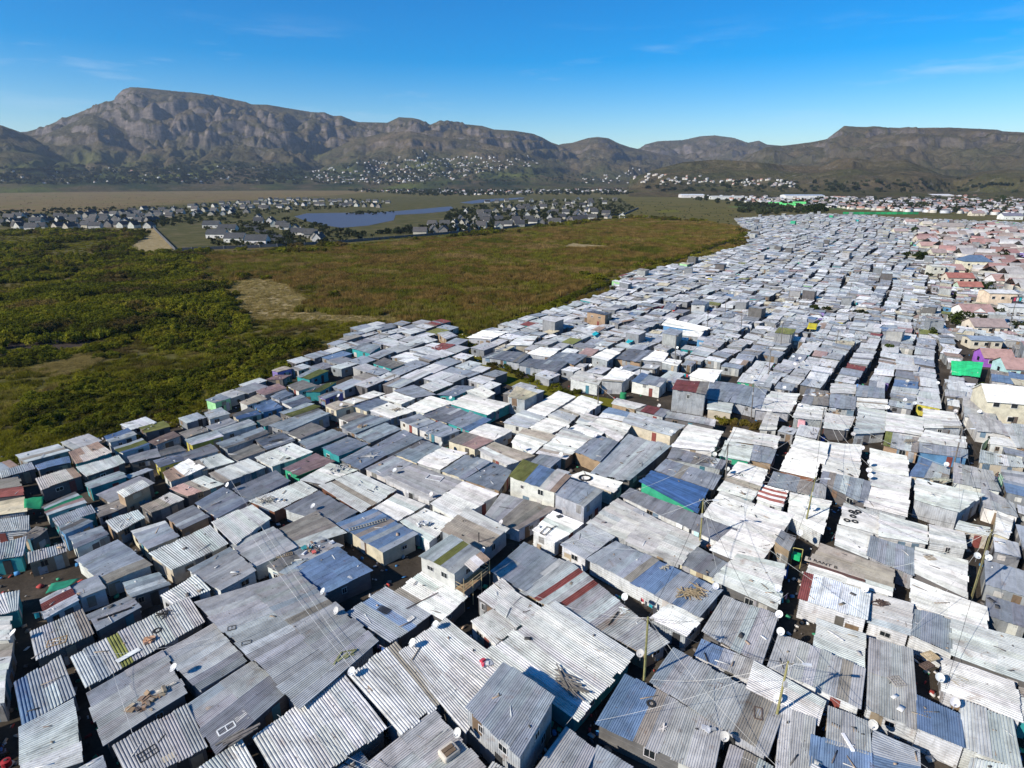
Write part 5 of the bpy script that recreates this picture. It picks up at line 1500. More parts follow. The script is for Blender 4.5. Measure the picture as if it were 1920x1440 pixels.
# dry grass on the sand
q = np.concatenate([sample_px([(395, 570), (430, 530), (480, 518), (550, 530), (575, 560), (560, 588), (600, 592), (690, 593), (770, 598), (735, 616), (650, 608), (540, 604), (460, 606), (450, 585)], 6000), sample_px([(55, 692), (100, 675), (170, 664), (190, 676), (150, 697), (105, 708)], 2500)])
a = arrays(q, 0.8, 1.5, 0.3, 0.8, 3)
scatter('dry_grass', a[0], a[1], a[2], a[3], LIB['straw'], 'dry yellow grass on the bare sandy patches', 'grass')
# garden trees of the estate and the tree belts towards the mountains
pts = []; scs = []
def belt(poly, n, smin, smax, slope=False):
    xs = [p[0] for p in poly]; ys = [p[1] for p in poly]; k = 0; tries = 0
    while k < n and tries < n * 20:
        tries += 1
        x, y = rng.uniform(min(xs), max(xs)), rng.uniform(min(ys), max(ys))
        if not inpoly(x, y, poly): continue
        if slope:
            dv = ray(x, y); tt = np.linspace(1500, 5600, 110) / math.hypot(dv[0], dv[1])
            PX, PY, PZ = dv[0] * tt, dv[1] * tt, CAM_H + dv[2] * tt
            hz = np.maximum(terrain(PX, PY), 0); hit = np.nonzero(PZ <= hz)[0]
            if len(hit) == 0: continue
            i = hit[0]; p = (PX[i], PY[i], hz[i] - 1)
        else:
            q_ = un(x, y); p = (q_[0], q_[1], 0)
            if math.hypot(p[0], p[1]) > 6000: continue
        pts.append(p); s_ = rng.uniform(smin, smax); scs.append((s_, s_, s_ * rng.uniform(0.8, 1.5))); k += 1
belt([(0, 395), (300, 388), (560, 376), (720, 374), (720, 384), (540, 400), (330, 425), (0, 428)], 1000, 1.3, 3.0)
belt([(700, 440), (830, 420), (840, 398), (900, 386), (1000, 378), (1160, 372), (1190, 392), (1160, 405), (830, 438)], 900, 1.5, 3.6)
belt([(380, 420), (560, 410), (640, 430), (700, 445), (560, 462), (400, 462)], 480, 1.0, 2.6)
belt([(0, 354), (520, 352), (700, 358), (480, 373), (150, 394), (0, 398)], 420, 0.5, 1.0)
belt([(1130, 374), (1330, 374), (1390, 388), (1385, 425), (1180, 408)], 160, 0.6, 1.2)
belt([(640, 404), (735, 403), (745, 398), (690, 395)], 40, 1.5, 2.5)
belt([(0, 322), (200, 310), (420, 306), (570, 318), (570, 347), (0, 347)], 900, 5, 11, True)
belt([(560, 330), (700, 305), (880, 298), (920, 325), (720, 347), (600, 348)], 380, 4, 9, True)
belt([(560, 350), (760, 345), (1000, 340), (1200, 352), (1260, 366), (1000, 367), (800, 368), (600, 356)], 1000, 3.5, 8)
belt([(700, 330), (900, 310), (1060, 325), (1200, 345), (900, 350), (700, 348)], 260, 4, 10, True)
belt([(1250, 358), (1925, 360), (1925, 404), (1720, 396), (1560, 392), (1400, 392), (1300, 375)], 1000, 2.5, 5.5)
belt([(1400, 384), (1530, 384), (1540, 400), (1420, 404), (1385, 398)], 190, 2.5, 5)
belt([(1690, 425), (1925, 428), (1925, 640), (1800, 600), (1720, 500)], 130, 0.9, 2.2)
belt([(1420, 425), (1690, 425), (1760, 600), (1480, 640), (1300, 520)], 45, 0.7, 1.4)
belt([(1200, 345), (1400, 342), (1925, 350), (1925, 362), (1500, 362), (1200, 360)], 200, 4, 9, True)
n = len(pts)
scatter('far_trees', np.array(pts), nrng.uniform(0, 6.283, n), np.array(scs), nrng.integers(0, 4, n), LIB['fartree'], 'dark tree belts and garden trees in the distance', 'trees')

# single trees one can tell apart
def make_tree(name, base, hgt, rad, label, variant=0):
    t = empty(name, base)
    mb = MB(); mb.tube([(0, 0, 0), (0.05 * rad, 0, hgt * 0.3), (0.1 * rad, 0.05, hgt * 0.55)], 0.09 * rad + 0.05, 7, 0.04 * rad + 0.02)
    for k in range(5):
        an = k * 1.26 + variant; mb.tube([(0.05 * rad, 0, hgt * (0.28 + 0.04 * k)), (rad * 0.5 * math.cos(an), rad * 0.5 * math.sin(an), hgt * (0.5 + 0.06 * k))], 0.045 * rad + 0.02, 5, 0.015)
    mb.build('trunk', M['wood'], t, (0.10, 0.075, 0.055))
    V, F = cards(900, clump_shape(rad, hgt, 13), 0.13 * rad, flat=0.7)
    V = [(v_[0], v_[1], max(v_[2], hgt * 0.15)) for v_ in V]
    mk('crown', V, F, M['tree'], t)
    tag(t, label, 'tree', 'trees among the houses')
for x, y, h_, r_, lab in ((1511, 402, 13, 9, 'big dark tree at the far end of the settlement, left of the pair'), (1535, 403, 15, 11, 'largest dark tree at the far end of the settlement'), (1801, 610, 4.2, 3.4, 'rounded tree beside the pink gabled house'),
                          (1697, 484, 4, 3.2, 'left one of two trees beside the pink roofs'), (1722, 488, 5, 4.5, 'right one of two trees beside the pink roofs'), (1873, 492, 6, 4.5, 'tree right of the blue hipped roof'),
                          (1665, 662, 2.6, 1.8, 'small tree between grey shacks near the curved white roof'), (1745, 638, 4.0, 1.6, 'slim dark tree beside a leaning pole'), (1526, 590, 3.2, 2.0, 'left bush-like tree among the middle rows'),
                          (1549, 590, 3.2, 2.0, 'right bush-like tree among the middle rows'), (1612, 597, 3.0, 2.2, 'low wide tree among the middle rows'), (1843, 742, 3.0, 2.0, 'shrubby tree beside the cream building'), (1845, 546, 4, 2.4, 'small tree left of the peach block'),
                          (1717, 437, 5, 4, 'round tree far behind near the mauve roofs'), (1790, 400, 11, 5, 'tall dark tree at the sports field'), (1880, 378, 16, 7, 'very tall dark pine far at the right')):
    p = un(x, y); make_tree('tree', (p[0], p[1], 0), h_, r_, lab, x % 7)
# ------------------------------------------------------------------ things on and between the roofs
for s in SHACKS:
    s['cpx'] = pr((s['c'][0], s['c'][1], s['z']))
MARKS = [s for s in SHACKS if s['mark']]

def roof_hit(x, y):
    """where the sight line of a photo pixel meets a roof; falls back to roof height"""
    best = None
    for s in SHACKS:
        q = np.array(s['q']); z = q[:, 2].mean()
        p = un(x, y, z)
        if inpoly(p[0], p[1], [a[:2] for a in q]):
            # plane through the corners
            n_ = np.cross(q[2] - q[0], q[3] - q[1]); n_ /= np.linalg.norm(n_)
            if n_[2] < 0: n_ = -n_
            d = ray(x, y); o = np.array((0, 0, CAM_H)); t = np.dot(q.mean(0) - o, n_) / np.dot(d, n_)
            p = o + d * t
            if best is None or p[2] > best[0][2] + 0.5: best = (p, n_, s)
    if best is None: return un(x, y, 2.6), np.array((0, 0, 1.0)), None
    return best

def nearest_mark(px):
    return min(MARKS, key=lambda s: (s['cpx'][0] - px[0]) ** 2 + (1.5 * (s['cpx'][1] - px[1])) ** 2)

def relation(px, s):
    dx = px[0] - s['cpx'][0]; dy = px[1] - s['cpx'][1]
    if abs(dx) > abs(dy) * 1.2: return 'left of' if dx < 0 else 'right of'
    return 'behind' if dy < 0 else 'in front of'

def name_all(items, what, cat, group):
    """items: (object, px, describing word); gives every one a label that singles it out"""
    buckets = {}
    for it in items:
        s = nearest_mark(it[1]); r_ = relation(it[1], s)
        d = math.hypot(it[1][0] - s['cpx'][0], it[1][1] - s['cpx'][1])
        buckets.setdefault((id(s), r_), []).append((d, it, s))
    for (k, r_), L in buckets.items():
        L.sort(key=lambda v_: v_[0])
        for i, (d, it, s) in enumerate(L):
            w = (it[2] + ' ' + what).strip()
            nm = s['mark']
            if len(L) == 1: lab = '%s %s the %s' % (w, r_, nm)
            else: lab = '%s, %s %s the %s' % (w, 'nearest' if i == 0 else ordw(i) + ' nearest', r_, nm)
            tag(it[0], ' '.join(lab.split()[:16]), cat, group)

for s in SHACKS:
    if s['label']: tag(s['obj'], s['label'], 'shack', 'shacks of the settlement')
name_all([(s['obj'], s['cpx'], WORD[s['col'][len(s['col']) // 2]]) for s in SHACKS if not s['label']], 'shack', 'shack', 'shacks of the settlement')

# --- satellite dishes
def dish_mesh(r=0.40, n=18, m=5):
    V = [(0, 0, 0)]; F = []
    for j in range(1, m + 1):
        rr = r * j / m
        for k in range(n):
            a = 2 * math.pi * k / n; V.append((rr * math.cos(a) * 0.94, rr * math.sin(a), 0.32 * rr * rr / r))
    for k in range(n): F.append((0, 1 + k, 1 + (k + 1) % n))
    for j in range(m - 1):
        for k in range(n):
            a = 1 + j * n; F.append((a + k, a + n + k, a + n + (k + 1) % n, a + (k + 1) % n))
    return V, F
dV, dF = dish_mesh()
dish_me = bpy.data.meshes.new('dish'); dish_me.from_pydata(dV, [], dF); dish_me.materials.append(M['paint']); dish_me.shade_smooth()
mb = MB(); mb.tube([(0, -0.35, 0.1), (0, -0.2, 0.36)], 0.018, 5); arm_me = mb.build('feed_arm', M['paint']).data
bpy.data.objects.remove(bpy.data.objects['feed_arm'])
mb = MB(); mb.box((0, -0.2, 0.37), (0.08, 0.08, 0.12)); lnb_me = mb.build('feed_horn', M['paint']).data
bpy.data.objects.remove(bpy.data.objects['feed_horn'])
DISH = [(25, 1187), (326, 1252), (606, 1109), (631, 1145), (774, 1205), (660, 1259), (859, 1374), (817, 1171), (1172, 1119), (1201, 1225), (1359, 1381), (1342, 1099), (1461, 1152), (1464, 1184), (1622, 1104),
        (1458, 1103), (1762, 1270), (1791, 1317), (1637, 1359), (1459, 1309), (1832, 1042), (1854, 1046), (1512, 949), (1526, 952), (1500, 999), (1617, 840), (1631, 866), (1629, 882), (1632, 892), (1600, 814), (1490, 756),
        (1499, 760), (1471, 727), (1664, 764), (1837, 772), (1775, 871), (1715, 756), (1792, 771), (1455, 839), (1697, 750), (1065, 800), (1117, 817), (979, 838), (1052, 852), (1259, 810), (1345, 821), (1335, 844),
        (1340, 852), (1364, 880), (1236, 761), (587, 949), (809, 927), (740, 882), (635, 742), (640, 759), (664, 756), (845, 746), (827, 832), (906, 1032), (940, 980), (427, 909),
        (1107, 685), (1126, 647), (1165, 690), (1221, 688), (1270, 652), (1284, 546), (1410, 708), (1702, 715), (1758, 718), (1487, 669), (1500, 672), (1506, 679), (1490, 683)]
items = []
for i, (x, y) in enumerate(DISH):
    _, _, s = roof_hit(x, y + 6)
    zr = (s['z'] if s else 2.6)
    p = un(x, y, zr + 0.55)
    t = empty('satellite_dish', (p[0], p[1], zr - 0.3))
    h = 0.85
    nr = Vector((math.sin(R(222 + rng.uniform(-25, 25))) * 0.72, math.cos(R(222 + rng.uniform(-25, 25))) * 0.72, 0.70)).normalized()
    rotm = nr.to_track_quat('Z', 'Y').to_matrix().to_4x4()
    for nm, me, c in (('dish', dish_me, rng.choice(((0.66, 0.65, 0.63), (0.58, 0.58, 0.58), (0.50, 0.48, 0.45)))), ('feed_arm', arm_me, (0.2, 0.2, 0.2)), ('feed_horn', lnb_me, (0.35, 0.35, 0.36))):
        o = link(bpy.data.objects.new(nm, me), t); o.matrix_local = Matrix.Translation((0, 0, h)) @ rotm; o.color = (*vary(c, 0.1), 1)
    mb = MB(); mb.tube([(0, 0, 0), (0, 0, h * 0.6), (-nr.x * 0.06, -nr.y * 0.06, h)], 0.025, 6); mb.build('mast', M['paint'], t, (0.25, 0.25, 0.25))
    items.append((t, (x, y), 'white'))
name_all(items, 'satellite dish', 'dish', 'satellite dishes on the roofs')

# --- poles with lamps and wires
POLES = [((1456, 1337), (1478, 1240), 1, 'yellowish street light pole at the bottom right'), ((1827, 1103), (1862, 987), 1, 'tall wooden pole with two dishes near the right edge'), ((1314, 1010), (1319, 935), 1, 'yellowish pole beside the blue tarpaulin roof'),
         ((1512, 970), (1529, 895), 1, 'pole with crossarm behind the red-striped roof'), ((1209, 1272), (1215, 1157), 0, 'grey pole with wire bundle beside the patchwork roof'), ((1362, 895), (1365, 832), 1, 'pole beside the green-walled shack and dish'),
         ((1534, 822), (1546, 765), 1, 'pole at the open yard with washing'), ((1792, 860), (1805, 802), 1, 'thin pole near the green striped fence'), ((1122, 755), (1122, 722), 0, 'short dark pole beside the dirt yard'),
         ((1411, 765), (1410, 718), 1, 'pole right of the red two-storey shack'), ((1765, 752), (1776, 716), 1, 'leaning pole left of the bright green roof'), ((1465, 645), (1465, 605), 0, 'far pole among white roofs, left of the yellow cloth'),
         ((1442, 702), (1443, 655), 0, 'pole in the lane of white roofs'), ((1567, 645), (1573, 618), 0, 'pole beside the pale two-storey shack'), ((1267, 665), (1268, 628), 0, 'slim pole among the middle white rows'), ((1200, 705), (1202, 676), 0, 'slim pole above the blue and white two-storey shack'),
         ((1327, 612), (1328, 583), 0, 'far slim pole at a dark lane'), ((1360, 590), (1361, 560), 0, 'far slim pole beside the long white hall'), ((1590, 568), (1600, 513), 1, 'far tall pole in the brown middle distance'), ((1715, 622), (1740, 520), 1, 'tall leaning pole before the pink roofs'),
         ((1390, 618), (1390, 590), 0, 'far slim pole with wires right of the long white hall'), ((1650, 530), (1655, 495), 0, 'far pole in front of the brick quarter'), ((1893, 612), (1905, 565), 0, 'pole in front of the pale grey block'), ((1480, 560), (1481, 535), 0, 'farthest slim pole at a dark lane')]
POLE3 = []
for (bx, by), (tx, ty), lamp, lab in POLES:
    b0 = un(bx, by, 2.4)
    d = ray(tx, ty); t_ = b0[1] / d[1]; top = CAM_H + d[2] * t_; xt = d[0] * t_
    top = max(5.5, min(top, 10.0))
    t = empty('utility_pole', (b0[0], b0[1], 0))
    lean = max(-0.4, min(0.4, xt - b0[0]))
    mb = MB(); mb.tube([(0, 0, -0.2), (lean * 0.5, 0, top * 0.5), (lean, 0, top)], 0.13, 8, 0.085)
    mb.build('post', M['wood'], t, vary((0.27, 0.24, 0.10) if 'yellowish' in lab or by > 900 else (0.16, 0.14, 0.12), 0.1))
    mb = MB(); mb.bar((lean - 0.55, 0.06, top - 0.25), (lean + 0.55, -0.06, top - 0.25), 0.09, 0.09); mb.build('crossarm', M['wood'], t, (0.2, 0.18, 0.15))
    for dx in (-0.45, 0, 0.45):
        mb = MB(); mb.tube([(lean + dx, 0, top - 0.2), (lean + dx, 0, top - 0.03)], 0.035, 6); mb.build('insulator', M['paint'], t, (0.45, 0.42, 0.38))
    if lamp:
        mb = MB(); mb.tube([(lean, 0, top - 0.7), (lean + 0.5, -0.15, top - 0.15), (lean + 1.1, -0.3, top - 0.02)], 0.035, 6); arm = mb.build('lamp_arm', M['paint'], t, (0.45, 0.45, 0.45))
        mb = MB(); mb.bar((lean + 1.05, -0.29, top - 0.02), (lean + 1.75, -0.45, top + 0.02), 0.24, 0.12); mb.build('lamp_head', M['paint'], t, (0.62, 0.63, 0.64))
        mb = MB(); mb.box((lean, -0.2, top * 0.72), (0.28, 0.22, 0.5)); mb.build('fuse_box', M['paint'], t, (0.4, 0.4, 0.4))
    tag(t, lab, 'pole', 'poles of the settlement')
    POLE3.append((np.array((b0[0] + lean, b0[1], top - 0.1)), lab, (bx, by)))

def wire(a, b_, r_, sag, label, c, group):
    pts = []
    for k in range(11):
        f = k / 10; p = a + (b_ - a) * f; pts.append((p[0], p[1], p[2] - sag * 4 * f * (1 - f)))
    base = pts[0]
    mb = MB(); mb.tube([(p[0] - base[0], p[1] - base[1], p[2] - base[2]) for p in pts], r_, 4)
    o = mb.build('overhead_wire', M['paint'], None, c); o.location = base
    tag(o, label, 'wire', group)
SHORT = {i: ' '.join(w for w in P[1].replace('-', ' ').split() if w not in ('with', 'the', 'of', 'a'))for i, P in enumerate(POLE3)}
for i, (p, lab, px) in enumerate(POLE3[:10]):
    near = sorted(SHACKS, key=lambda s: np.hypot(s['c'][0] - p[0], s['c'][1] - p[1]))
    cand = near[2:16]; rng.shuffle(cand)
    k = 0
    for s in cand[:7 if i < 7 else 3]:
        q = np.array(s['q']); e = q[rng.randrange(4)] + np.array((0, 0, 0.35))
        rr = 0.011 + 0.00010 * p[1]
        wire(p, e, rr, rng.uniform(0.3, 0.9), '%s service wire of the %s' % (ordw(k), lab), vary(rng.choice(((0.45, 0.44, 0.42), (0.05, 0.05, 0.05), (0.55, 0.54, 0.5))), 0.1), 'service wires'); k += 1
for i, j in ((0, 4), (0, 2), (2, 5), (5, 9), (1, 3), (3, 6), (1, 7), (7, 10), (4, 2), (9, 12), (12, 11), (14, 16), (6, 11), (18, 19)):
    a, b_ = POLE3[i], POLE3[j]
    wire(a[0], b_[0], 0.016 + 0.0001 * a[0][1], 1.0, 'long wire from %s to %s' % (' '.join(a[1].split()[:5]), ' '.join(b_[1].split()[:6])), (0.06, 0.06, 0.06), 'long wires between poles')
# the wires that cross the foreground from beyond the left of the frame
for k, (x0, y0, x1, y1) in enumerate(((420, 880, 665, 1240), (440, 960, 660, 1255), (150, 1230, 420, 1190), (250, 1380, 205, 1240), (520, 1340, 700, 1440), (700, 1380, 960, 1200), (1010, 1010, 1320, 1035), (1090, 1230, 1210, 1160))):
    a, b_ = un(x0, y0, 3.6), un(x1, y1, 3.4)
    wire(a, b_, 0.014, 0.5, '%s loose pale cable sagging across the near roofs' % ordw(k), (0.55, 0.54, 0.52), 'loose cables over the near roofs')

# --- loose things lying on the roofs
def frame_on(nrm, yaw):
    z = Vector(nrm); x = Vector((math.cos(yaw), math.sin(yaw), 0)); x = (x - z * x.dot(z)).normalized(); y = z.cross(x)
    return Matrix((x, y, z)).transposed()
def place(name, px, label, cat, yaw, build, lift=0.09):
    p, n_, s = roof_hit(*px)
    t = empty(name, (p[0], p[1], p[2] + lift)); t.rotation_euler = frame_on(n_, yaw).to_euler(); t.scale = (1.22, 1.22, 1.22)
    build(t); tag(t, label, cat)
    return t
WOODC = (0.33, 0.25, 0.15); OLDW = (0.20, 0.175, 0.15)
def heap_poles(n, L, spread, c=WOODC, w=0.07, fan=3.1):
    def f(t):
        for i in range(n):
            a = rng.uniform(-fan / 2, fan / 2); l = L * rng.uniform(0.5, 1.0); z = 0.03 + 0.05 * rng.random() * n / 6
            cx, cy = rng.gauss(0, spread), rng.gauss(0, spread * 0.6)
            mb = MB(); mb.bar((cx - l / 2 * math.cos(a), cy - l / 2 * math.sin(a), z), (cx + l / 2 * math.cos(a), cy + l / 2 * math.sin(a), z + rng.uniform(-0.02, 0.12)), w * rng.uniform(0.7, 1.4), w * 0.7)
            mb.build('pole' if w < 0.09 else 'plank', M['wood'], t, vary(c, 0.3))
    return f
def frame_b(w, h, c, bars=(1, 1), th=0.06, pane=None):
    def f(t):
        for nm, a, b_ in (('rail', (-w / 2, -h / 2), (w / 2, -h / 2)), ('rail', (-w / 2, h / 2), (w / 2, h / 2)), ('stile', (-w / 2, -h / 2), (-w / 2, h / 2)), ('stile', (w / 2, -h / 2), (w / 2, h / 2))):
            mb = MB(); mb.bar((*a, 0.05), (*b_, 0.05), th, th); mb.build(nm, M['paint'], t, c)
        for i in range(bars[0]):
            x = -w / 2 + w * (i + 1) / (bars[0] + 1); mb = MB(); mb.bar((x, -h / 2, 0.05), (x, h / 2, 0.05), th * 0.7, th * 0.7); mb.build('bar', M['paint'], t, c)
        for i in range(bars[1]):
            y = -h / 2 + h * (i + 1) / (bars[1] + 1); mb = MB(); mb.bar((-w / 2, y, 0.055), (w / 2, y, 0.055), th * 0.7, th * 0.7); mb.build('bar', M['paint'], t, c)
        if pane:
            mb = MB(); mb.box((0, 0, 0.02), (w, h, 0.02)); mb.build('panel', M['paint'], t, pane)
    return f
def board_b(w, h, c, th=0.04):
    def f(t):
        mb = MB(); mb.box((0, 0, th / 2), (w, h, th)); mb.build('board', M['paint'], t, c)
    return f
def tyre_b(r_, w=0.16):
    def f(t):
        V = []; F = []; n, m_ = 20, 8
        for i in range(n):
            a = 6.2832 * i / n
            for j in range(m_):
                b_ = 6.2832 * j / m_; rr = r_ + 0.10 * math.cos(b_)
                V.append((rr * math.cos(a), rr * math.sin(a), w / 2 + w / 2 * math.sin(b_)))
        for i in range(n):
            for j in range(m_): F.append((i * m_ + j, ((i + 1) % n) * m_ + j, ((i + 1) % n) * m_ + (j + 1) % m_, i * m_ + (j + 1) % m_))
        mk('tyre_ring', V, F, M['rubber'], t, smooth=True)
    return f
def scrap_b(n, spread, cols):
    def f(t):
        for i in range(n):
            mb = MB(); c = (rng.gauss(0, spread), rng.gauss(0, spread * 0.6), rng.uniform(0.03, 0.25))
            mb.box(c, (rng.uniform(0.1, 0.7), rng.uniform(0.1, 0.45), rng.uniform(0.02, 0.18)), Matrix.Rotation(rng.uniform(0, 3), 3, 'Z') @ Matrix.Rotation(rng.gauss(0, 0.35), 3, 'X'))
            mb.build('scrap', M['paint'], t, vary(rng.choice(cols), 0.2))
    return f
def ladder_b(L, w):
    def f(t):
        for y in (-w / 2, w / 2):
            mb = MB(); mb.bar((-L / 2, y, 0.05), (L / 2, y, 0.05), 0.06, 0.06); mb.build('rail', M['wood'], t, (0.32, 0.29, 0.22))
        k = int(L / 0.3)
        for i in range(k):
            x = -L / 2 + (i + 0.5) * L / k; mb = MB(); mb.bar((x, -w / 2, 0.06), (x, w / 2, 0.06), 0.05, 0.05); mb.build('rung', M['wood'], t, (0.42, 0.38, 0.30))
    return f
BR = ((0.22, 0.14, 0.09), (0.30, 0.20, 0.12), (0.12, 0.09, 0.07), (0.35, 0.28, 0.20)); WHT = ((0.7, 0.69, 0.66), (0.6, 0.6, 0.6), (0.4, 0.4, 0.4)); MIX = BR + WHT + ((0.05, 0.3, 0.3), (0.5, 0.1, 0.08))
G = lambda t, x, y: (TILES[t][0] + x / TILES[t][2], TILES[t][1] + y / TILES[t][2])
place('timber_heap', G('G3', 1340, 150), 'heap of rough split timber on the long blue-grey roof', 'timber', 0.3, heap_poles(34, 1.9, 0.55))
place('stick_heap', G('G3', 430, 830), 'pile of long dark sticks on the striped roof with teal wall', 'sticks', -0.9, heap_poles(24, 2.6, 0.35, OLDW, 0.07, 1.3))
place('rubbish_heap', G('G1', 1110, 950), 'heap of brown scrap and cardboard on a near grey roof', 'rubbish', 0.6, scrap_b(26, 0.5, BR))
place('plank_heap', G('G1', 1230, 860), 'loose white and brown planks beside the brown scrap heap', 'planks', 0.6, heap_poles(7, 1.7, 0.25, (0.5, 0.45, 0.38), 0.12, 0.7))
place('wooden_frame', G('G1', 430, 500), 'broken tan wooden frame on a striped roof at the left', 'frame', 0.5, frame_b(1.3, 0.9, (0.40, 0.26, 0.12), (2, 1)))
place('white_board', G('G1', 965, 605), 'long white board propped on the long striped roof', 'board', 0.95, board_b(1.7, 0.5, (0.74, 0.73, 0.68)), 0.16)
place('cardboard_scrap', G('G1', 1110, 500), 'torn brown cardboard scrap on the long striped roof', 'cardboard', 0.4, scrap_b(9, 0.3, ((0.42, 0.24, 0.14), (0.36, 0.2, 0.12))))
place('bicycle_tyre', G('G1', 1180, 415), 'thin bare tyre ring on the long striped roof', 'tyre', 0, tyre_b(0.28, 0.06))
place('wire_scrap', G('G1', 1225, 295), 'tangle of black scrap near the far end of the long striped roof', 'scrap', 0.3, heap_poles(16, 0.8, 0.3, (0.05, 0.045, 0.04), 0.05))
place('black_beam', G('G1', 865, 290), 'long black beam lying on a grey roof at the left', 'beam', 0.75, heap_poles(1, 2.6, 0.0, (0.02, 0.02, 0.02), 0.14, 0.0))
place('window_grille', G('G1', 1110, 1340), 'black window grille on the striped roof at the bottom', 'grille', 0.85, frame_b(1.1, 0.75, (0.03, 0.03, 0.03), (2, 1), 0.045))
place('tan_board', G('G1', 1265, 1370), 'tan board beside the black window grille', 'board', 0.7, board_b(0.8, 0.5, (0.50, 0.42, 0.30)))
place('window_frame', G('G1', 1700, 1155), 'white window frame lying on a grey roof', 'window frame', 0.75, frame_b(1.1, 0.55, (0.72, 0.71, 0.68), (1, 0), 0.08, (0.05, 0.05, 0.05)))
place('door_panel', G('G1', 1815, 1075), 'white door panel beside the white window frame', 'door', 0.75, board_b(0.8, 0.65, (0.70, 0.67, 0.60)))
place('plank_heap', G('G1', 1780, 1230), 'long weathered planks at the front edge of the roof with white frame', 'planks', 0.75, heap_poles(7, 2.6, 0.25, OLDW, 0.11, 0.25))
place('broken_chair', G('G1', 1740, 400), 'broken dark chair and rags at the edge of the very large roof', 'chair', 0.4, frame_b(0.6, 0.5, (0.04, 0.035, 0.03), (1, 0)))
place('iron_offcut', G('G1', 1850, 510), 'small dark metal frame at the edge of the very large roof', 'frame', 0.4, frame_b(0.7, 0.4, (0.05, 0.05, 0.05), (0, 0)))
place('plank_heap', G('G2', 680, 600), 'mossy boards and dark beam at the right corner of the very large roof', 'planks', 0.9, heap_poles(6, 1.7, 0.25, (0.24, 0.24, 0.12), 0.12, 1.4))
place('mesh_panel', G('G2', 960, 262), 'dark mesh panel on the slate-blue roof', 'panel', -0.5, frame_b(1.1, 0.65, (0.03, 0.03, 0.03), (9, 6), 0.035))
place('hollow_block', G('G2', 1162, 330), 'white hollow block with dark holes on the slate-blue roof', 'block', 0.9, frame_b(0.55, 0.3, (0.70, 0.66, 0.60), (3, 0), 0.09, (0.02, 0.02, 0.02)))
place('iron_rod', G('G2', 1250, 190), 'long thin dark rod lying across two roofs below the balcony', 'rod', 0.72, heap_poles(1, 4.5, 0.0, (0.09, 0.06, 0.05), 0.06, 0.0))
place('red_toy', G('G2', 1720, 668), 'small red and white rag on the bright striped roof', 'rag', 0.2, scrap_b(7, 0.18, ((0.55, 0.05, 0.08), (0.7, 0.68, 0.66))))
def shell(t):
    mb = MB(); mb.box((0, 0, 0.28), (1.25, 1.0, 0.5)); o = mb.build('shell', M['paint'], t, (0.52, 0.46, 0.38))
    bv = o.modifiers.new('round', 'BEVEL'); bv.width = 0.16; bv.segments = 3
    mb = MB(); mb.box((-0.05, 0.08, 0.56), (0.8, 0.28, 0.07)); mb.box((-0.05, -0.25, 0.56), (0.8, 0.28, 0.07)); mb.build('wooden_lid', M['wood'], t, (0.16, 0.11, 0.07))
place('plastic_shell', G('G2', 1450, 1345), 'big beige plastic shell with wooden lids on a near roof', 'container', 0.7, shell, 0.05)
place('plank_heap', G('G2', 1310, 1260), 'long grey planks beside the beige plastic shell', 'planks', 0.75, heap_poles(4, 2.4, 0.12, (0.3, 0.29, 0.27), 0.12, 0.15))
place('white_scrap', G('G3', 830, 275), 'white rods and torn sheet on the patchwork roof', 'scrap', 0.9, heap_poles(10, 0.9, 0.25, (0.65, 0.66, 0.6), 0.07))
place('black_beam', G('G3', 760, 330), 'thin black beam on the patchwork roof', 'beam', 0.95, heap_poles(1, 1.9, 0, (0.02, 0.02, 0.02), 0.09, 0))
place('tyre', G('G3', 1042, 965), 'bare tyre ring on the blue-cornered roof', 'tyre', 0, tyre_b(0.24, 0.08))
place('brick_scrap', G('G3', 1130, 1150), 'white scrap and dark stick in the middle of the blue-cornered roof', 'scrap', 0.9, heap_poles(4, 0.8, 0.1, (0.5, 0.46, 0.42), 0.08))
place('white_block', G('G3', 1470, 1170), 'small white block near the right end of the blue-cornered roof', 'block', -0.4, scrap_b(4, 0.2, WHT))
place('iron_offcut', G('G3', 1550, 835), 'small rusty frame on the long grey roof', 'frame', 1.1, frame_b(0.65, 0.4, (0.25, 0.2, 0.17), (0, 1), 0.06, (0.1, 0.09, 0.08)))
place('window_frame', G('G3', 1845, 1040), 'dark brown window frame near the rusty end of the long grey roof', 'window frame', 1.2, frame_b(1.1, 0.5, (0.12, 0.08, 0.06), (0, 0), 0.08, (0.3, 0.31, 0.33)))
place('ladder', G('H2', 840, 1062), 'pale wooden ladder lying on the blue patched roof', 'ladder', 0.45, ladder_b(4.2, 0.45))
place('white_junk', G('H2', 1255, 1055), 'scattered white junk on a striped roof', 'junk', 0.2, scrap_b(14, 0.5, WHT))
place('loose_timbers', G('H3', 255, 1108), 'dark timber frame on the small white roof', 'frame', 1.0, frame_b(1.5, 0.6, (0.06, 0.045, 0.035), (0, 0)))
place('dark_box', G('H3', 355, 1000), 'small dark hatch on the small white roof', 'hatch', 0.5, board_b(0.6, 0.4, (0.08, 0.08, 0.08), 0.12))
place('tractor_tyre', G('H3', 548, 712), 'big tyre ring on the pale roof behind the mossy one', 'tyre', 0, tyre_b(0.75, 0.2))
place('brush_heap', G('H3', 1465, 580), 'brown brushwood heap on a dark ribbed roof', 'brushwood', 0.3, heap_poles(20, 0.9, 0.6, OLDW, 0.06))
place('brushwood', G('D', 1500, 1025), 'pale brushwood heap at the end of a mint roof', 'brushwood', 0.3, heap_poles(30, 1.3, 0.6, (0.45, 0.41, 0.33), 0.06))
place('stick_fan', G('H2', 165, 430), 'fan of thin sticks on a slate roof', 'sticks', 0.5, heap_poles(9, 2.2, 0.4, (0.12, 0.11, 0.1), 0.06, 0.4))
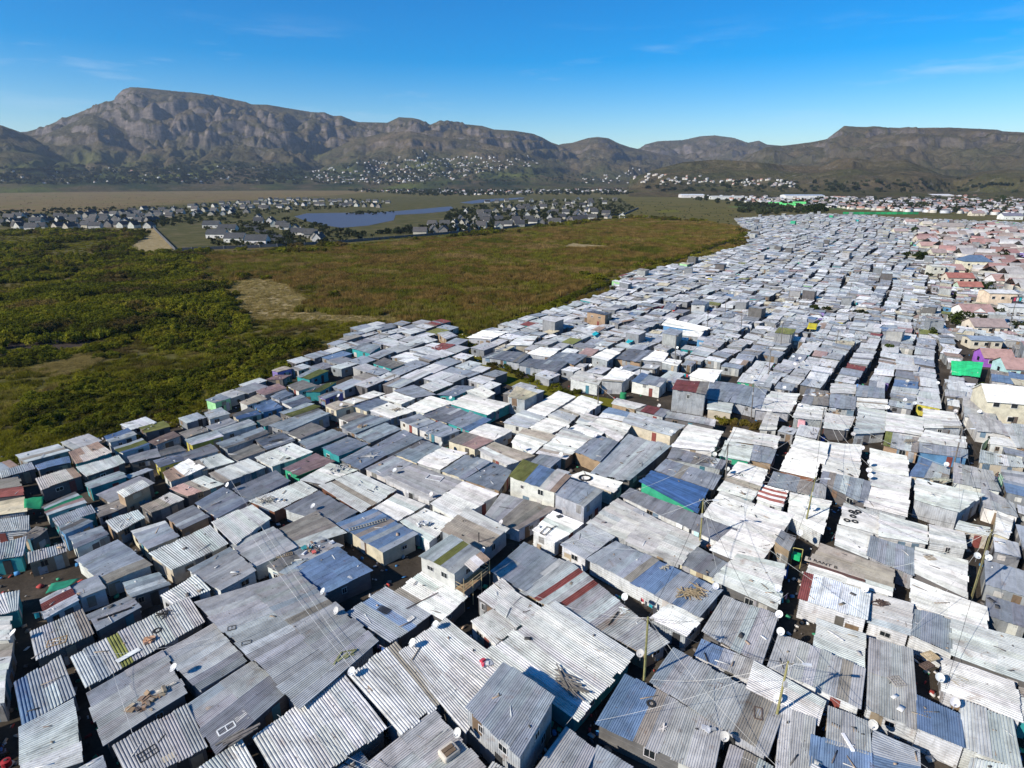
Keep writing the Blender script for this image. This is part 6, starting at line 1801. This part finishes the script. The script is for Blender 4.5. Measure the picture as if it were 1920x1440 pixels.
place('plank_litter', G('H2', 620, 640), 'litter of short pale planks on a mint roof', 'planks', 0.4, heap_poles(22, 0.8, 0.9, (0.52, 0.50, 0.46), 0.12))
place('scrap_heap', G('H2', 800, 325), 'small scrap heap with brown box in the left rows', 'scrap', 0.4, scrap_b(12, 0.4, BR))
place('junk_heap', G('H2', 870, 545), 'junk and crossed sticks on a blue-grey roof', 'junk', 0.4, heap_poles(12, 1.3, 0.5, (0.45, 0.43, 0.4), 0.09))
place('junk_heap', G('H2', 1050, 200), 'brown twigs and junk on a far pale roof', 'junk', 0.4, heap_poles(18, 0.9, 0.5, (0.35, 0.28, 0.2), 0.07))
place('white_bars', G('H2', 1340, 710), 'two white bars and grey panel on the large slate roof', 'bars', -0.35, frame_b(2.0, 1.1, (0.62, 0.62, 0.62), (0, 0), 0.07))
place('crate_litter', G('H2', 400, 1240), 'crates and coloured scraps on a blue-grey roof', 'scraps', 0.4, scrap_b(20, 0.8, MIX))
place('pallet_rack', G('H2', 215, 1290), 'small slatted crate beside the two dishes of the tan roof', 'crate', 0.5, frame_b(1.5, 0.5, (0.35, 0.26, 0.16), (7, 0)))
place('metal_grille', G('G4', 965, 795), 'rusty metal grille lying on a long grey roof', 'grille', 0.1, frame_b(0.85, 0.85, (0.34, 0.31, 0.28), (3, 3), 0.08))
place('white_plank', G('G4', 505, 455), 'thin white plank on the pale roof beside the dirt yard', 'plank', -1.0, heap_poles(1, 1.5, 0, (0.72, 0.70, 0.66), 0.10, 0))
place('white_plank', G('G4', 597, 1255), 'white upright plank on a grey roof near the bottom right', 'plank', 1.55, heap_poles(1, 1.4, 0, (0.75, 0.74, 0.72), 0.2, 0))
place('thin_poles', G('G4', 1410, 800), 'thin brown poles on a wide bright striped roof', 'poles', -0.9, heap_poles(8, 1.4, 0.4, (0.38, 0.33, 0.24), 0.05, 1.0))
place('dead_branches', G('G4', 840, 215), 'dead branches and bark on a grey roof', 'branches', 0.2, heap_poles(14, 1.0, 0.4, (0.09, 0.06, 0.05), 0.08))
place('pallet', G('G4', 1215, 610), 'tan wooden pallet leaning in a narrow gap at the right', 'pallet', 0.3, frame_b(1.0, 0.8, (0.45, 0.34, 0.2), (5, 1), 0.09))
place('chequered_cloth', G('G4', 1190, 680), 'brown and white chequered cloth beside the tan pallet', 'cloth', 0.4, frame_b(1.0, 0.5, (0.10, 0.06, 0.04), (5, 3), 0.09, (0.55, 0.5, 0.42)))
place('brush_pile', G('H4', 1065, 440), 'brush pile on the roof with moss-green corner', 'brushwood', 0.3, heap_poles(26, 1.0, 0.45, (0.25, 0.21, 0.16), 0.06))
place('junk_heap', G('H4', 360, 85), 'pale junk heap covering a dark roof', 'junk', 0.2, scrap_b(34, 0.9, WHT + BR))
place('bundle_of_poles', G('H4', 1300, 725), 'bundle of pale poles beside a blue-washed roof', 'poles', 0.1, heap_poles(18, 2.0, 0.4, (0.5, 0.48, 0.36), 0.06, 0.5))
for k, (x, y) in enumerate(((625, 965), (650, 975), (675, 965), (635, 1000), (590, 1030), (650, 1040))):
    place('tyre', G('H4', x, y), '%s black tyre from the left on a pale roof of tyres' % ordw(k), 'tyre', 0, tyre_b(0.26, 0.14))
place('bracket_scrap', G('H3', 1712, 690), 'black bent wire scrap on a pale roof', 'scrap', 0.2, heap_poles(12, 0.6, 0.4, (0.03, 0.03, 0.03), 0.05))
place('scrap_board', G('H4', 1215, 1310), 'tan scrap board on a wide pale roof', 'board', 0.1, board_b(1.0, 0.7, (0.45, 0.36, 0.25)))
place('pale_box', G('H3', 1140, 1385), 'bundle of twigs on the blue end of the timber-heap roof', 'twigs', 0.3, heap_poles(14, 0.6, 0.25, (0.45, 0.4, 0.3), 0.05))
place('roof_vent', G('H2', 1620, 548), 'small black vent on a blue-grey roof', 'vent', 0, tyre_b(0.22, 0.25))
# lettered board along the roof edge
def letter_board(t):
    mb = MB(); mb.box((0.9, -0.3, 0.06), (5.2, 0.75, 0.06)); mb.build('board', M['paint'], t, (0.50, 0.42, 0.33))
    mb = MB(); mb.box((1.2, -0.92, 0.05), (4.8, 0.4, 0.1)); mb.build('brown_plank', M['wood'], t, (0.13, 0.07, 0.055))
    cu = bpy.data.curves.new('lettering', 'FONT'); cu.body = 'B RANT B'; cu.size = 0.62; cu.extrude = 0.02; cu.align_x = 'LEFT'; cu.align_y = 'CENTER'
    cu.materials.append(M['paint'])
    tmp = link(bpy.data.objects.new('lettering', cu)); bpy.context.view_layer.update()
    me = bpy.data.meshes.new_from_object(tmp.evaluated_get(bpy.context.evaluated_depsgraph_get())); bpy.data.objects.remove(tmp)
    o = link(bpy.data.objects.new('lettering', me), t); o.location = (-1.5, -0.28, 0.12); o.color = (0.05, 0.045, 0.04, 1)
place('lettered_board', G('H4', 420, 1350), 'tan board with worn black lettering on a pale roof', 'sign', R(-33), letter_board, 0.12)

# stovepipe on the tan roof
p, n_, s = roof_hit(*G('H2', 1672, 1190))
mb = MB(); mb.tube([(0, 0, -0.1), (0, 0, 1.35)], 0.07, 8); mb.tube([(0, 0, 1.35), (0, 0, 1.42)], 0.11, 8)
o = mb.build('stovepipe', M['paint'], None, (0.06, 0.05, 0.045)); o.location = tuple(p); tag(o, 'dark stovepipe standing on the old tan roof', 'pipe')

# balcony of the two-storey shack
bs = next(s for s in SHACKS if s['mark'] == 'balcony shack')
ob = bs['obj']; base = np.array(ob.location)
q = np.array(bs['q']); R_, Bm = q[2], q[3]
out = (R_ + Bm) / 2 - q.mean(0); out[2] = 0; out /= np.linalg.norm(out); al = R_ - Bm; al[2] = 0; Lr = np.linalg.norm(al); al /= Lr
z1 = 2.55
c0 = Bm + out * 0.1; c0[2] = z1
def rel(p): return tuple(np.array(p) - base)
for i in range(7):
    a = c0 + out * (0.18 * i) ; b_ = a + al * Lr
    mb = MB(); mb.bar(rel(a), rel(b_), 0.16, 0.05); mb.build('deck_plank', M['wood'], ob, vary((0.30, 0.20, 0.11), 0.2))
cor = [c0, c0 + out * 1.25, c0 + out * 1.25 + al * Lr, c0 + al * Lr]
for i, cpt in enumerate([cor[1], cor[1] + al * Lr / 3, cor[1] + al * Lr * 2 / 3, cor[2]]):
    mb = MB(); mb.bar(rel((cpt[0], cpt[1], 0)), rel((cpt[0], cpt[1], z1 + (1.9 if i in (0, 3) else 0.95))), 0.09); mb.build('balcony_post', M['wood'], ob, vary((0.42, 0.32, 0.18), 0.1))
for zz in (0.5, 0.95):
    for a, b_ in zip(cor[:-1], cor[1:]):
        mb = MB(); mb.bar(rel((a[0], a[1], z1 + zz)), rel((b_[0], b_[1], z1 + zz)), 0.05); mb.build('railing', M['wood'], ob, vary((0.42, 0.32, 0.18), 0.1))
pr_q = [Bm + al * Lr * 0.35 + out * 0.05, Bm + al * Lr * 0.35 + out * 1.4, Bm + al * Lr + out * 1.4, Bm + al * Lr + out * 0.05]
pr_q = [np.array((p_[0], p_[1], zz)) for p_, zz in zip(pr_q, (4.75, 4.35, 4.35, 4.75))]
for o in roof_sheets(pr_q, 'p', 'rWr', base, ob, 0.24, 0.05): o.name = 'porch_sheet'

# --- netting, tanks, bins, fences, signboards
def draped(name, pxz, color, label, cat, sag=0.25):
    P = [un(x, y, z) for x, y, z in pxz]; n = 6; V = []; F = []; base = P[0].copy(); base[2] = 0
    for i in range(n + 1):
        for j in range(n + 1):
            u, v_ = i / n, j / n
            p = (P[0] * (1 - u) + P[1] * u) * (1 - v_) + (P[3] * (1 - u) + P[2] * u) * v_ - base
            V.append((p[0], p[1], p[2] - sag * 4 * u * (1 - u) * 4 * v_ * (1 - v_) * 0.6 + rng.uniform(-0.06, 0.06)))
    for i in range(n):
        for j in range(n): a = i * (n + 1) + j; F.append((a, a + 1, a + n + 2, a + n + 1))
    o = mk(name, V, F, M['paint'], None, color, True); o.location = tuple(base)
    md = o.modifiers.new('thick', 'SOLIDIFY'); md.thickness = 0.015
    tag(o, label, cat)
draped('shade_net', [(85, 1113, 2.3), (96, 1094, 2.4), (150, 1083, 2.4), (128, 1100, 2.3)], (0.01, 0.20, 0.11), 'dark green shade net beside the red-and-white banded roof', 'net')
draped('shade_net', [(45, 952, 2.4), (45, 935, 2.5), (82, 930, 2.4), (80, 955, 1.6)], (0.01, 0.26, 0.10), 'bright green net hanging beside the cream board roof', 'net')
draped('shade_net', [(552, 895, 2.4), (590, 880, 2.5), (600, 878, 1.6), (560, 897, 1.4)], (0.01, 0.26, 0.10), 'green net along the front of the pink-stained shack', 'net')
draped('blue_sheet', [(1460, 1080, 0.4), (1470, 1050, 0.4), (1480, 1055, 0.4), (1475, 1085, 0.4)], (0.03, 0.12, 0.35), 'blue plastic sheet down in the dark alley', 'sheet')
draped('yellow_cloth', [(1513, 616, 3.0), (1517, 604, 3.4), (1534, 606, 3.4), (1530, 618, 3.0)], (0.55, 0.45, 0.02), 'yellow cloth hanging among the middle rows', 'cloth')
draped('washing', [(1495, 800, 1.0), (1497, 785, 2.1), (1510, 788, 2.1), (1509, 803, 1.0)], (0.60, 0.30, 0.32), 'pink washing hanging at the open yard', 'washing')
draped('turquoise_sheet', [(1109, 626, 2.8), (1118, 621, 3.0), (1124, 625, 2.9), (1114, 630, 2.7)], (0.01, 0.42, 0.48), 'left turquoise sheet on a white roof', 'sheet')
draped('turquoise_sheet', [(1173, 641, 2.8), (1180, 635, 3.0), (1190, 638, 2.9), (1178, 644, 2.7)], (0.01, 0.42, 0.48), 'right turquoise sheet on a white roof', 'sheet')
def tank(px, r_, h, c, label, cat='tank', z0=0.02):
    p = un(*px, z0)
    t = empty('water_tank', (p[0], p[1], z0))
    mb = MB(); mb.tube([(0, 0, 0), (0, 0, h * 0.1), (0, 0, h * 0.9)], r_, 14); mb.tube([(0, 0, h * 0.9), (0, 0, h)], r_ * 0.95, 14, r_ * 0.45); mb.build('body', M['paint'], t, c)
    mb = MB(); mb.tube([(0, 0, h), (0, 0, h * 1.06)], r_ * 0.35, 10); mb.build('lid', M['paint'], t, (0.05, 0.05, 0.05))
    for f in (0.3, 0.6):
        mb = MB(); mb.tube([(0, 0, h * f), (0, 0, h * f + 0.05)], r_ * 1.03, 14); mb.build('band', M['paint'], t, tuple(v_ * 0.8 for v_ in c))
    tag(t, label, cat)
tank((1168, 748), 0.7, 1.6, (0.02, 0.24, 0.09), 'green water tank beside the dirt yard')
tank((1542, 826), 0.35, 0.8, (0.02, 0.12, 0.5), 'blue drum in the open yard with washing', 'drum')
tank((1518, 822), 0.4, 0.4, (0.02, 0.38, 0.12), 'green basin in the open yard with washing', 'basin')
tank((14, 1437), 0.35, 0.7, (0.32, 0.01, 0.02), 'dark red drum beside the seated person', 'drum')
tank((1606, 735), 0.45, 1.9, (0.08, 0.22, 0.5), 'tall blue drum between white roofs', 'drum')
p = un(*G('C', 640, 235), 1.9)
gb = empty('green_box', (p[0], p[1], 1.2))
mb = MB(); mb.box((0, 0, 0.35), (1.0, 0.8, 0.7), Matrix.Rotation(-0.6, 3, 'Z')); mb.build('box', M['paint'], gb, (0.01, 0.42, 0.15))
mb = MB(); mb.bar((-0.5, 0, -1.2), (-0.5, 0, 1.6), 0.06); mb.bar((0.5, -0.4, -1.2), (0.5, -0.4, 1.6), 0.06); mb.bar((-0.5, 0, 1.6), (0.5, -0.4, 1.6), 0.06); mb.build('stand', M['wood'], gb, (0.5, 0.42, 0.15))
tag(gb, 'bright green box on a wooden stand above the dark alley', 'box')
def slat_fence(a, b_, h, label):
    A, B = un(*a), un(*b_); t = empty('striped_fence', A); d = B - A; L = np.linalg.norm(d); k = max(6, int(L / 0.25))
    for i in range(k):
        p, q = d * i / k, d * (i + 0.94) / k
        mb = MB(); mb.bar((p[0], p[1], h / 2), (q[0], q[1], h / 2), 0.04, h); mb.build('slat', M['paint'], t, (0.03, 0.36, 0.12) if i % 2 else (0.7, 0.7, 0.66))
    tag(t, label, 'fence')
slat_fence((1837, 850), (1850, 838), 1.8, 'upper green-and-white striped fence at the right')
slat_fence((1868, 905), (1884, 925), 1.8, 'lower green-and-white striped fence at the right')
ld = next(s for s in SHACKS if s['mark'] == 'long dark roof with signboards'); q = np.array(ld['q'])
fa, fb = q[0], q[3]; dd = fb - fa; dd[2] = 0; L = np.linalg.norm(dd); dd /= L; on = np.array((dd[1], -dd[0], 0))
if np.dot(on[:2], -fa[:2]) < 0: on = -on
for f, w, c, lab in ((0.62, 0.9, (0.72, 0.72, 0.70), 'white signboard on the striped wall of the long dark shack'), (0.72, 0.25, (0.03, 0.03, 0.03), 'black strip board between two signboards'), (0.78, 0.7, (0.45, 0.68, 0.66), 'pale turquoise signboard on the striped wall by the pole')):
    p = fa + dd * L * f + on * 0.12
    sb = empty('signboard', (p[0], p[1], 1.7)); mb = MB(); rot = Matrix(((dd[0], on[0], 0), (dd[1], on[1], 0), (0, 0, 1)))
    mb.box((0, 0, 0), (w, 0.05, 0.6), rot); mb.build('board', M['paint'], sb, c)
    mb = MB(); mb.box((0, 0, 0.33), (w + 0.06, 0.06, 0.05), rot); mb.box((0, 0, -0.33), (w + 0.06, 0.06, 0.05), rot); mb.build('edging', M['paint'], sb, (0.3, 0.3, 0.3)); tag(sb, lab, 'sign')

# --- people
def person(base, yaw, pose, top, bottom, label, held=None):
    t = empty('person', base); t.rotation_euler = (0, 0, yaw)
    J = {'pelvis': (0, 0, 0.92), 'belly': (0, -0.01, 1.08), 'chest': (0, 0.0, 1.30), 'neck': (0, 0, 1.47), 'head': (0, -0.02, 1.57), 'crown': (0, -0.01, 1.70)}
    for sgn, n in ((-1, 'l'), (1, 'r')):
        J['hip' + n] = (0.09 * sgn, 0, 0.88); J['knee' + n] = (0.11 * sgn, -0.03, 0.48); J['ank' + n] = (0.12 * sgn, 0.02, 0.08); J['toe' + n] = (0.13 * sgn, -0.16, 0.035)
        J['sho' + n] = (0.18 * sgn, 0, 1.40); J['elb' + n] = (0.25 * sgn, 0.03, 1.13); J['wri' + n] = (0.25 * sgn, -0.10, 0.90); J['han' + n] = (0.25 * sgn, -0.13, 0.81)
    if pose == 'sit':
        for k_ in J: J[k_] = (J[k_][0], J[k_][1], J[k_][2] - 0.47)
        for sgn, n in ((-1, 'l'), (1, 'r')):
            J['knee' + n] = (0.14 * sgn, -0.44, 0.50); J['ank' + n] = (0.15 * sgn, -0.62, 0.10); J['toe' + n] = (0.16 * sgn, -0.80, 0.04); J['wri' + n] = (0.18 * sgn, -0.3, 0.55); J['han' + n] = (0.15 * sgn, -0.4, 0.52)
    if pose == 'walk':
        J['kneel'] = (-0.11, -0.18, 0.52); J['ankl'] = (-0.11, -0.12, 0.10); J['toel'] = (-0.12, -0.30, 0.04); J['ankr'] = (0.12, 0.22, 0.14); J['toer'] = (0.12, 0.08, 0.04)
    if pose == 'reach':
        J['elbr'] = (0.30, -0.18, 1.38); J['wrir'] = (0.28, -0.36, 1.52); J['hanr'] = (0.27, -0.45, 1.56)
    def skin(name, edges, rad, color):
        names = []
        for e in edges:
            for k_ in e:
                if k_ not in names: names.append(k_)
        me = bpy.data.meshes.new(name); me.from_pydata([J[k_] for k_ in names], [(names.index(a), names.index(b_)) for a, b_ in edges], [])
        o = bpy.data.objects.new(name, me); link(o, t); o.color = (*color, 1); me.materials.append(M['paint'])
        o.modifiers.new('skin', 'SKIN'); sv = me.skin_vertices[0].data
        for i, k_ in enumerate(names): sv[i].radius = rad.get(k_, rad.get(k_.rstrip('lr'), (0.06, 0.06)))
        sv[0].use_root = True
        ss = o.modifiers.new('sub', 'SUBSURF'); ss.levels = 1; ss.render_levels = 1
        return o
    RAD = {'pelvis': (0.145, 0.11), 'belly': (0.13, 0.10), 'chest': (0.15, 0.11), 'neck': (0.055, 0.055), 'head': (0.085, 0.10), 'crown': (0.07, 0.08), 'hip': (0.09, 0.09), 'knee': (0.06, 0.06), 'ank': (0.042, 0.042), 'toe': (0.04, 0.03), 'sho': (0.065, 0.065), 'elb': (0.045, 0.045), 'wri': (0.032, 0.032), 'han': (0.04, 0.025)}
    E_ = [('pelvis', 'belly'), ('belly', 'chest'), ('chest', 'neck'), ('neck', 'head'), ('head', 'crown')]
    for n in 'lr': E_ += [('pelvis', 'hip' + n), ('hip' + n, 'knee' + n), ('knee' + n, 'ank' + n), ('ank' + n, 'toe' + n), ('chest', 'sho' + n), ('sho' + n, 'elb' + n), ('elb' + n, 'wri' + n), ('wri' + n, 'han' + n)]
    skin('body', E_, RAD, (0.10, 0.055, 0.035))
    big = {k_: (v_[0] + 0.018, v_[1] + 0.018) for k_, v_ in RAD.items()}
    skin('top', [('belly', 'chest'), ('chest', 'shol'), ('chest', 'shor'), ('shol', 'elbl'), ('shor', 'elbr')], big, top)
    skin('trousers', [('pelvis', 'hipl'), ('pelvis', 'hipr'), ('hipl', 'kneel'), ('hipr', 'kneer'), ('kneel', 'ankl'), ('kneer', 'ankr')], big, bottom)
    h = J['crown']; mb = MB(); mb.tube([(h[0], h[1] + 0.01, h[2] - 0.06), (h[0], h[1] + 0.01, h[2] + 0.02)], 0.105, 10, 0.075); mb.build('hair', M['paint'], t, (0.012, 0.01, 0.009), True)
    tag(t, label, 'person')
p = un(1480, 812); person((p[0], p[1], 0.03), 0.5, 'walk', (0.55, 0.02, 0.02), (0.6, 0.58, 0.55), 'person in red top and white trousers crossing the open yard')
p = un(1491, 818); person((p[0], p[1], 0.03), -0.6, 'stand', (0.10, 0.06, 0.35), (0.10, 0.06, 0.35), 'person in purple clothes standing in the open yard')
p = un(1507, 816); person((p[0], p[1], 0.03), 1.2, 'stand', (0.25, 0.07, 0.03), (0.10, 0.07, 0.06), 'person in rust-brown top beside the pink washing')
p = un(1528, 824); person((p[0], p[1], 0.03), -1.0, 'stand', (0.55, 0.40, 0.35), (0.45, 0.33, 0.28), 'person in pale pink clothes near the yard pole')
pp, n_, s = roof_hit(1866, 905); person((pp[0], pp[1], 0.03 if s is None else pp[2] + 0.1), 2.2, 'stand', (0.03, 0.03, 0.035), (0.04, 0.05, 0.09), 'person in dark jacket by the lower green striped fence')
p = un(9, 1416); person((p[0], p[1], 0.03), -1.1, 'sit', (0.10, 0.22, 0.45), (0.22, 0.20, 0.24), 'seated person in blue top and grey trousers at the left edge')
mb = MB(); mb.box((0, 0, 0.22), (0.45, 0.45, 0.06));
st = empty('stool', (p[0], p[1], 0.0)); mb.build('seat', M['wood'], st, (0.1, 0.07, 0.05))
for dx in (-0.18, 0.18):
    for dy in (-0.18, 0.18):
        mb = MB(); mb.bar((dx, dy, 0), (dx, dy, 0.2), 0.05); mb.build('leg', M['wood'], st, (0.1, 0.07, 0.05))
tag(st, 'low wooden stool under the seated person', 'stool')
p = un(1326, 1040); person((p[0], p[1], 0.03), 0.3, 'reach', (0.35, 0.12, 0.06), (0.03, 0.04, 0.06), 'person in orange-brown top in the gap below the yellowish pole')

# --- washing lines in the lanes
for x0, y0, x1, y1, lab in ((1452, 1130, 1478, 1112, 'washing line with bright clothes over the dark alley below the white red-ended roof'), (1640, 905, 1668, 900, 'washing line in the gap beside the three stacked dishes'), (1200, 1118, 1232, 1140, 'washing line with blue cloth beside the timber-heap roof'),
                            (1560, 1010, 1580, 975, 'washing line left of the tyre-ring roof'), (1282, 700, 1312, 706, 'washing line behind the red two-storey shack'), (1420, 1120, 1440, 1090, 'washing line behind the little white striped roof'),
                            (60, 1150, 98, 1140, 'washing line below the dark green shade net'), (690, 1195, 722, 1215, 'washing line between the very large roof and the bold striped roof')):
    A, B = un(x0, y0, 2.3), un(x1, y1, 2.3); t = empty('washing_line', (A[0], A[1], 0)); d = B - A; L = np.linalg.norm(d); d = d / L
    mb = MB(); mb.tube([(0, 0, 2.3), tuple(np.array((d[0], d[1], 0)) * L / 2 + np.array((0, 0, 2.2))), (d[0] * L, d[1] * L, 2.3)], 0.012, 4); mb.build('line', M['paint'], t, (0.5, 0.5, 0.5))
    for k in range(max(3, int(L / 0.55))):
        u0 = (k + 0.2) / max(3, int(L / 0.55)) * L; w = rng.uniform(0.3, 0.5); h = rng.uniform(0.4, 0.9); c = vary(rng.choice(((0.6, 0.58, 0.56), (0.05, 0.12, 0.35), (0.45, 0.05, 0.06), (0.02, 0.3, 0.35), (0.5, 0.25, 0.3), (0.06, 0.06, 0.07))), 0.15)
        V = []; F = []
        for i in range(4):
            for j in range(4):
                f = u0 + w * i / 3; wv = 0.05 * math.sin(i * 2.1 + j + k)
                V.append((d[0] * f - d[1] * wv, d[1] * f + d[0] * wv, 2.21 - h * j / 3))
        for i in range(3):
            for j in range(3): a = i * 4 + j; F.append((a, a + 1, a + 5, a + 4))
        mk('garment', V, F, M['paint'], t, c, True)
    tag(t, lab, 'washing')

# --- parked cars
def car(px, yaw, c, label):
    p = un(*px); t = empty('parked_car', (p[0], p[1], 0.05)); t.rotation_euler = (0, 0, yaw)
    prof = [(-2.05, 0.35), (-2.1, 0.75), (-1.95, 0.92), (-1.2, 1.0), (-0.65, 1.42), (0.75, 1.45), (1.45, 1.0), (2.0, 0.92), (2.1, 0.7), (2.05, 0.35)]
    V = []; F = []
    for y, k in ((-0.8, 1.0), (0.8, 1.0)):
        for x, z in prof: V.append((x, y * (0.86 if z > 1.2 else 1.0), z))
    n = len(prof)
    for i in range(n): F.append((i, (i + 1) % n, n + (i + 1) % n, n + i))
    F += [tuple(range(n - 1, -1, -1)), tuple(range(n, 2 * n))]
    o = mk('body', V, F, M['paint'], t, c); bv = o.modifiers.new('round', 'BEVEL'); bv.width = 0.07; bv.segments = 2
    for y in (-1, 1):
        mk('side_window', [(-1.0, y * 0.81, 1.05), (1.2, y * 0.81, 1.05), (0.72, y * 0.72, 1.40), (-0.6, y * 0.72, 1.37)], [(0, 1, 2, 3)], M['glass'], t)
        for x in (-1.3, 1.3):
            mb = MB(); mb.tube([(x, y * 0.66, 0.31), (x, y * 0.86, 0.31)], 0.31, 14); w = mb.build('wheel', M['rubber'], t)
            mb = MB(); mb.tube([(x, y * 0.80, 0.31), (x, y * 0.875, 0.31)], 0.18, 10); mb.build('rim', M['paint'], w, (0.4, 0.4, 0.4))
        mb = MB(); mb.box((2.09, y * 0.58, 0.72), (0.06, 0.3, 0.16)); mb.build('headlight', M['paint'], t, (0.7, 0.7, 0.68))
    for a in ([(1.46, -0.7, 1.02), (1.46, 0.7, 1.02), (0.80, 0.62, 1.42), (0.80, -0.62, 1.42)], [(-1.22, -0.7, 1.03), (-1.22, 0.7, 1.03), (-0.70, 0.62, 1.40), (-0.70, -0.62, 1.40)]):
        mk('windscreen', [(x + (0.03 if x > 0 else -0.03), y, z + 0.03) for x, y, z in a], [(0, 1, 2, 3)], M['glass'], t)
    tag(t, label, 'car')
car((1910, 625), 0.1, (0.74, 0.74, 0.74), 'white parked car at the right edge below the pink roofs')
car((1878, 508), 0.2, (0.06, 0.07, 0.10), 'dark parked car beside the cream two-storey house')
car((1690, 626), 0.0, (0.70, 0.70, 0.72), 'white van-like car between shacks near the slim dark tree')

# --- clutter that nobody could count
VV = []; FF = []; TT = []; nv = 0
def bit(c, size, a, tilt, col):
    rot = Matrix.Rotation(a, 3, 'Z') @ Matrix.Rotation(tilt, 3, 'X')
    h = [v_ / 2 for v_ in size]
    P = [rot @ Vector((x, y, z)) for z in (-h[2], h[2]) for x, y in ((-h[0], -h[1]), (h[0], -h[1]), (h[0], h[1]), (-h[0], h[1]))]
    quads([(p_.x + c[0], p_.y + c[1], p_.z + c[2]) for p_ in P], [(4, 5, 6, 7), (0, 1, 5, 4), (1, 2, 6, 5), (2, 3, 7, 6), (3, 0, 4, 7)], col)
BITS = [(0.06, 0.055, 0.05), (0.25, 0.2, 0.15), (0.5, 0.48, 0.44), (0.35, 0.25, 0.17), (0.14, 0.12, 0.11), (0.62, 0.6, 0.57)]
def litter_roof(q, n):
    q = np.array(q)
    for i in range(n):
        u, v_ = rng.uniform(0.08, 0.92), rng.uniform(0.08, 0.92)
        p = (q[0] * (1 - u) + q[1] * u) * (1 - v_) + (q[3] * (1 - u) + q[2] * u) * v_
        k = rng.random()
        size = (rng.uniform(0.5, 1.8), rng.uniform(0.05, 0.12), 0.05) if k < 0.45 else ((0.25, 0.12, 0.1) if k < 0.8 else (rng.uniform(0.3, 0.9), rng.uniform(0.2, 0.5), 0.04))
        bit((p[0], p[1], p[2] + 0.13), size, rng.uniform(0, 3.14), rng.gauss(0, 0.05), vary(rng.choice(BITS), 0.2))
for s in SHACKS: litter_roof(s['q'], rng.choice((0, 1, 2, 3, 3, 4, 6)))
for cen, m_ in roof_tops:
    if m_[5] < 420:
        c, hl, hw, au, aw = m_[:5]
        qq = [np.array((*(c + au * hl * a + aw * hw * b_), cen[2] + 0.1)) for a, b_ in ((-.9, -.9), (.9, -.9), (.9, .9), (-.9, .9))]
        litter_roof(qq, rng.choice((0, 0, 1, 2, 3, 6)))
co = mk_np('roof_clutter', np.array(VV), np.array(FF), M['paint_mass'], np.array(TT)); tag(co, 'bricks, sticks and boards strewn on the roofs', 'clutter', kind='stuff')
VV = []; FF = []; TT = []; nv = 0
k = 0
while k < 4200:
    x, y = rng.uniform(-40, 1960), rng.uniform(430, 1440)
    p = un(x, y)
    if not inpoly(p[0], p[1], SETTLE): continue
    s_ = rng.uniform(0.1, 0.6); bit((p[0], p[1], 0.06 + rng.random() * 0.2), (s_, s_ * rng.uniform(0.3, 1), rng.uniform(0.03, 0.3)), rng.uniform(0, 3), rng.gauss(0, 0.3), vary(rng.choice(BITS + [(0.05, 0.2, 0.4), (0.4, 0.05, 0.04), (0.05, 0.3, 0.15)]), 0.2)); k += 1
for (x0, y0), (x1, y1), n in (((0, 880), (380, 775), 160), ((390, 770), (640, 650), 220), ((1000, 600), (1150, 545), 120), ((860, 610), (905, 690), 80)):
    for i in range(n):
        f = rng.random(); p = un(x0 + (x1 - x0) * f, y0 + (y1 - y0) * f); s_ = rng.uniform(0.1, 0.45)
        bit((p[0] + rng.gauss(0, 2), p[1] + rng.gauss(0, 2) + 1, 0.15), (s_, s_ * 0.6, 0.15), rng.uniform(0, 3), rng.gauss(0, .3), vary(rng.choice(BITS + [(0.7, 0.7, 0.7), (0.05, 0.2, 0.45)]), .2))
ru = mk_np('ground_rubbish', np.array(VV), np.array(FF), M['paint_mass'], np.array(TT)); tag(ru, 'rubbish strewn in the alleys and along the settlement edge', 'rubbish', kind='stuff')

# ------------------------------------------------------------------ haze
ZT = float(Z.max()) + 25.0
mb = MB(); mb.box((0, 5600, (ZT - 8) / 2), (26000, 12400, ZT + 8))
hz = mb.build('haze', None); tag(hz, 'pale haze in front of the mountains', 'haze', kind='stuff')
m = bpy.data.materials.new('haze_air'); m.use_nodes = True; nt = m.node_tree; nt.nodes.clear()
out_ = nt.nodes.new("ShaderNodeOutputMaterial"); pv = nt.nodes.new("ShaderNodeVolumePrincipled")
pv.inputs['Color'].default_value = (0.66, 0.80, 1.0, 1); pv.inputs['Density'].default_value = 4.2e-5; pv.inputs['Anisotropy'].default_value = 0.2
nt.links.new(pv.outputs[0], out_.inputs['Volume']); hz.data.materials.append(m)
